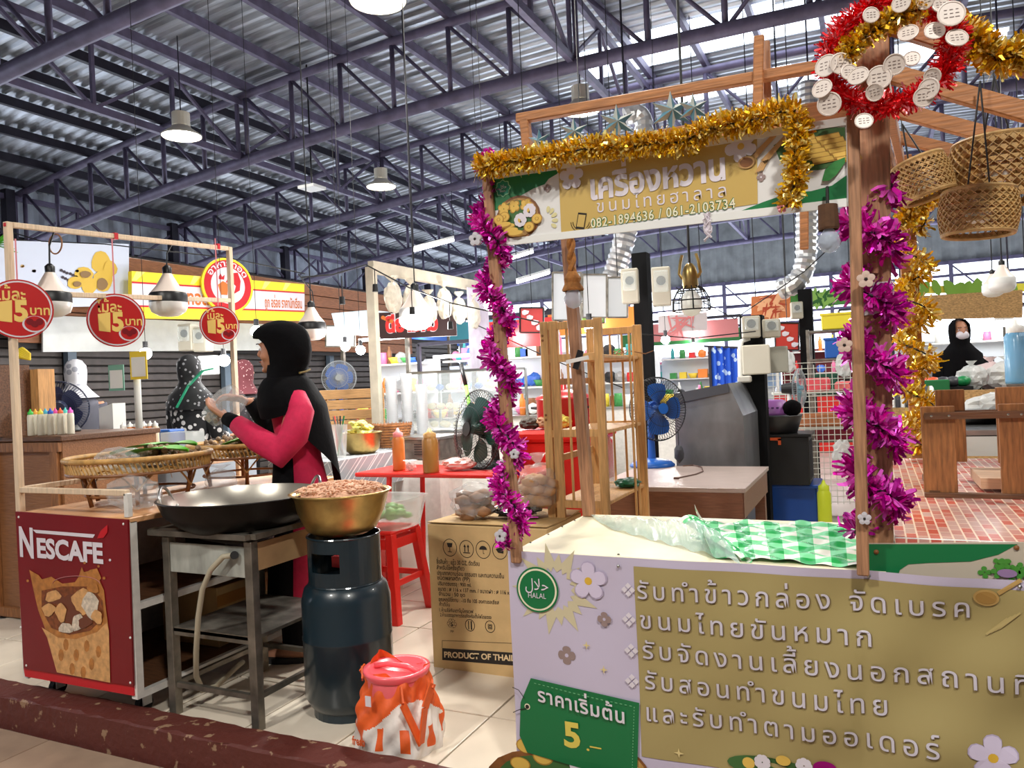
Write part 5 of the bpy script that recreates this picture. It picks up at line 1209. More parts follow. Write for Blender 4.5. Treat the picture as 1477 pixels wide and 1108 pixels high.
# ---- the cook in the black hijab
F0 = 3.52; foot = PF(432, 700, F0); foot.z = 0
wm = thing('person', 'woman in a long black hijab and rose tunic filling a plastic bag behind the wok', 'person', tuple(foot))
fdir = (-rt * .97 + fw * .15).normalized(); ldir = Vector((-fdir.y, fdir.x, 0))
b = B(); hc = PF(404, 505, F0); at = head(b, hc, fdir, .98)
P = lambda x, y, F: PF(x, y, F)
sh = [P(428, 580, 3.40), P(424, 578, 3.64)]
b.loft([((foot.x, foot.y, .74), .09, .08, 0), ((foot.x, foot.y, .9), .09, .08, 0), (tuple(P(428, 620, F0)), .08, .08, 0), (tuple(P(424, 580, F0)), .07, .09, 0), (tuple(P(422, 560, F0)), .06, .06, 0)], 16)
arms = (([sh[0], P(404, 650, 3.33), P(350, 616, 3.38), P(326, 603, 3.44)]), ([sh[1], P(392, 625, 3.72), P(372, 590, 3.7), P(356, 578, 3.66)]))
for pts in arms: b.tube(pts, [.042, .038, .028, .023], 10)
hand(b, arms[0][3], P(297, 583, 3.5) - arms[0][3], Vector((0, 0, 1)) + fw * .4, .45, 1., 1)
hand(b, arms[1][3], P(325, 572, 3.62) - arms[1][3], Vector((0, 0, -1)) - fw * .4, .7, 1., 1)
for s_ in (-1, 1):
    q = foot + ldir * .08 * s_; b.tube([q + Vector((0, 0, .78)), q + Vector((0, 0, .42)) + fdir * .01, q + Vector((0, 0, .07))], [.085, .055, .038], 12)
    b.tube([q + Vector((0, 0, .05)) - fdir * .05, q + Vector((0, 0, .045)) + fdir * .04, q + Vector((0, 0, .025)) + fdir * .15], [.035, .036, .024], 10)
body = b.done('body', skin_m, wm, world=True); remesh(body, .0065)
eyes(wm, at)
b = B(); b.blob(at(0, .094, -.052), 1, (.019, .009, .005), 0, 2, Matrix((ldir, fdir, up)).transposed()); b.done('lips', mat('lips', (160, 84, 76), .5), wm, smooth=True, world=True)
def loftpx(rows, F, n=28, rough=0., bow=None):      # rows: y, xleft, xright, depth radius, F offset
    out = []
    for y, xl, xr, ry, dF in rows:
        a, c_ = P(xl, y, F + dF), P(xr, y, F + dF); out.append(((a + c_) / 2, (c_ - a).length / 2, ry, YAW))
    return out
b = B(); b.loft(loftpx([(560, 395, 452, .10, 0), (590, 392, 456, .14, 0), (620, 398, 456, .14, 0), (660, 408, 462, .13, 0), (700, 412, 472, .15, 0), (760, 405, 480, .17, 0), (860, 402, 484, .18, 0)], F0)); b.done('tunic', rose_cloth, wm, smooth=True, world=True)
b = B()
for s_ in (-1, 1):
    q = foot + ldir * .08 * s_; b.tube([q + Vector((0, 0, .5)), q + Vector((0, 0, .28)), q + Vector((0, 0, .09))], [.085, .075, .07], 14)
    b.done('trouser_leg', black_cloth, wm, smooth=True, world=True); b = B()
    b.loft([(q + fdir * .04 + Vector((0, 0, .002)), .125 if 0 else .05, .13, YAW - pi / 2 + pi / 2 + pi / 2), (q + fdir * .04 + Vector((0, 0, .03)), .05, .13, YAW + pi / 2)], 14); b.done('sandal', black_rubber, wm, world=True); b = B()
b.bm.free()
b = B(); b.tube([P(428, 572, 3.42), P(434, 594, 3.37), P(424, 628, 3.33), P(404, 652, 3.31), P(372, 634, 3.34), P(342, 611, 3.39)], [.045, .058, .064, .07, .055, .04], 16); b.done('sleeve', rose_cloth, wm, smooth=True, world=True)
b = B(); b.tube([P(350, 616, 3.385), P(338, 609, 3.4), P(328, 604, 3.43)], [.036, .034, .031], 14); b.done('cuff', black_cloth, wm, smooth=True, world=True)
b = B(); b.tube([P(418, 590, 3.64), P(396, 622, 3.7), P(378, 600, 3.7), P(362, 580, 3.67)], [.055, .058, .046, .035], 14); b.done('sleeve', black_cloth, wm, smooth=True, world=True)
# apron-dark front under the cape
b = B(); b.loft(loftpx([(655, 397, 440, .12, -.03), (700, 396, 444, .15, -.03), (760, 392, 446, .17, -.03), (880, 390, 450, .18, -.03)], F0)); b.done('apron', black_cloth, wm, smooth=True, world=True)
# hijab: hood open at the face
b = B(); U = Vector((0, 0, 1)); ns = 40
rows = [(463, 396, 412, .03, 0), (466, 384, 425, .055, 0), (472, 372, 437, .08, 0), (480, 365, 443, .094, 0), (487, 366, 446, .1, 0), (496, 377, 448, .1, 0), (506, 383, 449, .1, 0), (516, 386, 448, .098, 0), (526, 387, 446, .095, 0), (536, 386, 441, .09, 0), (546, 386, 440, .1, 0), (558, 388, 444, .12, 0)]
prev = None
for y, xl, xr, ry, dF in rows:
    a, c_ = P(xl, y, F0), P(xr, y, F0); m_ = (a + c_) / 2; hx = (c_ - a).length / 2; row = []
    for i in range(ns):
        t_ = 2 * pi * i / ns; p = m_ + rt * hx * math.cos(t_) + fw * ry * math.sin(t_) * (1 + .03 * math.sin(5 * t_ + y * .1)) + U * (.008 * math.sin(3 * t_) if y > 540 else 0)
        row.append(b.bm.verts.new(p))
    if prev:
        for i in range(ns):
            t_ = 2 * pi * (i + .5) / ns
            if 490 < y < 530 and math.cos(t_) < -.72: continue
            b.face((prev[i], prev[(i + 1) % ns], row[(i + 1) % ns], row[i]))
    prev = row
hood = b.done('hijab_hood', black_cloth, wm, smooth=True, world=True)
# cape: falls over the near shoulder, chest and long down the back
b = B()
def cape(u, v):       # u around from chest (0) over near side to the back (1), v downwards
    yb = 600 + (125 * max(0, (u - .42) / .58) ** .8 if u > .42 else -6 + 8 * math.sin(u * 7)); y = 543 + (yb - 543) * v
    ang = pi + 1.3 * pi * u; g_ = (y - 560) / 165; k_ = min(1, (y - 543) / 42) ** .6
    cxp = 414 + 37 * max(0, g_) + 2 * k_; w_ = 27 + 22 * k_ - 7 * max(0, g_); d_ = .09 + .1 * k_ - .03 * max(0, g_)
    q = P(cxp, y, F0); s_ = w_ * F0 / FPX
    return q + rt * s_ * math.cos(ang) * (1 + .03 * math.sin(14 * u + 3 * v)) + fw * d_ * math.sin(ang) * (1 + .05 * math.sin(18 * u + 5 * v) * v)
b.grid(cape, 48, 26); b.done('hijab_cape', black_cloth, wm, smooth=True, world=True)
m_ = wm.children[-1].modifiers.new('t', 'SOLIDIFY'); m_.thickness = .006
b = B(); b.tube([P(432, 538, F0 - .07), P(441, 536, F0 - .02), P(447, 533, F0 + .03)], .005, 6); b.done('olive_trim', mat('olive_trim', (120, 100, 50), .8), wm, world=True)
q = P(318, 588, 3.5)
t = thing('clear_food_bag', 'clear plastic bag of food held open in the woman hands', 'bag', tuple(q + Vector((0, 0, -.07))))
b = B(); M_ = Matrix.Rotation(.0, 3, 'Z')
d_ = (P(352, 560, 3.5) - P(300, 612, 3.5)).normalized()
def bagm(u, v):
    a = 2 * pi * u; p = P(300, 606, 3.48).lerp(P(346, 566, 3.52), v); n_ = d_.cross(fw).normalized(); r_ = (.035 + .02 * math.sin(pi * v * .8)) * (1 + .08 * math.sin(6 * a + 5 * v))
    return p + n_ * r_ * 1.2 * math.cos(a) + fw * r_ * .7 * math.sin(a)
b.grid(bagm, 22, 10, closed_u=True); b.done('film', clear, t, world=True)
b = B()
for i in range(14): b.blob(P(302 + R.uniform(-5, 14), 603 + R.uniform(-8, 6), 3.5 + R.uniform(-.01, .01)), .011, sub=1)
b.done('meatballs', ballm, t, smooth=True, world=True, kind='stuff')

def floral(name, base, c2, scale, thr=.55):
    m = mat(name, base, .8); nt = m.node_tree; p = nt.nodes['Principled BSDF']; v = nt.nodes.new('ShaderNodeTexVoronoi'); v.inputs['Scale'].default_value = scale; tc = nt.nodes.new('ShaderNodeTexCoord')
    nt.links.new(tc.outputs['Object'], v.inputs['Vector']); r = nt.nodes.new('ShaderNodeValToRGB'); r.color_ramp.interpolation = 'CONSTANT'; r.color_ramp.elements[0].color = L(c2); r.color_ramp.elements[1].color = L(base); r.color_ramp.elements[1].position = thr
    nt.links.new(v.outputs['Distance'], r.inputs[0]); nt.links.new(r.outputs[0], p.inputs['Base Color']); return m
def person(px, py, F, ang, H, lab, scarf_m, top_m, low_m=black_cloth, mask=False, cape_len=.0, lean=0.):
    h = PF(px, py, F); s = H / 1.6; z0 = h.z - .115 * s; t = thing('person', lab, 'person', (h.x, h.y, 0)); fd = Vector((math.cos(ang), math.sin(ang), 0)); ld = Vector((-fd.y, fd.x, 0)); O = Vector((h.x, h.y, 0)) - fd * lean * 0
    b = B(); hc = Vector((h.x, h.y, z0)); at = head(b, hc, fd, s); az = ang - pi / 2
    zz = lambda k: z0 * k
    b.loft([((O.x, O.y, zz(.5)), .15 * s, .1 * s, az), ((O.x, O.y, zz(.62)), .12 * s, .09 * s, az), ((O.x, O.y, zz(.82)), .17 * s, .1 * s, az), ((O.x, O.y, zz(.88)), .1 * s, .07 * s, az)], 16)
    for s_ in (-1, 1):
        sh_ = O + ld * .17 * s * s_ + up * zz(.83); el = O + ld * .22 * s * s_ + up * zz(.64) + fd * .03; wr = O + ld * .14 * s * s_ + up * zz(.62) + fd * .25; b.tube([sh_, el, wr], [.045 * s, .037 * s, .024 * s], 10)
        hand(b, wr, fd, Vector((0, 0, -1)), .5, .95 * s, -s_)
        q = O + ld * .08 * s * s_; b.tube([q + up * zz(.52), q + up * zz(.27), q + up * .07], [.08 * s, .055 * s, .036 * s], 10); b.tube([q + up * .04 - fd * .05, q + up * .03 + fd * .16], [.033, .026], 8)
    o = b.done('body', skin_m, t, world=True); remesh(o, .012); eyes(t, at)
    b = B(); b.loft([((O.x, O.y, zz(.46)), .18 * s, .13 * s, az), ((O.x, O.y, zz(.62)), .155 * s, .12 * s, az), ((O.x, O.y, zz(.8)), .2 * s, .13 * s, az), ((O.x, O.y, zz(.87)), .13 * s, .1 * s, az), ((O.x, O.y, zz(.9)), .07 * s, .07 * s, az)], 24)
    for s_ in (-1, 1):
        sh_ = O + ld * .17 * s * s_ + up * zz(.82); el = O + ld * .22 * s * s_ + up * zz(.64) + fd * .03; wr = O + ld * .145 * s * s_ + up * zz(.62) + fd * .22; b.tube([sh_, el, wr], [.064 * s, .056 * s, .04 * s], 14)
    b.done('top', top_m, t, smooth=True, world=True)
    b = B()
    for s_ in (-1, 1): q = O + ld * .085 * s * s_; b.tube([q + up * zz(.52), q + up * zz(.27), q + up * .08], [.1 * s, .08 * s, .065 * s], 12)
    b.done('trousers', low_m, t, smooth=True, world=True)
    b = B(); ns = 30; prev = None
    for z_, rx, ry, off in ((.118, .02, .02, 0), (.105, .055, .06, 0), (.06, .085, .1, 0), (.0, .09, .108, 0), (-.06, .086, .1, 0), (-.11, .08, .09, 0), (-.16, .12, .11, 0), (-.22, .18, .15, 0)) + (((-.22 - cape_len, .21, .17, 0),) if cape_len else ()):
        row = []
        for i in range(ns):
            a = 2 * pi * i / ns; row.append(b.bm.verts.new(hc + (ld * rx * math.cos(a) + fd * ry * math.sin(a)) * s * (1 + .02 * math.sin(6 * a)) + up * z_ * s))
        if prev:
            for i in range(ns):
                if -.09 < z_ < .07 and math.sin(2 * pi * (i + .5) / ns) > .72: continue
                b.face((prev[i], prev[(i + 1) % ns], row[(i + 1) % ns], row[i]))
        prev = row
    b.done('headscarf', scarf_m, t, smooth=True, world=True)
    if mask:
        b = B(); b.blob(at(0, .058, -.045), 1, (.06 * s, .054 * s, .05 * s), 0, 3, Matrix((ld, fd, up)).transposed()); b.done('face_mask', letter, t, smooth=True, world=True)
    return t
aw = YAW + pi / 2
person(108, 519, 6.3, aw + .5, 1.5, 'person in a white patterned headscarf and dark grey top, back turned, behind the sauces', floral('white_pattern', (206, 206, 212), (150, 152, 162), 18, .4), mat('charcoal_cloth', (70, 70, 80), .85))
p2 = person(272, 512, 6.0, aw - .3, 1.5, 'person in black flowered top crossed by a green strap, back turned', floral('scarf_black_flower', (24, 24, 28), (150, 150, 156), 26, .25), floral('top_black_flower', (22, 22, 26), (216, 214, 214), 20, .36), cape_len=.12)
b = B(); q = [PF(x, y, F) for x, y, F in ((255, 588, 5.76), (272, 556, 5.78), (292, 535, 5.85), (306, 532, 5.9))]
for a, c_ in zip(q, q[1:]): b.bar(a, c_, .055, .01)
b.done('green_strap', mat('strap_green', (20, 150, 110), .7), p2, world=True)
person(350, 519, 6.9, aw - .9, 1.48, 'person in a maroon dotted headscarf carrying a black patterned bag', floral('maroon_dots', (96, 40, 48), (206, 170, 170), 40, .2), floral('stripe_top', (50, 46, 50), (140, 134, 134), 30, .2))
person(1383, 460, 7.3, -pi / 2 + .25, 1.62, 'vendor in a black hijab with a white face mask behind the far counter', black_cloth, black_cloth, mask=True, cape_len=.22)

# ================================================================== MID-GROUND
# ---- pine rack
rk = thing('pine_shelf_rack', 'tall folding pine shelf rack standing behind the stall counter', 'shelf', (-1.15, 3.33, 0)); rx0, rx1, ry0, ry1, rh = -1.29, -1.01, 3.05, 3.64, 1.46
rp_ = lambda b, n, m_=pine2, **k: b.done(n, m_, rk, world=True, **k)
for x in (rx0 + .02, rx0 + .062, rx1 - .02):
    b = B(); b.box((x, ry0, rh / 2), (.036, .022, rh), bev=.002); rp_(b, 'upright')
for x in (rx0 + .02, rx1 - .02): b = B(); b.box((x, ry1, rh / 2), (.04, .022, rh), bev=.002); rp_(b, 'upright')
for y in (ry0, ry1):
    for z in (rh - .022, 1.3, .98, .68): b = B(); b.box(((rx0 + rx1) / 2, y + .001, z), (rx1 - rx0 - .05, .018, .032), bev=.001); rp_(b, 'cross_rail')
    for k in range(2):
        b = B(); b.cyl((rx0 + .12 + .06 * k, y, .68), (rx0 + .12 + .06 * k, y, 1.44), .006, n=8); rp_(b, 'dowel')
for x in (rx0 + .01, rx1 - .012):
    for z in ((1.2, .86) if x < -1.1 else ()): b = B(); b.bar((x, ry0 + .02, z), (x, ry1 - .02, z), .012, .028); rp_(b, 'side_rail')
for k in range(3): b = B(); b.cyl((rx1 - .012 - .0, ry0 + .42 + .06 * k, .12), (rx1 - .012, ry0 + .42 + .06 * k, 1.42), .006, n=8); rp_(b, 'dowel') if k < 2 else b.bm.free()
for z in (1.3, .98, .68, .3): b = B(); b.box(((rx0 + rx1) / 2, (ry0 + ry1) / 2, z), (rx1 - rx0 - .03, ry1 - ry0 - .03, .016), bev=.003); rp_(b, 'shelf_board')
for z in (1.4, 1.38, 1.06, 1.04, .76, .74): b = B(); b.lathe([(0, .002), (.006, 0)], c=(rx0 + .014, ry0 - .012, z), n=8, M=Matrix.Rotation(pi / 2, 3, 'X')); rp_(b, 'screw', rattan_dark)
bag((-1.07, 3.5, .689), (.12, .12, .045), 'crumpled dark green plastic bag on the rack lower shelf', mat('green_film', (16, 96, 66), .35, bump=.3), knot=False)
t = thing('water_bottle', 'empty clear bottle standing on the rack lower shelf', 'bottle', (-1.17, 3.5, .689)); b = B(); b.lathe([(0, 0), (.033, .0), (.035, .01), (.034, .2), (.018, .235), (.014, .25)], n=16); b.done('bottle_body', glass, t, smooth=True); b = B(); b.lathe([(.015, .25), (.015, .268), (0, .268)], n=12); b.done('cap', plastic_white, t)
q = PY(834, 385 + 134, 2.62); b = B(); b.m(black_plastic).box(q, (.022, .01, .07), Matrix.Rotation(.35, 3, 'Y')); b.m(plastic_white).box(q + Vector((.0, -.008, .0)), (.085, .008, .014), Matrix.Rotation(-.15, 3, 'Y')); b.done('clip', None, loc=tuple(q), label='black and white clip fixed on the slim post before the rack', cat='clip')
t = thing('coiled_wire', 'loop of brown wire lying on the rack top shelf', 'cord', (-1.05, 3.45, 1.312)); b = B(); b.tube([(.1 * math.sin(i * .5) * (i / 14), -.1 + .018 * i, .004 + .02 * math.sin(i * .9) ** 2) for i in range(16)], .0025, 5); b.done('wire', rattan_dark, t)

# ---- fans
def fan(c, r, ang, lab, blade_m, cage_m, base_z=None, base_m=None, nb=5, tilt=0., body_m=None, stand=True):
    t = thing('electric_fan', lab, 'fan', tuple(c)); fd = Vector((math.cos(ang), math.sin(ang), math.sin(tilt))).normalized(); x = Vector((-math.sin(ang), math.cos(ang), 0)); z = fd.cross(x) * -1 if fd.cross(x).z < 0 else fd.cross(x)
    pl = lambda rr, a, d: x * rr * math.cos(a) + z * rr * math.sin(a) + fd * d
    b = B()
    for k in range(64):
        a = 2 * pi * k / 64
        for s_ in (1, -1): b.tube([pl(r * .16, a, s_ * .06 * (r / .2)), pl(r * .6, a + .12, s_ * .055 * (r / .2)), pl(r * .95, a + .2, s_ * .025 * (r / .2)), pl(r, a + .2, 0)], .0017, 3)
    for rr, d in ((r, 0), (r * .97, .012), (r * .55, .056 * r / .2), (r * .55, -.056 * r / .2)): b.tube([pl(rr, 2 * pi * i / 40, d) for i in range(40)], .0035 if rr == r else .0018, 5, closed=True)
    b.done('wire_guard', cage_m, t, kind='stuff')
    for k in range(nb):
        b = B(); a0_ = 2 * pi * k / nb
        b.grid(lambda u, v: pl(r * (.15 + .66 * u), a0_ + (v - .5) * (.55 + .75 * math.sin(pi * min(1, u * .8 + .1))) , .03 * (v - .5) * (1.2 - u)), 8, 6); b.done('blade', blade_m, t, smooth=True)
    b = B(); b.cyl(fd * -.02, fd * .035, r * .16, r * .1, 18); b.done('hub', blade_m, t, smooth=False)
    b = B(); b.cyl(fd * -.03 * (r / .2), fd * -.06 * (r / .2), .05, .055, 18); b.cyl(fd * -.06 * (r / .2), fd * -.17 * (r / .2), .055, .04, 18); b.done('motor_housing', body_m or cage_m, t)
    b = B(); b.cyl(fd * .062 * (r / .2), fd * .068 * (r / .2), r * .17, n=20); b.done('badge', body_m or cage_m, t)
    if base_z is not None:
        bo = fd * -.1 * (r / .2); hh = c.z - base_z
        b = B(); b.cyl(bo + Vector((0, 0, -.03)), bo + Vector((0, 0, -hh + .04)), .018, .026, 14); b.done('neck_pole', base_m or cage_m, t)
        b = B(); b.lathe([(0, .0), (.14 * r / .2, 0), (.145 * r / .2, .012), (.12 * r / .2, .035), (.04, .055), (0, .055)], c=bo + Vector((0, 0, -hh)), n=28); b.done('base', base_m or cage_m, t, smooth=True)
    return t
fan(PF(689, 620, 4.45), .235, YAW - pi / 2 - .95, 'black caged table fan facing left beside the red table', mat('teal_blade', (16, 62, 52), .3), cable_m, .721, black_plastic, 5, .12, black_plastic)
fan(PF(949, 590, 4.95), .205, YAW - pi / 2 + .35, 'blue bladed fan with blue base on the brown table', blue_plastic, cable_m, .622, blue_plastic, 4, .05, blue_plastic)
fan(PF(1153, 560, 6.6), .17, YAW - pi / 2 + 1.1, 'small pale caged fan seen side on behind the black tub', mat('pale_blue_blade', (120, 180, 200), .4), mat('grey_wire', (150, 156, 160), .4), 0, plastic_white, 3, 0, black_plastic)
fan(PF(489, 545, 7.2), .16, YAW - pi / 2 + .1, 'small blue wall fan beside the dark shutter', blue_plastic, mat('grey_wire', (0, 0, 0)), 0, blue_plastic, 5)
fan(PF(84, 590, 4.75), .17, YAW + pi / 2 + .5, 'dark blue fan behind the wooden block at left', mat('navy_blade', (30, 40, 80), .4), mat('navy_wire', (30, 40, 70), .4), 1.031, black_plastic, 5)

# ---- brown laminate table
tb_ = thing('laminate_table', 'brown laminate table carrying the blue fan', 'table', (-1.02, 4.48, 0))
b = B(); b.box((0, 0, .608), (.82, .96, .024), bev=.002); b.done('tabletop', laminate, tb_)
for p, s_ in (((0, -.465, .53), (.79, .02, .13)), ((0, .465, .53), (.79, .02, .13)), ((.39, 0, .53), (.02, .93, .13)), ((-.39, 0, .53), (.02, .93, .13))): b = B(); b.box(p, s_); b.done('apron', red_wood, tb_)
for x in (-.36, .36):
    for y in (-.43, .43): b = B(); b.box((x, y, .3), (.06, .06, .596)); b.done('leg', red_wood, tb_)
b = B(); q = [PZ(x, y, .624) for x, y in ((976, 690), (985, 688), (1004, 684), (1014, 680), (1012, 674), (1000, 671), (985, 672))]; b.tube(q, .004, 6); b.box(q[0], (.03, .022, .012)); b.done('power_cord', mat('brown_cord', (90, 62, 52), .6), loc=tuple(q[0]), label='brown power cord with plug lying on the laminate table', cat='cord')
q = PZ(980, 668, .622); b = B(); b.blob(q + Vector((0, 0, .06)), .035, (1, .8, 1.7), .12, 2); b.cyl(q + Vector((0, 0, .11)), q + Vector((0, 0, .21)), .004, n=5); b.done('folded_umbrella', check, loc=tuple(q), label='small folded dark umbrella hanging behind the laminate table', cat='umbrella')
b = B(); b.m(grey_sheet).prism([PY(972, 568, 5.3), PY(1050, 553, 5.3), PY(1072, 600, 5.3), (PY(1072, 600, 5.3).x, 5.3, .0), (PY(972, 600, 5.3).x, 5.3, 0)], (0, .7, 0)); b.m(check).prism([PY(972, 568, 5.29), PY(1050, 553, 5.29), PY(1052, 566, 5.29), PY(972, 583, 5.29)], (0, -.006, 0)); b.done('metal_counter', None, loc=(-1.1, 5.3, 0), label='grey sheet metal counter end behind the blue fan', cat='counter')

# ---- cooler, pot, sacks
t = thing('red_cooler', 'big red ice cooler box behind the pine rack', 'cooler', (-1.72, 4.35, 0)); b = B(); b.box((0, 0, .6), (.5, .42, .5), bev=.02); b.done('cooler_body', red_plastic, t); b = B(); b.box((0, 0, .885), (.54, .46, .07), bev=.02); b.done('lid', red_plastic, t)
b = B(); b.box((0, 0, .17), (.46, .36, .335), bev=.01); b.done('stand_crate', black_plastic, t)
for k, (px, py, r_) in enumerate(((800, 600, .17),)):
    c_ = PY(814, 600, 4.35); c_.z = .922; t = thing('red_pot', 'round red lidded pot standing on the red cooler', 'pot', tuple(c_)); b = B(); b.lathe([(0, 0), (.15, .005), (.165, .03), (.165, .17), (.17, .175)], n=30); b.done('pot_body', mat('pot_red', (176, 20, 24), .3), t, smooth=True); b = B(); b.lathe([(.172, .175), (.165, .19), (.08, .225), (.02, .235), (.02, .26), (0, .262)], n=30); b.done('lid', mat('pot_red', (0, 0, 0)), t, smooth=True)
    for s_ in (-1, 1): b = B(); b.tube([(s_ * .165, -.03, .12), (s_ * .2, -.03, .125), (s_ * .2, .03, .125), (s_ * .165, .03, .12)], .008, 6); b.done('handle', black_plastic, t)
for k, (px, py, mm, lab) in enumerate(((765, 626, mat('dark_sack', (70, 62, 54), .8), 'dark crumpled bag on the cooler left end'), (790, 616, brownm, 'tan bag of food on the red cooler'), (812, 622, mat('yellow_pack', (206, 190, 80), .4), 'yellow and green food packet on the red cooler'))):
    q = PY(px, py, 4.22); bag(Vector((q.x, q.y, .923)), (.13, .12, .07 + .01 * k), lab, mm, knot=False, jit=.15)

# ---- low red table with sauces
rt_ = thing('red_folding_table', 'low red plastic table holding the two sauce bottles', 'table', (-2.22, 3.9, 0))
b = B(); b.box((0, 0, .708), (1.12, .44, .024), bev=.006); b.done('tabletop', red_plastic, rt_)
for x in (-.38, .38):
    for y in (-.2, .2): b = B(); b.cyl((x, y, 0), (x * .9, y * .9, .7), .016, n=8); b.done('leg', red_plastic, rt_)
def bottle(q, h, r, mm, cap_m, lab, group=None, cat='bottle', name='sauce_bottle', nozzle=True):
    t = thing(name, lab, cat, tuple(q), 0, group); b = B(); b.lathe([(0, 0), (r, 0), (r * 1.02, h * .04), (r, h * .72), (r * .75, h * .8)], n=16, cap0=True); b.done('bottle_body', mm, t, smooth=True)
    b = B(); b.lathe([(r * .8, h * .79), (r * .8, h * .88), (r * .35, h * .92), (r * .15, h) if nozzle else (0, h * .9), (0, h)], n=14); b.done('cap', cap_m, t, smooth=True); return t
sau = mat('sauce_orange', (206, 120, 52), .35); bottle(PF(576, 676, 4.55) * 1, .25, .037, sau, mat('pink_cap', (226, 130, 130), .4), 'orange sauce bottle with a pink nozzle cap on the red table').location.z = .721
bottle(PF(622, 681, 4.35), .25, .046, mat('sauce_brown', (176, 126, 62), .35), mat('tan_cap', (206, 160, 96), .4), 'brown sauce bottle with a tan nozzle cap on the red table').location.z = .721
bag(Vector((PF(593, 678, 4.5).x, PF(593, 678, 4.5).y, .721)), (.06, .05, .05), 'small white knotted bag between the sauce bottles', haze)
bag(Vector((PF(662, 682, 4.4).x, PF(662, 682, 4.4).y, .721)), (.2, .14, .07), 'pinkish plastic bag lying before the black fan', mat('pink_film', (226, 176, 168), .35, bump=.4, alpha=.85), knot=False)

# ---- red stool with veg tub
st_ = thing('red_stool', 'red plastic stool with flared legs under the vegetable tub', 'stool', (-2.4, 3.42, 0)); SH_ = .47
b = B(); b.box((0, 0, SH_ - .012), (.27, .27, .024), bev=.008); b.done('seat', red_plastic, st_)
for sx in (-1, 1):
    for sy in (-1, 1):
        b = B(); b.bar((sx * .115, sy * .115, SH_ - .02), (sx * .165, sy * .165, .0), .045, .045, bev=.004); b.done('leg', red_plastic, st_)
for s_ in (-1, 1):
    for z, e in ((.4, .125), (.2, .142)):
        b = B(); b.box((s_ * e, 0, z), (.012, .24, .05 if z > .3 else .03)); b.done('brace', red_plastic, st_); b = B(); b.box((0, s_ * e, z), (.24, .012, .05 if z > .3 else .03)); b.done('brace', red_plastic, st_)
b = B(); b.box((.05, -.153, .36), (.03, .002, .07)); b.done('price_label', letter, st_)
t = thing('vegetable_tub', 'milky rectangular tub of green cabbage on the red stool', 'tub', (-2.4, 3.42, SH_)); b = B(); b.loft([((0, 0, .0), .13, .11, 0), ((0, 0, .002), .17, .13, 0), ((0, 0, .15), .2, .16, 0), ((0, 0, .16), .21, .17, 0)], 24, cap1=False)
for v in b.bm.verts:
    m_ = max(abs(v.co.x) / .2, abs(v.co.y) / .16, .001); l_ = math.hypot(v.co.x / .2, v.co.y / .16); v.co.x *= (l_ / m_) ** .7; v.co.y *= (l_ / m_) ** .7
b.done('tub_body', mat('frosted_tub', (226, 230, 228), .2, alpha=.45), t, smooth=True)
b = B()
for i in range(16): b.blob((R.uniform(-.02, .12), R.uniform(-.08, .08), R.uniform(.05, .11)), .035, (1, 1, .6), .2, 1)
b.done('cabbage', mat('cabbage', (110, 170, 92), .6, 0, .3, 30), t, smooth=True, kind='stuff'); b = B(); b.tube([(-.1, -.05, .03), (-.06, -.02, .15), (.02, .0, .19)], [.02, .025, .014], 8); b.done('white_tool', letter, t, smooth=True)
# white foam boxes and small things beneath the counter
for k, (px, py, F, s_, lab) in enumerate(((500, 760, 4.35, (.24, .24, .34), 'white foam box under the tiled counter beside the stool'), (560, 735, 4.75, (.3, .22, .5), 'tall white foam box behind the red stool'))):
    q = PF(px, py, F); b = B(); b.box((q.x, q.y, s_[2] / 2), s_, bev=.008); b.box((q.x, q.y, s_[2] - .05), (s_[0] + .015, s_[1] + .015, .02)); b.done('foam_box', mat('foam', (226, 226, 220), .8), loc=(q.x, q.y, 0), label=lab, cat='box')
# gas ring hose, dark base under counter: counter with grey checked cloth
kc = thing('prep_counter', 'prep counter draped with grey checked cloth behind the cook', 'counter', (-3.07, 4.28, 0))
chk = mat('grey_check', (150, 152, 156), .6); _nt = chk.node_tree; _p = _nt.nodes['Principled BSDF']; _tc = _nt.nodes.new('ShaderNodeTexCoord'); _br = _nt.nodes.new('ShaderNodeTexBrick'); _br.offset = 0
for k_, v_ in (('Color1', L((138, 142, 146))), ('Color2', L((146, 150, 154))), ('Mortar', L((206, 206, 206)))): _br.inputs[k_].default_value = v_
_br.inputs['Scale'].default_value = 1; _br.inputs['Brick Width'].default_value = .05; _br.inputs['Row Height'].default_value = .05; _br.inputs['Mortar Size'].default_value = .002
_mp = _nt.nodes.new('ShaderNodeMapping'); _mp.inputs['Rotation'].default_value = (pi / 4 * 0 + .9, 0, .5); _nt.links.new(_tc.outputs['Object'], _mp.inputs[0]); _nt.links.new(_mp.outputs[0], _br.inputs['Vector']); _nt.links.new(_br.outputs[0], _p.inputs['Base Color'])
b = B(); b.box((0, 0, .79), (.48, 1.46, .02)); b.done('checked_cloth_top', chk, kc); b = B(); b.box((0, -.732, .7), (.48, .006, .2)); b.box((.242, 0, .7), (.006, 1.46, .2)); b.done('cloth_drop', chk, kc, kind='stuff')
for x in (-.2, .2):
    for y in (-.68, .68): b = B(); b.box((x, y, .39), (.05, .05, .78)); b.done('leg', white_paint, kc)
b = B(); b.box((0, .0, .3), (.4, 1.4, .02)); b.done('lower_shelf', dark_wood, kc)
def oncounter(px, F, z=.801): q = PF(px, 600, F); return Vector((q.x, q.y, z))
q = oncounter(520, 4.9); t = thing('brass_mixing_bowl', 'brass bowl heaped with yellow green cabbage on the checked counter', 'bowl', tuple(q)); b = B(); b.lathe([(0, 0), (.08, .002), (.11, .03), (.13, .13), (.135, .135), (.125, .13), (0, .05)], n=32); b.done('bowl_body', brass, t, smooth=True)
b = B()
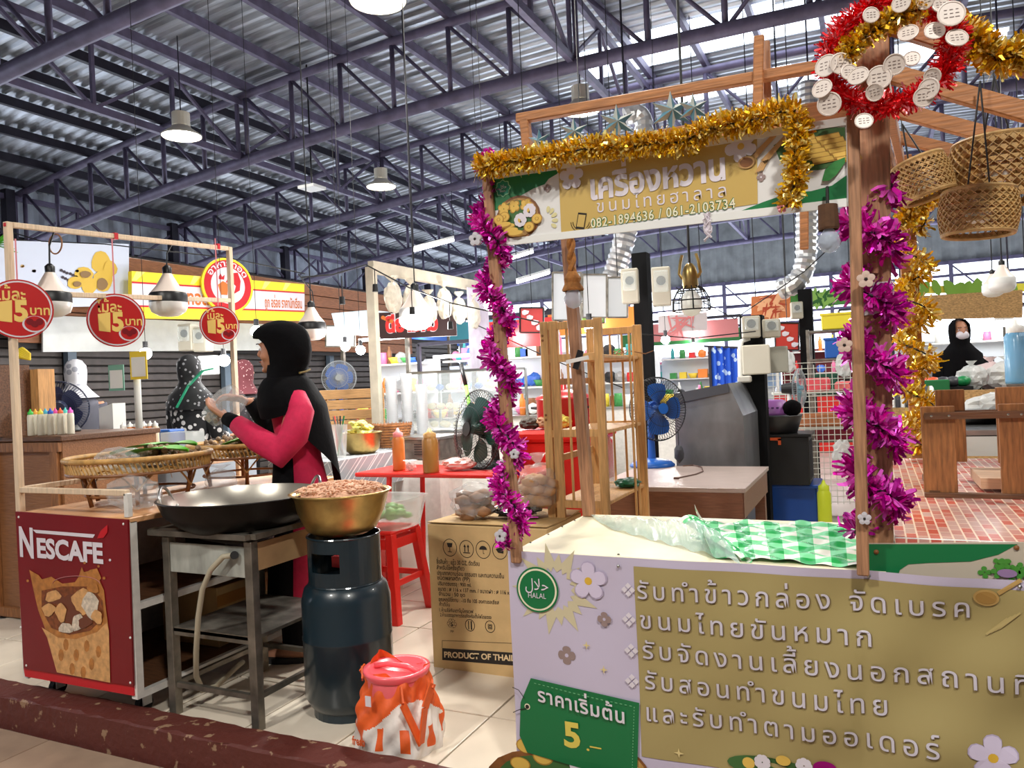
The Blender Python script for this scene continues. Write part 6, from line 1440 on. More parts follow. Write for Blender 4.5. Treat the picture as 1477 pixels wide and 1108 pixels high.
for i in range(30): b.blob((R.uniform(-.08, .08), R.uniform(-.08, .08), R.uniform(.12, .21)), .026, (1.3, 1, .5), .25, 1)
b.done('chopped_cabbage', mat('yellow_cabbage', (226, 222, 120), .6, 0, .3, 30), t, kind='stuff')
q = oncounter(565, 5.3); t = thing('wicker_basket', 'brown wicker basket behind the brass bowl of cabbage', 'basket', tuple(q)); b = B()
for k in range(30): a = 2 * pi * k / 30; b.tube([(.1 * math.cos(a), .09 * math.sin(a), 0), (.14 * math.cos(a), .12 * math.sin(a), .17)], .004, 4)
for j in range(9): b.tube([((.1 + .04 * j / 9) * math.cos(2 * pi * i / 30) * (1.03 if (i + j) % 2 else .98), (.09 + .03 * j / 9) * math.sin(2 * pi * i / 30), .01 + .018 * j) for i in range(30)], .008, 5, closed=True)
b.done('basket_weave', rattan_dark, t, kind='stuff')
q = oncounter(487, 4.7); t = thing('utensil_box', 'clear upright box of skewers and utensils left of the brass cabbage bowl', 'container', tuple(q)); b = B(); b.loft([((0, 0, 0), .05, .05, 0), ((0, 0, .2), .07, .06, 0)], 4, cap1=False); b.done('container_body', mat('frosted_tub', (0, 0, 0)), t)
for k in range(6): b = B(); b.cyl((R.uniform(-.02, .02), R.uniform(-.02, .02), .01), (R.uniform(-.05, .05), R.uniform(-.04, .04), .25), .005, n=6); b.done('utensil', (green, steel, rattan_dark, steel, black_plastic, red_plastic)[k], t)
# grill
q = oncounter(615, 5.15, .0); t = thing('steel_griddle', 'small stainless griddle stove behind the sauce bottles', 'stove', (q.x, q.y, 0)); b = B(); b.box((0, 0, .8), (.36, .3, .13), bev=.004); b.done('stove_body', worn_steel, t); b = B(); b.box((0, 0, .873), (.38, .32, .016)); b.done('griddle_plate', steel, t)
for k in range(5): b = B(); b.box((.06, -.152, .77 + .016 * k), (.14, .004, .006)); b.done('vent', black_ink, t)
b = B(); b.box((0, 0, .365), (.34, .3, .73)); b.done('base_cabinet', white_paint, t)

# ---- glass showcase, cup stacks, white post frame and hanging bags
q0 = PF(618, 600, 5.6)
sc = thing('glass_showcase', 'aluminium framed glass showcase of buns behind the cup stacks', 'showcase', (-2.9, 5.35, 0)); w_, d_, h0, h1 = .8, .45, .86, 1.32
ped = B(); ped.box((0, 0, .43), (w_, d_, .86)); ped.done('pedestal', white_paint, sc)
for x in (-w_ / 2, w_ / 2):
    for y in (-d_ / 2, d_ / 2): b = B(); b.box((x, y, (h0 + h1) / 2), (.018, .018, h1 - h0)); b.done('frame_post', steel, sc)
for z in (h0, h1):
    for y in (-d_ / 2, d_ / 2): b = B(); b.box((0, y, z), (w_, .018, .018)); b.done('frame_rail', steel, sc)
for z in (h0 + .15, h0 + .3): b = B(); b.box((0, 0, z), (w_ - .02, d_ - .03, .006)); b.done('glass_shelf', glass, sc)
b = B(); b.box((0, -d_ / 2, (h0 + h1) / 2), (w_ - .02, .003, h1 - h0 - .02)); b.done('pane', glass, sc)
bun = mat('bun', (226, 214, 176), .6, 0, .15, 20); n_ = 0
for z in (h0 + .01, h0 + .155, h0 + .305):
    for k in range(9):
        c_ = Vector(sc.location) + Vector((-.34 + .085 * k, R.uniform(-.08, .04), z)); b = B(); b.blob(c_ + Vector((0, 0, .035)), .036, (1, 1, .75), .04, 2); b.done('steamed_bun', bun if (k + int(z * 10)) % 4 else blue_plastic if k % 2 else bun, loc=tuple(c_), smooth=True, label='%s bun from the left on the %s shelf of the glass showcase' % (['first', 'second', 'third', 'fourth', 'fifth', 'sixth', 'seventh', 'eighth', 'ninth'][k], 'bottom' if z < h0 + .1 else 'middle' if z < h0 + .2 else 'top'), cat='bun', group='buns in the glass showcase')
cup = mat('clear_cup', (235, 238, 240), .15, alpha=.55)
for k, (px, F, n_, lab) in enumerate(((566, 5.6, 27, 'leftmost tall stack of clear plastic cups'), (588, 5.6, 28, 'middle stack of clear plastic cups'), (609, 5.6, 23, 'rightmost stack of clear plastic cups'))):
    q = oncounter(px, F, .801); t = thing('cup_stack', lab, 'cups', tuple(q)); 
    c0 = B(); c0.lathe([(.03, 0), (.045, .05), (.0485, .052)], n=16); c0 = c0.done('cup', cup, t, smooth=True)
    for i in range(1, n_): piece(c0, (0, 0, .017 * i))
wf = thing('white_stall_frame', 'cream wooden stall frame hung with clear bags', 'frame', (-3.36, 4.76, 0)); b = B(); b.box((0, 0, 1.06), (.07, .05, 2.12)); b.done('post', mat('cream_post', (206, 196, 176), .6, 0, .2, 10), wf)
b = B(); b.bar((0, 0, 2.12), (0, 1.7, 2.14), .05, .09); b.done('top_beam', mat('cream_post', (0, 0, 0)), wf)
b = B(); b.cyl((0, 1.72, 0), (0, 1.72, 2.12), .03, n=12); b.done('pipe_post', plastic_white, wf, smooth=True)
for k in range(6):
    y = 4.95 + k * .26; t = bag((-3.3, y, 1.78 - .03 * (k % 3)), (.1, .2, .24 + .03 * (k % 2)), ['first hanging clear bag from the left on the cream frame', 'second hanging clear bag on the cream frame', 'third hanging clear bag on the cream frame', 'fourth hanging clear bag on the cream frame', 'fifth hanging clear bag on the cream frame', 'last hanging clear bag on the cream frame'][k], mat('milk_film', (226, 218, 200), .3, 0, .2, 20, bump=.5, alpha=.75), jit=.1)
b = B(); b.box((-3.3, 6.35, 1.72), (.01, .4, .75)); b.done('printed_bag_sheet', mat('lavender_sheet', (206, 196, 216), .5, 0, .2, 12), loc=(-3.3, 6.35, 1.7), label='lavender printed plastic sheet hanging at the frame right end', cat='sheet')
ledbulb(600, 458, 4.9, 24, 'dazzling lit bulb in front of the hanging bags', (598, 392), False, True, True)
lamp('bulb_light', 'POINT', PF(600, 490, 4.7), 34, (1, .98, .95), .06)
# string light wire with empty sockets
b = B(); wire = [PF(x, y, F) for x, y, F in ((435, 400, 4.4), (480, 396, 4.5), (528, 382, 4.6), (590, 415, 4.6), (650, 437, 4.6), (720, 452, 4.8), (800, 470, 5.0))]; b.tube(wire, .0045, 5); b.done('socket_wire', cable_m, loc=tuple(wire[0]), label='black string light wire sagging past the cream frame', cat='cable')
for k, (px, py, dy_) in enumerate(((492, 398, 30), (540, 388, 22), (593, 415, 28), (648, 436, 28), (714, 452, 30))):
    q = PF(px, py, 4.6); t = thing('bulb_socket', ['empty black socket on the wire before the brown planks', 'empty black socket by the cream frame corner', 'empty black socket before the bright bulb', 'empty black socket over the red Thai signboard', 'empty black socket beside the purple tinsel'][k], 'socket', tuple(q), 0, 'empty sockets on the string light wire')
    b = B(); b.cyl((0, 0, 0), (0, 0, -dy_ * 4.6 / FPX), .003, n=5); b.done('cord', cable_m, t); b = B(); b.cyl((0, 0, -dy_ * 4.6 / FPX), (0, 0, -(dy_ + 11) * 4.6 / FPX), .015, .018, 10); b.done('socket', black_plastic, t)

q = PF(672, 560, 5.0); t = thing('green_handled_tool', 'green stick with a black grip standing behind the black fan', 'tool', tuple(q)); b = B(); b.cyl((.05, 0, -.3), (0, 0, .02), .012, n=8); b.done('stick', mat('lime_green', (120, 196, 60), .4), t, smooth=True); b = B(); b.cyl((0, 0, .02), (-.03, 0, .16), .014, n=8); b.done('grip', black_plastic, t, smooth=True)
# ================================================================== LEFT BACKGROUND
def board(name, pts, d, m_, lab, cat, dirv=None, **k):
    b = B(); b.prism(pts, dirv or (0, d, 0)); return b.done(name, m_, loc=tuple(pts[0]), label=lab, cat=cat, **k)
# brown chest counter at far left
c0 = PZ(0, 916, 0); c1 = PZ(96, 905, 0)
t = thing('brown_counter', 'brown board counter at the left edge behind the cart', 'counter', (-4.88, 2.72, 0)); w_ = 1.8
b = B(); b.box((0, .3, .5), (w_, .6, 1.0)); b.done('cabinet_body', wood('brown_board', (150, 100, 62), 8, (1.5, 14, 14), .25), t)
b = B(); b.box((0, .3, 1.015), (w_ + .04, .64, .03), bev=.004); b.done('worktop', dark_wood, t)
for x in (-.85, -.3, .3, .85): b = B(); b.box((x, -.012, .5), (.06, .02, .98)); b.done('trim_strip', plank_wood, t)
for z in (.04, .97): b = B(); b.box((0, -.014, z), (w_, .022, .05)); b.done('trim_strip', plank_wood, t)
def onz(px, F, z): q = PF(px, 600, F); q.z = z; return q
cols = [(60, 190, 70), (240, 170, 60), (240, 220, 70), (60, 170, 200), (40, 90, 200), (230, 70, 160), (240, 110, 60), (80, 200, 190), (230, 90, 190)]
nm = ['green', 'orange', 'yellow', 'cyan', 'blue', 'pink', 'red orange', 'teal', 'magenta']
for i, c_ in enumerate(cols): q = onz(44 + i * 7.2, 4.3 + .1 * (i % 2), 1.031); bottle(q, .15, .018, mat('soft_bottle', (222, 216, 196), .4), mat('cap_' + nm[i].replace(' ', '_'), c_, .4), 'small squeeze bottle with a %s cap on the brown counter' % nm[i], 'coloured squeeze bottles on the brown counter')
q = onz(56, 4.55, 1.031); b = B(); b.box(q + Vector((0, 0, .19)), (.17, .1, .38)); b.done('wooden_block', wood('block_wood', (214, 160, 100), 8, (14, 14, 1.2), .3), loc=tuple(q), label='tall pale wooden board block behind the squeeze bottles', cat='block')
q = PF(28, 520, 4.5); b = B()
for k in range(5): b.tube([q + Vector((-.1 + .05 * 1, -.0, .012 * k)), q + Vector((.0, -.02 + .01 * k, .03 + .008 * k)), q + Vector((.1, 0, .008 * k))], [.008, .018, .006], 8)
b.done('bananas', mat('banana', (236, 206, 50), .5), loc=tuple(q), smooth=True, label='bunch of yellow bananas at the left edge', cat='fruit', kind='stuff')
b = B(); q = PF(0, 528, 4.45); z_ = q.z - 1.031
for z in (.01, z_ * .45): b.box(q + Vector((0, 0, -z)), (.22, .18, .015))
for s_ in (-.1, .1): b.box(q + Vector((s_, 0, -z_ / 2)), (.018, .2, z_))
b.done('small_rack', dark_wood, loc=tuple(q), label='small dark shelf rack under the bananas', cat='shelf')
# row of stall counters in front of the shutters
t = thing('grey_counter', 'low grey counter where the turned vendors stand', 'counter', (-4.45, 3.68, 0)); b = B(); b.box((0, 0, .43), (1.3, .56, .86)); b.done('counter_body', grey_wall, t); b = B(); b.box((0, 0, .875), (1.32, .6, .03)); b.done('worktop', steel, t)
def onc(px, F, z=.891): return onz(px, F, z)
q = onc(150, 5.3); b = B(); b.prism([q + Vector((-.05, 0, 0)), q + Vector((.09, 0, 0)), q + Vector((.09, .0, .3)), q + Vector((-.05, 0, .27))], (0, .1, 0)); b.done('white_paper_box', plastic_white, loc=tuple(q), label='tall white paper box beside the clear tubs', cat='box')
for k, (px, F) in enumerate(((110, 5.2), (132, 5.1))): q = onc(px, F); b = B(); b.lathe([(0, 0), (.08, 0), (.09, .12), (.095, .125)], n=4); b.done('clear_tub', mat('frosted_tub', (0, 0, 0)), loc=tuple(q), label=['frosted square tub left of the white paper box', 'smaller frosted tub touching the white paper box'][k], cat='tub')
for k, (px, c_, lab) in enumerate(((177, (232, 226, 214), 'pale sauce bottle at the left of the sauce group'), (187, (216, 130, 50), 'first orange sauce bottle near the white pipe'), (196, (200, 110, 40), 'second orange sauce bottle near the white pipe'), (207, (206, 150, 110), 'tan sauce bottle right of the white pipe'), (216, (214, 120, 60), 'third orange sauce bottle right of the white pipe'), (223, (226, 200, 170), 'pale peach sauce bottle at the right of the sauce group'))):
    bottle(onc(px, 5.2), .17, .024, mat('sauce_%d' % c_[1], c_, .35), plastic_white, lab, 'sauce bottles by the white pipe')
q = onc(240, 5.4); b = B(); b.box(q + Vector((0, 0, .05)), (.2, .14, .1), bev=.01); b.done('blue_basket', blue_plastic, loc=tuple(q), label='bright blue plastic basket right of the sauce bottles', cat='basket')
q = onc(275, 5.3); b = B(); b.lathe([(0, 0), (.14, 0), (.18, .03)], n=24); b.done('red_tray', red_plastic, loc=tuple(q), label='red round tray in front of the green strapped vendor', cat='tray')
t = thing('clear_container', 'clear container of food behind the rear rattan tray', 'container', tuple(onc(262, 4.9))); b = B(); b.box((0, 0, .05), (.22, .15, .1)); b.done('container_body', mat('frosted_tub', (0, 0, 0)), t)
# white pipe with two payment boards
q = PF(200, 600, 5.0); b = B(); b.cyl((q.x, q.y, .891), (q.x, q.y, 1.4), .022, n=12); b.done('white_pipe', mat('pipe_grey', (190, 190, 184), .5), loc=(q.x, q.y, .891), smooth=True, label='grey white pipe post carrying the yellow board', cat='pipe')
def qr(px, py, F, w, h, c_, lab):
    q = PF(px, py, F); t = thing('payment_board', lab, 'sign', tuple(q), YAW * .6); b = B(); b.m(mat('pb_%d' % c_[2], c_, .5)).box((0, 0, 0), (w, .006, h)); b.m(plastic_white).box((0, -.0036, -.01), (w * .82, .002, h * .7)); b.done('board', None, t)
qr(168, 545, 5.2, .115, .175, (120, 170, 150), 'white and green payment board left of the pipe'); qr(200, 527, 4.95, .12, .18, (236, 206, 60), 'yellow framed payment board on top of the pipe')
# shutters
sh = thing('roller_shutter', 'dark horizontal slat shutters closing the left stalls', 'shutter', (-7.2, 4.0, 0)); s0 = B(); s0.box((0, 0, 0), (.03, 1.9, .07), bev=.006); s0 = s0.done('slat', shutter_m, sh); s0.location = (0, 0, .06)
b = B(); b.box((-.03, 4.0, 1.03), (.01, 9.9, 2.06)); b.done('gap_blocker', mat('gap_blocker_dark', (40, 36, 36), .7), sh)  # dark sheet added behind the slats to stop light showing through gaps
for j in range(5):
    for k in range(24):
        if j or k: piece(s0, (0, j * 2.0, .06 + k * .082))
for j in range(6): b = B(); b.box((-7.14, 3.0 + j * 2.0, 1.05), (.07, .09, 2.1)); b.done('shutter_post', mat('blue_grey_post', (110, 128, 146), .5), loc=(-7.14, 3.0 + 2 * j, 0), label='blue grey post between two shutter bays, number %s from the left' % ['one', 'two', 'three', 'four', 'five', 'six'][j], cat='post')
board('white_awning', [PX(60, 455, -6.9), PX(430, 470, -6.9), PX(430, 505, -6.9), PX(60, 508, -6.9)], 0, mat('white_awning', (216, 220, 220), .5, 0, .1, 8), 'translucent white vinyl awning strip under the yellow sign', 'awning', (.02, 0, 0))
# long bluish banner with potatoes at upper left
XB = -6.6
bo_ = PX(0, 340, XB); BB = thing('photo_banner', 'pale blue banner with printed potatoes and nuts at upper left', 'banner', tuple(bo_))
lq = lambda x, y, d=0.: PX(x, y, XB) - bo_ + Vector((d, 0, 0))
b = B(); b.prism([lq(-60, 345), lq(186, 352), lq(186, 441), lq(-60, 446)], (-.02, 0, 0)); b.done('sheet', mat('bluish_banner', (196, 204, 222), .5), BB)
def lblob(b, px, py, rx, ry, d, n=12, k=.1): b.poly([lq(px + rx * math.cos(t) * (1 + k * math.sin(3 * t + px)), py + ry * math.sin(t), d) for t in [2 * pi * i / n for i in range(n)]])
b = B(); b.m(mat('potato', (206, 170, 60), .5))
for i, (x, y, rx, ry) in enumerate(((145, 378, 14, 16), (120, 395, 14, 10), (108, 408, 12, 9), (128, 412, 12, 12), (148, 405, 14, 16), (158, 388, 10, 12))): lblob(b, x, y, rx, ry, .004 + .001 * i)
b.m(mat('potato_dark', (130, 100, 60), .5))
for i, (x, y, rx, ry) in enumerate(((122, 396, 8, 5), (146, 410, 8, 9), (110, 410, 6, 4))): lblob(b, x, y, rx, ry, .012 + .001 * i)
b.done('potato_print', None, BB, fixn=False)
b = B(); b.m(mat('nut', (206, 170, 110), .5))
for i in range(9): lblob(b, 32 + (i * 17) % 34, 384 + (i * 7) % 14, 3, 2.2, .004)
b.m(mat('bean', (50, 40, 50), .5))
for i in range(12): lblob(b, 88 + (i * 13) % 24, 390 + (i * 5) % 18, 2.5, 2, .005)
b.done('nut_print', None, BB, fixn=False)
b = B()
for k in range(6): a, c_ = PF(-10, 352, 5.5), PF(2 + 3 * k, 340 + 5 * k, 5.5); b.bar(a, c_ + Vector((.05, 0, 0)), .03, .004)
b.done('palm_leaf', leaf, loc=tuple(PF(-10, 352, 5.5)), label='green palm frond tips at the left edge', cat='leaf')
# brown planks above the yellow sign
pk = thing('plank_wall', 'brown horizontal plank cladding above the yellow sign', 'cladding', (-6.95, 5.0, 0))
b = B(); b.box((-.03, 2.6, 2.22), (.01, 6.5, 1.0)); b.done('gap_blocker', mat('gap_blocker_dark', (0, 0, 0)), pk)  # added dark sheet, blocks light between the planks
for k in range(6):
    a, c_ = PX(180, 374 + 11 * k, -6.95), PX(515, 400 + 10.5 * k, -6.95)
    z = 2.62 - .155 * k; b = B(); b.box((0, 2.6, z), (.03, 6.6, .145), bev=.004); b.done('plank', wood('clad_wood', (150, 96, 62), 8, (14, 1.5, 14), .35), pk)
# yellow shop sign
XS = -6.45; so_ = PX(190, 427, XS); YS = thing('yellow_shop_sign', 'yellow and white shop sign with orange Thai letters and a rooster roundel', 'sign', tuple(so_))
sq_ = lambda x, y, d=0.: PX(x, y, XS) - so_ + Vector((d, 0, 0))
A_, B_, C_, D_ = sq_(190, 391), sq_(439, 410), sq_(439, 463), sq_(190, 459)
b = B(); b.prism([A_, B_, C_, D_], (-.05, 0, 0)); b.done('board', mat('sign_yellow', (246, 222, 40), .5), YS); b = B(); b.bar(A_.lerp(C_, .3) + Vector((-.04, 0, 0)), A_.lerp(C_, .3) + Vector((-.72, 0, 0)), .05); b.done('bracket', dark_steel, YS); b = B(); b.bar(A_.lerp(C_, .7) + Vector((-.04, 0, 0)), A_.lerp(C_, .7) + Vector((-.72, 0, 0)), .05); b.done('bracket', dark_steel, YS)
ml = lambda u, v, d=.002: A_.lerp(B_, u).lerp(D_.lerp(C_, u), v) + Vector((d, 0, 0))
b = B(); b.m(red_strip).poly([ml(0, .22), ml(1, .22), ml(1, .76), ml(0, .76)]); b.m(letter).poly([ml(0, .26, .003), ml(1, .26, .003), ml(1, .72, .003), ml(0, .72, .003)]); b.m(mat('yellow_pale', (250, 236, 120), .5))
for k in range(7): b.poly([ml(.02 + k * .14, 0, .0025), ml(.06 + k * .14, 0, .0025), ml(.02 + k * .14, .2, .0025), ml(-.0 + k * .14, .2, .0025)])
b.done('stripe_print', None, YS, fixn=False)
orl = mat('orange_letter', (206, 110, 40), .5)
def xtext(s, u0, u1, v, h, m_, d, bold=0.):
    p, q = ml(u0, v, d), ml(u1, v, d); return text(s, 0, 0, (q - p).length, h, YS, m_, 0, bold=bold, curve=lambda u, y, yy: p.lerp(q, u) + Vector((0, 0, y)))
xtext("อาหารทอด", .1, .38, .66, .2, orl, .006, .03); xtext("ถูก อร่อย ราคานักเรียน", .72, .98, .66, .16, orl, .006, .02)
rc = PX(329, 412, XS + .12); F_ = (rc - Vector((0, 0, CZ))).dot(fw); rr = 40 * F_ / FPX
RD = thing('rooster_roundel', 'round yellow and red rooster emblem mounted on the yellow sign', 'sign', tuple(rc), math.radians(75))
b = B(); b.m(mat('sign_yellow', (0, 0, 0))).prism(circ(0, 0, rr, 0, 40), (0, .03, 0)); b.m(red_strip).poly(circ(0, 0, rr * .92, -.001, 36)); b.m(letter).poly(circ(0, 0, rr * .66, -.002, 36)); b.m(red_strip)
b.poly([(rr * x, -.003, rr * z) for x, z in ((-.1, .1), (.1, .45), (.4, .5), (.5, .2), (.45, -.15), (.2, -.3), (.3, 0), (.15, .12))]); b.poly([(rr * x, -.003, rr * z) for x, z in ((-.35, .3), (-.28, .42), (-.22, .3), (-.12, .38), (-.15, .2), (-.35, .2))]); b.m(orl); b.poly([(rr * x, -.003, rr * z) for x, z in ((-.4, 0), (-.2, .15), (0, .05), (-.05, -.35), (-.3, -.35))]); b.done('emblem', None, RD, fixn=False); b = B(); b.bar((0, .02, 0), (-.0, .3, 0), .04); b.done('bracket', dark_steel, RD)
text("อาหารทอด", -rr, 0, rr * 2, rr * .3, RD, letter, -.004, bold=.02, curve=lambda u, y, yy: Vector((math.cos(pi * (.85 - .7 * u)) * (rr * .7 + y), -.004, math.sin(pi * (.85 - .7 * u)) * (rr * .7 + y))))
# electric meters and switch boxes
def box1(px, py, F, s_, m_, lab, name='meter_box', cat='meter', win=True):
    q = PF(px, py, F); t = thing(name, lab, cat, tuple(q), YAW * .5); b = B(); b.box((0, 0, 0), s_, bev=.008); b.done('case', m_, t)
    if win: b = B(); b.box((0, -s_[1] / 2 - .012, s_[2] * .12), (s_[0] * .75, .03, s_[2] * .55), bev=.006); b.done('cover', glass, t); b = B(); b.lathe([(0, .006), (s_[0] * .25, .006), (s_[0] * .25, 0)], c=(0, -s_[1] / 2, s_[2] * .14), n=16, M=Matrix.Rotation(pi / 2, 3, 'X')); b.done('dial', black_ink, t)
    return t
mg = mat('meter_grey', (178, 172, 156), .5)
for px, py, F, s_, lab in ((272, 487, 6.9, (.14, .12, .24), 'left electric meter above the green strapped vendor'), (293, 490, 6.9, (.13, .12, .22), 'right electric meter above the green strapped vendor'), (909, 413, 5.4, (.12, .1, .24), 'left electric meter on the black column behind the rack'), (954, 414, 5.4, (.13, .12, .27), 'right electric meter on the black column behind the rack'),
                           (1083, 472, 5.74, (.13, .1, .16), 'left electric meter on the middle black column'), (1112, 474, 5.8, (.13, .1, .14), 'right electric meter on the middle black column'), (1149, 448, 8.27, (.12, .1, .18), 'electric meter on the far black column under the green banner')): box1(px, py, F, s_, mg, lab)
box1(301, 527, 6.8, (.17, .08, .17), mat('switch_box', (200, 206, 208), .5), 'pale switch box beside the green strapped vendor', 'switch_box', 'box', False)
box1(1090, 519, 5.74, (.2, .1, .22), mat('cream_box', (206, 200, 184), .5), 'large cream junction box on the middle black column', 'junction_box', 'box', False); box1(1118, 519, 5.85, (.18, .1, .2), mat('grey_box', (160, 158, 146), .5), 'greyer junction box beside the cream one', 'junction_box', 'box', False)
for px, F, yt, w_, lab in ((924, 5.6, 366, .11, 'black steel column behind the pine rack'), (1085, 5.9, 456, .16, 'black column carrying the cream junction box'), (1161, 8.4, 418, .14, 'far black column right of the shrimp banner')):
    q = PF(px, yt, F); b = B(); b.box((q.x, q.y, q.z / 2), (w_, w_, q.z)); b.done('black_column', mat('column_black', (10, 10, 12), .85, spec=.2), loc=(q.x, q.y, 0), label=lab, cat='column')
pw = [PF(x, y, 5.76) for x, y in ((1081, 488), (1070, 492), (1067, 505), (1068, 548), (1070, 640), (1072, 690))]; b = B(); b.tube(pw, .018, 10); b.done('white_conduit', plastic_white, loc=tuple(pw[0]), smooth=True, label='bent white conduit pipe down the middle black column', cat='pipe')
b = B(); b.box(PF(1074, 547, 5.72), (.1, .05, .05), bev=.01); b.done('socket_outlet', mat('outlet', (190, 186, 176), .4), loc=tuple(PF(1074, 547, 5.72)), label='grey power socket on the white conduit', cat='socket')
# ---- centre left: awning box, plank parapet, red Thai signboard, corrugated strip
board('awning_box', [PF(478, 452, 8), PF(535, 447, 8), PF(541, 476, 8), PF(486, 482, 8)], 0, mat('awning_blue', (186, 206, 222), .5), 'pale blue awning box right of the black hijab', 'awning', (0, .5, 0))
pk = thing('plank_parapet', 'pale plank parapet behind the cabbage bowl', 'parapet', tuple(PF(508, 580, 6.6)), YAW)
for k in range(4): b = B(); b.box((0, 0, .07 - .088 * k), (.55, .03, .08), bev=.004); b.done('plank', wood('pale_plank', (206, 158, 104), 8, (1.5, 14, 14), .25), pk)
for s_ in (-.24, .24): b = B(); b.box((s_, .03, -.55), (.05, .03, 1.28)); b.done('post', pine2, pk)
rs0 = PF(600, 468, 7.6); RS = thing('red_signboard', 'black and red signboard with large red Thai letters in the background', 'sign', tuple(rs0), YAW)
b = B(); b.box((.02, 0, 0), (.76, .03, .26)); b.done('board', mat('sign_black', (50, 20, 22), .4), RS); text("ดียามหิว", -.3, -.06, .52, .2, RS, redl := mat('red_letter', (216, 40, 40), .5), -.02, bold=.06); text("ดียามหิว", -.3, -.06, .52, .2, RS, letter, -.018, bold=.1)
b = B(); b.m(orl)
for k in range(5): b.poly(circ(-.32 + .02 * k, .08 - .01 * k, .02, -.017 - k * .001, 10))
b.done('flame_print', None, RS, fixn=False)
b = B(); b.cyl((0, .02, .1), (0, .02, roofz(rs0.x) + .1 - rs0.z), .01, n=6); b.done('hanger', dark_steel, RS)
# ---- lit stalls filling the middle distance
goods_c = [('red', (206, 40, 40)), ('white', (230, 230, 226)), ('orange', (230, 130, 50)), ('green', (60, 140, 70)), ('blue', (50, 100, 190)), ('pink', (230, 120, 160)), ('yellow', (230, 200, 60)), ('brown', (130, 84, 50)), ('black', (30, 30, 32)), ('teal', (60, 160, 160)), ('grey', (150, 150, 150))]
kinds = ['box', 'bottle', 'jar', 'bowl', 'bag']
def far_stall(px, F, w, lab, zt=.85, back=None, head_c=None, head_z=1.95, head_lab=None, n=12, body=white_paint, tube=True, seed=1, bh=1.0, posts=True):
    short = {2: 'stall behind the plank parapet', 3: 'red signboard stall', 4: 'glass display stall', 5: 'long pale second row stall', 6: 'stall seen through the rack', 7: 'far white stall behind the rack', 8: 'stall right of the blue fan', 9: 'stall under the cage lamp', 10: 'stall behind the wire cage', 12: 'stall behind the masked vendor', 13: 'far stall behind the hijab', 14: 'far stall beyond the gold post', 15: 'distant left stall row', 16: 'distant right stall row'}[seed]
    rr_ = random.Random(seed); q = PF(px, 560, F); t = thing('market_stall', lab, 'stall', (q.x, q.y, 0), 0)
    b = B(); b.box((0, 0, zt / 2), (w, .6, zt)); b.done('counter_body', body, t); b = B(); b.box((0, 0, zt + .012), (w + .04, .64, .024)); b.done('worktop', steel, t)
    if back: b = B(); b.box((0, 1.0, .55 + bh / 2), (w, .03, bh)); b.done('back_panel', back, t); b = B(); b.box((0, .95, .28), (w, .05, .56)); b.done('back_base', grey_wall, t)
    if posts:
        for s_ in (-1, 1): b = B(); b.box((s_ * w / 2, .3, head_z / 2 + .1), (.04, .04, head_z + .2)); b.done('post', (dark_steel, white_paint, worn_steel)[seed % 3], t)
        b = B(); b.box((0, .3, head_z + .2), (w, .04, .04)); b.done('top_bar', dark_steel, t)
    if back and bh > .7:
        for z in (1.15, 1.5):
            b = B(); b.box((0, .85, z), (w - .1, .22, .02)); b.done('shelf', white_paint, t)
    if head_c: b = B(); b.box((0, .26, head_z), (w * .95, .02, .3)); b.done('header_sign', head_c, t)
    if tube: b = B(); b.bar((-w * .35, .45, head_z + .05), (w * .35, .45, head_z + .05), .035); b.done('lit_tube', tube_lit, t); lamp('stall_light', 'POINT', (q.x, q.y + .2, head_z - .05), 17, (.95, .98, 1), .15)
    spots = [(-w / 2 + .12 + (w - .24) * (k + .5) / n, rr_.uniform(-.2, .2), zt + .025) for k in range(n)]
    if back and bh > .7: spots += [(-w / 2 + .15 + (w - .3) * (k + .5) / 7, .85, z + .011) for z in (1.15, 1.5) for k in range(7)]
    seen = {}; picks = [(rr_.choice(goods_c), rr_.choice(kinds)) for _ in spots]
    tot = {}
    for si, ((cn, cc), kd) in enumerate(picks): lv = 'counter' if si < n else ('lower shelf' if si < n + 7 else 'upper shelf'); tot[(cn, kd, lv)] = tot.get((cn, kd, lv), 0) + 1
    for si, (x, y, z) in enumerate(spots):
        (cn, cc), kd = picks[si]; lv = 'counter' if si < n else ('lower shelf' if si < n + 7 else 'upper shelf'); seen[(cn, kd, lv)] = od = seen.get((cn, kd, lv), 0) + 1
        wh = ('' if tot[(cn, kd, lv)] == 1 else ['left ', 'second ', 'third ', 'fourth '][od - 1]) + cn
        m_ = mat('goods_' + cn, cc, .45); c_ = Vector((q.x + x, q.y + y, z)); b = B(); s_ = rr_.uniform(.8, 1.25)
        if kd == 'box': b.box((0, 0, .06 * s_), (.13 * s_, .1, .12 * s_), bev=.006)
        elif kd == 'bottle': b.lathe([(0, 0), (.03, 0), (.032, .14 * s_), (.014, .18 * s_), (.014, .21 * s_), (0, .21 * s_)], n=12)
        elif kd == 'jar': b.lathe([(0, 0), (.05, 0), (.052, .1 * s_), (.045, .12 * s_), (.047, .14 * s_), (0, .14 * s_)], n=14)
        elif kd == 'bowl': b.lathe([(0, 0), (.05, .0), (.09, .07 * s_), (.08, .065 * s_), (0, .03)], n=16)
        else: b.blob((0, 0, .07 * s_), .07 * s_, (1.1, .8, 1), .14, 2)
        for v in b.bm.verts: v.co.z = max(v.co.z, .0)
        o = b.done(kd, m_, smooth=kd in ('bottle', 'jar', 'bowl')); o.location = c_
        tag(o, '%s %s on the %s of the %s' % (wh, kd, lv, short or lab), kd, 'goods on the ' + lab)
    return t
wp = mat('white_panel', (222, 226, 232), .5); bp_ = mat('blue_panel', (176, 196, 220), .5)
far_stall(520, 8.6, .9, 'white lit stall behind the plank parapet', back=wp, seed=2, head_z=1.75)
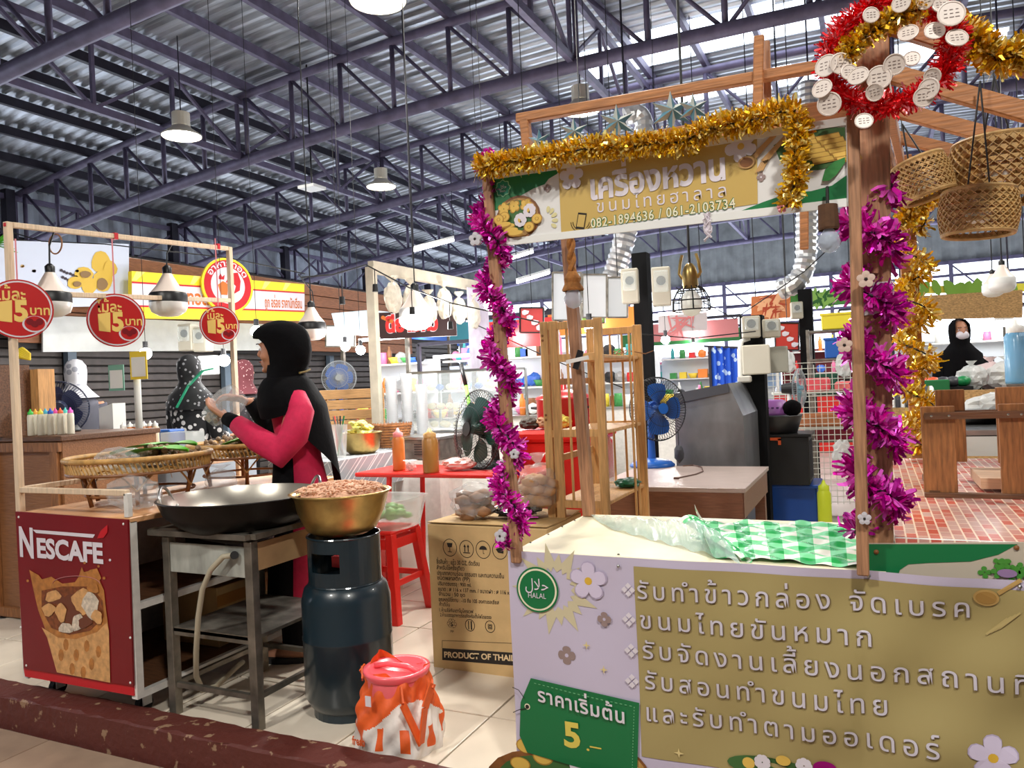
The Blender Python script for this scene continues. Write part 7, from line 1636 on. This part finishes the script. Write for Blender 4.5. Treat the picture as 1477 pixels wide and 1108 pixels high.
far_stall(625, 8.4, .7, 'lit stall under the red signboard', back=mat('corr_blue', (180, 190, 206), .5), seed=3, head_z=1.5, bh=.9)
far_stall(735, 8.2, .9, 'lit stall with glass display right of the purple tinsel', back=wp, seed=4, head_c=mat('goods_red', (206, 40, 40)), head_z=1.75)
far_stall(720, 11.5, 2.0, 'long pale stall in the second row behind the black fan', back=bp_, seed=5, head_c=mat('teal_head', (70, 150, 170), .5), head_z=2.05)
far_stall(850, 9.6, 1.3, 'lit stall seen through the pine rack', back=wp, seed=6, head_c=mat('goods_orange', (230, 130, 50)), head_z=1.95)
far_stall(860, 13.0, 1.6, 'far white stall behind the rack', back=bp_, seed=7, head_c=mat('head_pink', (226, 150, 180), .5), head_z=2.2)
far_stall(985, 8.6, 1.0, 'stall of bags and orange snacks right of the blue fan', back=None, seed=8, n=14, head_z=1.9, posts=False)
far_stall(1000, 12.5, 1.5, 'bright far stall under the cage lamp', back=wp, seed=9, head_c=mat('stripe_red', (200, 120, 120), .5), head_z=1.95)
far_stall(1200, 11.5, 1.6, 'far stall behind the wire cage', back=mat('dark_red_panel', (110, 24, 34), .6), seed=10, head_z=2.0, body=red_plastic)
far_stall(1440, 10.0, 2.4, 'bright far stall behind the masked vendor', back=wp, seed=12, head_z=1.75, n=16)
far_stall(420, 12.5, 2.4, 'far left stall behind the hijab', back=mat('warm_grey_panel', (120, 110, 108), .6), seed=13, head_z=1.9)  # back panel in a darker warm grey
far_stall(1330, 13.5, 2.6, 'far pale stall right of the gold post', back=bp_, seed=14, head_z=2.1)
far_stall(600, 16.5, 3.2, 'distant stall row at the hall end left', back=wp, seed=15, head_c=mat('goods_blue', (50, 100, 190)), head_z=2.2)
far_stall(1000, 17.5, 3.6, 'distant stall row at the hall end right', back=bp_, seed=16, head_c=mat('goods_green', (60, 140, 70)), head_z=2.1)
# ---- framed picture boards, white boards hanging from cords
for k, (x0_, x1_, y0_, y1_, F, c_, lab) in enumerate(((750, 784, 444, 480, 7.4, (196, 60, 60), 'framed red food picture right of the purple post'), (876, 905, 400, 458, 7.0, (200, 204, 208), 'right white hanging board behind the slim post'), (797, 838, 393, 462, 7.2, (196, 200, 206), 'left white hanging board behind the slim post'),
                                              (840, 875, 396, 458, 7.1, (206, 208, 212), 'middle white hanging board behind the glass bulb'), (826, 872, 448, 466, 8.0, (150, 200, 90), 'small green fruit picture strip above the rack'), (1118, 1152, 466, 505, 8.2, (206, 60, 50), 'red sausage picture board beside the meters'), (470, 512, 470, 500, 8.8, (230, 236, 240), 'small white notice beside the blue wall fan'))):
    P0, P1, P2, P3 = PF(x0_, y0_, F), PF(x1_, y0_, F), PF(x1_, y1_, F), PF(x0_, y1_, F); t = thing('hanging_board', lab, 'board', tuple(P0)); b = B(); b.prism([p - P0 for p in (P0, P1, P2, P3)], tuple(fw * .02)); b.done('panel', mat('hb_%d_%d' % (c_[0], c_[2]), c_, .5), t)
    for a, c2 in ((P0, P1), (P3, P2), (P0, P3), (P1, P2)): b = B(); b.bar(a - P0 - fw * .004, c2 - P0 - fw * .004, .014); b.done('edge', black_plastic if k in (0, 5) else worn_steel, t)
    if k in (0, 4, 5):
        b = B(); b.m(letter)
        for i in range(4): c3 = P0.lerp(P2, .2 + .2 * i) - P0 - fw * .01; b.blob(c3, .035, (1.4, .1, .8), .1, 1)
        b.done('food_print', mat('food_cream', (232, 196, 150), .5), t, kind='stuff')
    b = B(); b.cyl((P1 - P0) * .5, (P1 - P0) * .5 + Vector((0, 0, roofz(P0.x) + .1 - P0.z)), .004, n=4); b.done('cord', cable_m, t)
# ---- right middle distance
# floral curtain
cur = floral('blue_floral', (36, 90, 210), (190, 214, 246), 15, .34); A_, B_ = PF(1023, 499, 7.4), PF(1062, 503, 7.3)
b = B(); b.grid(lambda u, v: A_.lerp(B_, u) + Vector((0, 0, -.6 * v)) + fw * .02 * math.sin(24 * u), 30, 4); b.done('floral_curtain', cur, loc=tuple(A_), smooth=True, label='bright blue flowered curtain beside the middle column', cat='curtain')
b = B(); b.bar(A_ + Vector((-.05, 0, 0)), B_ + Vector((.1, 0, 0)), .02); b.bar(A_, Vector((A_.x, A_.y, 0)), .025); b.done('curtain_rail', dark_steel, loc=tuple(A_), label='thin dark rail and leg holding the blue flowered curtain', cat='rail')
# picture banners high up
def pic(x0_, x1_, y0_, y1_, F, base, lab, blobs, name='photo_banner'):
    P0, P1, P2, P3 = PF(x0_, y0_, F), PF(x1_, y0_ - 6, F), PF(x1_, y1_ - 4, F), PF(x0_, y1_, F); t = thing(name, lab, 'banner', tuple(P0)); b = B(); b.prism([p - P0 for p in (P0, P1, P2, P3)], tuple(fw * .02)); b.done('sheet', mat('pic_%d_%d' % (base[0], base[1]), base, .5), t)
    for bi, (c_, n_, sx, sz) in enumerate(blobs):
        b = B()
        for i in range(n_):
            c3 = P0.lerp(P1, R.uniform(.04, .94)).lerp(P3.lerp(P2, .5), R.uniform(.1, .9)) - P0 - fw * (.006 + bi * .003); a = R.uniform(0, pi)
            b.poly([c3 + rt * (sx * math.cos(t2) * math.cos(a) - sz * math.sin(t2) * math.sin(a)) + up * (sx * math.cos(t2) * math.sin(a) + sz * math.sin(t2) * math.cos(a)) - fw * .0004 * i for t2 in [2 * pi * k / 8 for k in range(8)]])
        b.done('food_print', mat('blob_%d_%d' % (c_[0], c_[1]), c_, .5), t, kind='stuff', fixn=False)
    b = B()
    for s_ in (.1, .9): p = (P1 - P0) * s_; b.cyl(p, p + Vector((0, 0, roofz(P0.x) + .1 - P0.z)), .006, n=4)
    b.done('hanging_cord', cable_m, t, kind='stuff')
pic(1084, 1140, 428, 462, 9.5, (206, 120, 70), 'orange shrimp photo banner under the silver duct', [((236, 176, 130), 26, .1, .03), ((180, 70, 40), 20, .09, .012)])
pic(1140, 1236, 424, 442, 9.8, (70, 140, 60), 'green vegetable photo banner right of the shrimp banner', [((140, 190, 90), 30, .1, .03), ((40, 100, 40), 24, .08, .02)])
pic(1290, 1500, 414, 424, 8.8, (206, 196, 60), 'long yellow green banner above the chipboard sign', [((110, 150, 50), 20, .1, .05)])
pic(950, 1020, 455, 480, 10.5, (200, 190, 190), 'pale pink striped banner under the cage lamp', [((206, 120, 120), 12, .16, .015)])
# shelf with crates
t = thing('crate_rack', 'steel rack of crates right of the far black column', 'rack', tuple(PF(1212, 560, 7.6).xy) + (0,)); b = B()
for x in (-.27, .27):
    for y in (-.15, .15): b = B(); b.box((x, y, .8), (.03, .03, 1.6)); b.done('post', worn_steel, t)
for z in (.5, .95, 1.3, 1.58): b = B(); b.box((0, 0, z), (.56, .32, .02)); b.done('shelf', worn_steel, t)
for (dx, z, s_, m_, lab) in ((.05, 1.59, (.38, .26, .16), mat('crate_yellow', (230, 214, 50), .4), 'yellow crate on top of the crate rack'), (.06, 1.31, (.36, .26, .2), blue_plastic, 'blue crate below the yellow crate'), (-.12, .96, (.2, .24, .2), mat('crate_green', (10, 80, 60), .4), 'dark green crate on the crate rack'), (.14, .96, (.2, .24, .16), black_plastic, 'black bag on the crate rack middle shelf'), (0, .51, (.48, .28, .24), mat('crate_wine', (110, 20, 36), .4), 'wine red crate low on the crate rack')):
    q = Vector(t.location) + Vector((dx, -.02, z)); b = B(); b.box((0, 0, s_[2] / 2), s_, bev=.01); b.box((0, 0, s_[2] - .01), (s_[0] + .02, s_[1] + .02, .02)); o = b.done('crate', m_); o.location = q; tag(o, lab, 'crate')
# wire grid cage
wg = thing('wire_grid_cage', 'white wire grid partition between the columns and the thick post', 'wire grid', tuple(PF(1170, 640, 6.9).xy) + (0,), YAW * .4)
b = B()
for k in range(23): b.cyl((-.55 + .05 * k, 0, 0), (-.55 + .05 * k, 0, 1.25), .003, n=4, caps=False)
for k in range(26): b.cyl((-.55, 0, .02 + .05 * k), (.55, 0, .02 + .05 * k), .003, n=4, caps=False)
b.done('wire_mesh', mat('wire_white', (206, 206, 196), .4), wg, kind='stuff')
for s_ in (-.55, .55): b = B(); b.cyl((s_, 0, 0), (s_, 0, 1.27), .007, n=6); b.done('edge_rod', mat('wire_white', (0, 0, 0)), wg)
for z in (.68, 1.0):
    b = B(); b.box((.1, .18, z), (.8, .3, .015)); b.done('wire_shelf', mat('wire_white', (0, 0, 0)), wg)
wl0 = Vector(wg.location)
for k, (dx, z, s_, c_, lab) in enumerate(((-.1, 1.008, (.3, .2, .12), (236, 90, 100), 'coral pink basket on the grid upper shelf'), (.2, 1.008, (.22, .2, .08), (240, 120, 120), 'second coral basket on the grid upper shelf'), (0, .688, (.5, .22, .12), (176, 110, 70), 'brown folded stack on the grid lower shelf'), (.3, .688, (.2, .22, .16), (190, 170, 150), 'beige bundle on the grid lower shelf'))):
    q = wl0 + Vector((dx + .12, .2, z)); b = B(); b.box((0, 0, s_[2] / 2), s_, bev=.015); o = b.done('basket', mat('bk_%d' % c_[1], c_, .5)); o.location = q; tag(o, lab, 'basket')
for px, py, F, sz, lab in ((1218, 527, 6.5, .1, 'white gloves clipped on top of the wire grid'), (1136, 522, 6.95, .1, 'white plastic bag behind the small pale fan'), (1215, 655, 6.6, .12, 'clear bag hung low on the wire grid')):
    q = PF(px, py, F); bag(q - Vector((0, 0, sz)), (sz * 1.3, sz * .6, sz * 2), lab, haze, knot=False, jit=.2)
# black crate on blue box, tub and baskets
t = thing('blue_storage_box', 'blue storage box on the floor under the black crate', 'box', (-.64, 6.42, 0)); b = B(); b.box((0, .1, .15), (.42, .38, .3), bev=.01); b.done('box_body', mat('deep_blue', (20, 70, 150), .35), t); b = B(); b.box((0, .1, .305), (.46, .42, .03), bev=.006); b.done('lid', mat('deep_blue', (0, 0, 0)), t)
t = thing('black_crate', 'tall black slotted crate with an orange clip on the blue box', 'crate', (-.72, 6.45, .322)); b = B(); b.box((0, 0, .19), (.5, .36, .38), bev=.01); b.done('crate_body', cable_m, t); b = B(); b.box((0, 0, .385), (.54, .4, .02)); b.done('lid', black_plastic, t)
b = B(); b.box((-.05, -.2, .36), (.2, .02, .02)); b.box((-.14, -.2, .34), (.02, .02, .05)); b.box((.04, -.2, .34), (.02, .02, .05)); b.done('orange_clip', mat('orange_clip', (240, 100, 50), .4), t)
for k in range(7): b = B(); b.box((.252, -.13 + .042 * k, .19), (.004, .016, .3)); b.done('slot', check, t)
q = Vector((-.72, 6.42, .719)); b = B(); b.lathe([(0, 0), (.16, 0), (.2, .13), (.205, .14), (.19, .13), (0, .02)], n=28); o = b.done('black_tub', mat('tub_black', (38, 36, 38), .4), smooth=True); o.location = q; tag(o, 'round black tub on top of the black crate', 'tub')
t = thing('purple_basket', 'purple slotted basket upside down on the black tub', 'basket', tuple(q + Vector((-.06, 0, .142)))); b = B(); b.loft([((0, 0, 0), .17, .12, 0), ((0, 0, .02), .17, .12, 0), ((0, 0, .11), .14, .1, 0), ((0, 0, .12), .12, .08, 0)], 24); b.done('basket_body', mat('purple', (176, 110, 190), .4), t, smooth=True)
for k in range(6): b = B(); b.box((-.09 + .036 * k, -.113, .06), (.02, .01, .012)); b.done('slot', mat('purple_dark', (90, 50, 110), .5), t)
b = B(); b.blob((0, 0, .06), .075, (1, 1, .9), .05, 2); o = b.done('cloth_bundle', black_cloth, smooth=True); o.location = q + Vector((.13, -.04, .135)); tag(o, 'black cloth bundle beside the purple basket', 'cloth')
bottle(Vector((-.38, 6.3, .0)), .36, .05, mat('yellow_jug', (206, 220, 50), .4), mat('yellow_jug', (0, 0, 0)), 'tall yellow green bottle on the floor beside the blue box', None, 'bottle', 'cleaning_bottle')
# chipboard counter and sign, trays and bags at right
OS = thing('chipboard_counter', 'chipboard fronted counter behind the mosaic table', 'counter', (1.1, 6.68, 0)); b = B(); b.box((0, 0, .5), (2.0, .05, 1.0)); b.done('front_board', osb, OS); b = B(); b.box((0, .3, .96), (2.0, .6, .04)); b.done('worktop', mat('dark_top', (60, 50, 44), .5), OS)
for x in (-.95, .95): b = B(); b.box((x, .55, .48), (.05, .05, .94)); b.done('leg', dark_wood, OS)
P0 = PF(1280, 430, 8.2); P2 = PF(1475, 458, 8.0); t = thing('chipboard_sign', 'long blank chipboard header above the masked vendor', 'board', tuple(P0)); b = B(); b.prism([(0, 0, 0), PF(1475, 418, 8) - P0, P2 - P0, PF(1280, 462, 8.2) - P0], tuple(fw * .03)); b.done('board', osb, t)
for k in (.1, .9): b = B(); p = (PF(1475, 418, 8) - P0) * k; b.cyl(p, p + Vector((0, 0, roofz(P0.x) + .1 - P0.z)), .01, n=5); b.done('hanger', dark_steel, t)
st2 = thing('steel_side_table', 'long white and steel work table beyond the mosaic table', 'table', (1.0, 4.72, 0)); b = B(); b.box((0, 0, .86), (1.55, .8, .03)); b.done('tabletop', steel, st2); b = B(); b.box((0, -.39, .8), (1.55, .02, .1)); b.done('front_rail', plastic_white, st2)
b = B(); b.box((0, .1, .4), (1.5, .5, .02)); b.done('lower_shelf', steel, st2)
for x in (-.72, .72):
    for y in (-.35, .35): b = B(); b.box((x, y, .42), (.04, .04, .84)); b.done('leg', worn_steel, st2)
def bx(px, F, z, s_, m_, lab, name, cat): q = onz(px, F, z); b = B(); b.box((0, 0, s_[2] / 2), s_, bev=.006); o = b.done(name, m_); o.location = q; return tag(o, lab, cat)
bx(1290, 4.1, .876, (.3, .4, .05), steel, 'steel tray left of the gold wound post', 'steel_tray', 'tray')
q = onz(1412, 4.2, .876); t = thing('black_pan', 'wide black pan with a steel lid behind the wooden slats', 'pan', tuple(q)); b = B(); b.lathe([(0, 0), (.17, 0), (.19, .06), (.195, .065)], n=28); b.done('pan_body', wok_out, t, smooth=True); b = B(); b.lathe([(.19, .066), (.1, .08), (.02, .085), (0, .1)], n=28); b.done('lid', steel, t, smooth=True)
b = B(); b.m(check)
q = onz(1300, 4.3, .876); t = thing('striped_bag', 'black and white striped bundle behind the rear orange post', 'bag', tuple(q)); b = B()
for k in range(14): b.tube([(-.16 + .024 * k, .1 * math.cos(a), .1 + .1 * math.sin(a)) for a in [pi * j / 8 for j in range(9)]], .012, 6); b.mats = b.mats or [check, plastic_white]; b.mi = (k + 1) % 2
b.done('striped_body', None, t, kind='stuff')
for k, (px, py, F, s_, lab, m_) in enumerate(((1404, 610, 6.2, (.22, .16, .2), 'knotted white plastic bag left on the chipboard counter', haze), (1432, 590, 6.2, (.26, .18, .22), 'pinkish plastic bag behind the knotted white bag', mat('pinkish_film', (230, 206, 206), .35, bump=.4, alpha=.85)), (1455, 610, 6.1, (.3, .2, .22), 'large white printed plastic bag at the right edge', haze), (1478, 620, 5.95, (.2, .2, .17), 'yellow tinted plastic bag at the right edge', mat('yellow_film', (226, 220, 120), .35, alpha=.85)))):
    q = onz(px, F, .981); bag(q, s_, lab, m_)
bag(onz(1440, 4.15, .876), (.32, .22, .16), 'flattened white plastic bag on the steel work table', haze, knot=False)
t = thing('vegetable_tray', 'black tray of tomatoes and dark fruit before the masked vendor', 'tray', tuple(onz(1362, 6.2, .981))); b = B(); b.box((0, 0, .02), (.4, .24, .04)); b.done('tray_body', black_plastic, t)
for k, c_ in enumerate(((230, 90, 50), (230, 90, 50), (60, 60, 64), (70, 70, 74), (20, 130, 70))): b = B(); b.blob((-.14 + .07 * k, 0, .08), .055, (1.1, 1, .8), .03, 2); b.done('fruit', mat('fruit_%d_%d' % (c_[0], c_[1]), c_, .4), t, smooth=True)
bx(1335, 6.15, .981, (.34, .24, .1), mat('green_tray', (30, 110, 60), .4), 'green tray holding a white tub left of the masked vendor', 'green_tray', 'tray')
ledbulb(1446, 410, 4.6, 17, 'white hanging LED bulb at the right, the nearer of two', (1448, 370), False, roof=True); ledbulb(1432, 418, 5.2, 14, 'white hanging LED bulb half hidden behind the nearer one', (1432, 385), False, roof=True)
ledbulb(1448, 462, 8.6, 12, 'lit bulb glowing right of the masked vendor', (1448, 440), False, True, True)
t = bottle(Vector(PF(1468, 545, 3.6)) - Vector((0, 0, .0)), .3, .05, mat('blue_gel', (120, 180, 220), .2, alpha=.8), plastic_white, 'blue sanitizer bottle standing at the right edge', None, 'bottle', 'sanitizer_bottle'); t.location.z = PF(1468, 553, 3.6).z
q = t.location; b = B(); b.box((q.x + .06, q.y - .03, q.z - .012), (.24, .14, .02)); b.box((q.x + .06, q.y - .03, (q.z - .02) / 2), (.2, .04, q.z - .02)); b.done('side_stand', worn_steel, loc=(q.x, q.y, 0), label='narrow steel stand under the sanitizer bottle', cat='stand')
# lit clusters of bulbs over the stalls
for k, (px, py, F, lab) in enumerate(((520, 505, 7.8, 'glowing bulb beside the blue wall fan'), (498, 500, 8.0, 'second glowing bulb beside the blue wall fan'), (700, 500, 7.6, 'glowing bulb left of the purple tinsel middle'), (706, 440, 6.6, 'small glowing bulb behind the upper purple tinsel'), (370, 478, 6.3, 'glowing bulb over the black hijab front'), (323, 520, 6.4, 'glowing bulb under the far price disc'), (210, 510, 6.4, 'glowing bulb behind the yellow payment board'), (960, 490, 8.4, 'glowing bulb under the pink striped banner'), (1000, 500, 8.8, 'glowing bulb behind the blue flowered curtain'), (850, 474, 5.2, 'warm glowing bulb behind the rack crest'))):
    q = PF(px, py, F); t = thing('glowing_bulb', lab, 'lamp', tuple(q), 0, 'glowing bulbs over the stalls'); b = B(); b.blob((0, 0, 0), .05 if k < 9 else .035, sub=2, jit=0); b.done('bulb', lit2, t, smooth=True); b = B(); b.cyl((0, 0, .04), (0, 0, .1), .02, n=8); b.done('socket', black_plastic, t); b = B(); b.cyl((0, 0, .1), (0, 0, roofz(q.x) + .1 - q.z), .003, n=4); b.done('cord', cable_m, t)
    lamp('bulb_light', 'POINT', q + Vector((0, -.08, -.03)), 9, (1, .98, .95), .05)
# pipework and drooping cables
for pts, lab in (([(430, 395), (450, 420), (455, 450)], 'short black cable above the black hijab'), ([(0, 330), (60, 348), (150, 352), (330, 372), (440, 395)], 'long black cable running behind the display frame'), ([(975, 415), (1060, 460), (1160, 392), (1215, 340)], 'thin cable slanting up to the brown capped bulb'), ([(800, 462), (900, 480), (1000, 488), (1090, 478)], 'thin cable sagging behind the rack'), ([(690, 470), (800, 520), (900, 560)], 'thin cable behind the purple post')):
    w_ = [PF(x, y, 5.0) for x, y in pts]; b = B(); b.tube(w_, .004, 5); b.done('hanging_cable', cable_m, loc=tuple(w_[0]), label=lab, cat='cable')
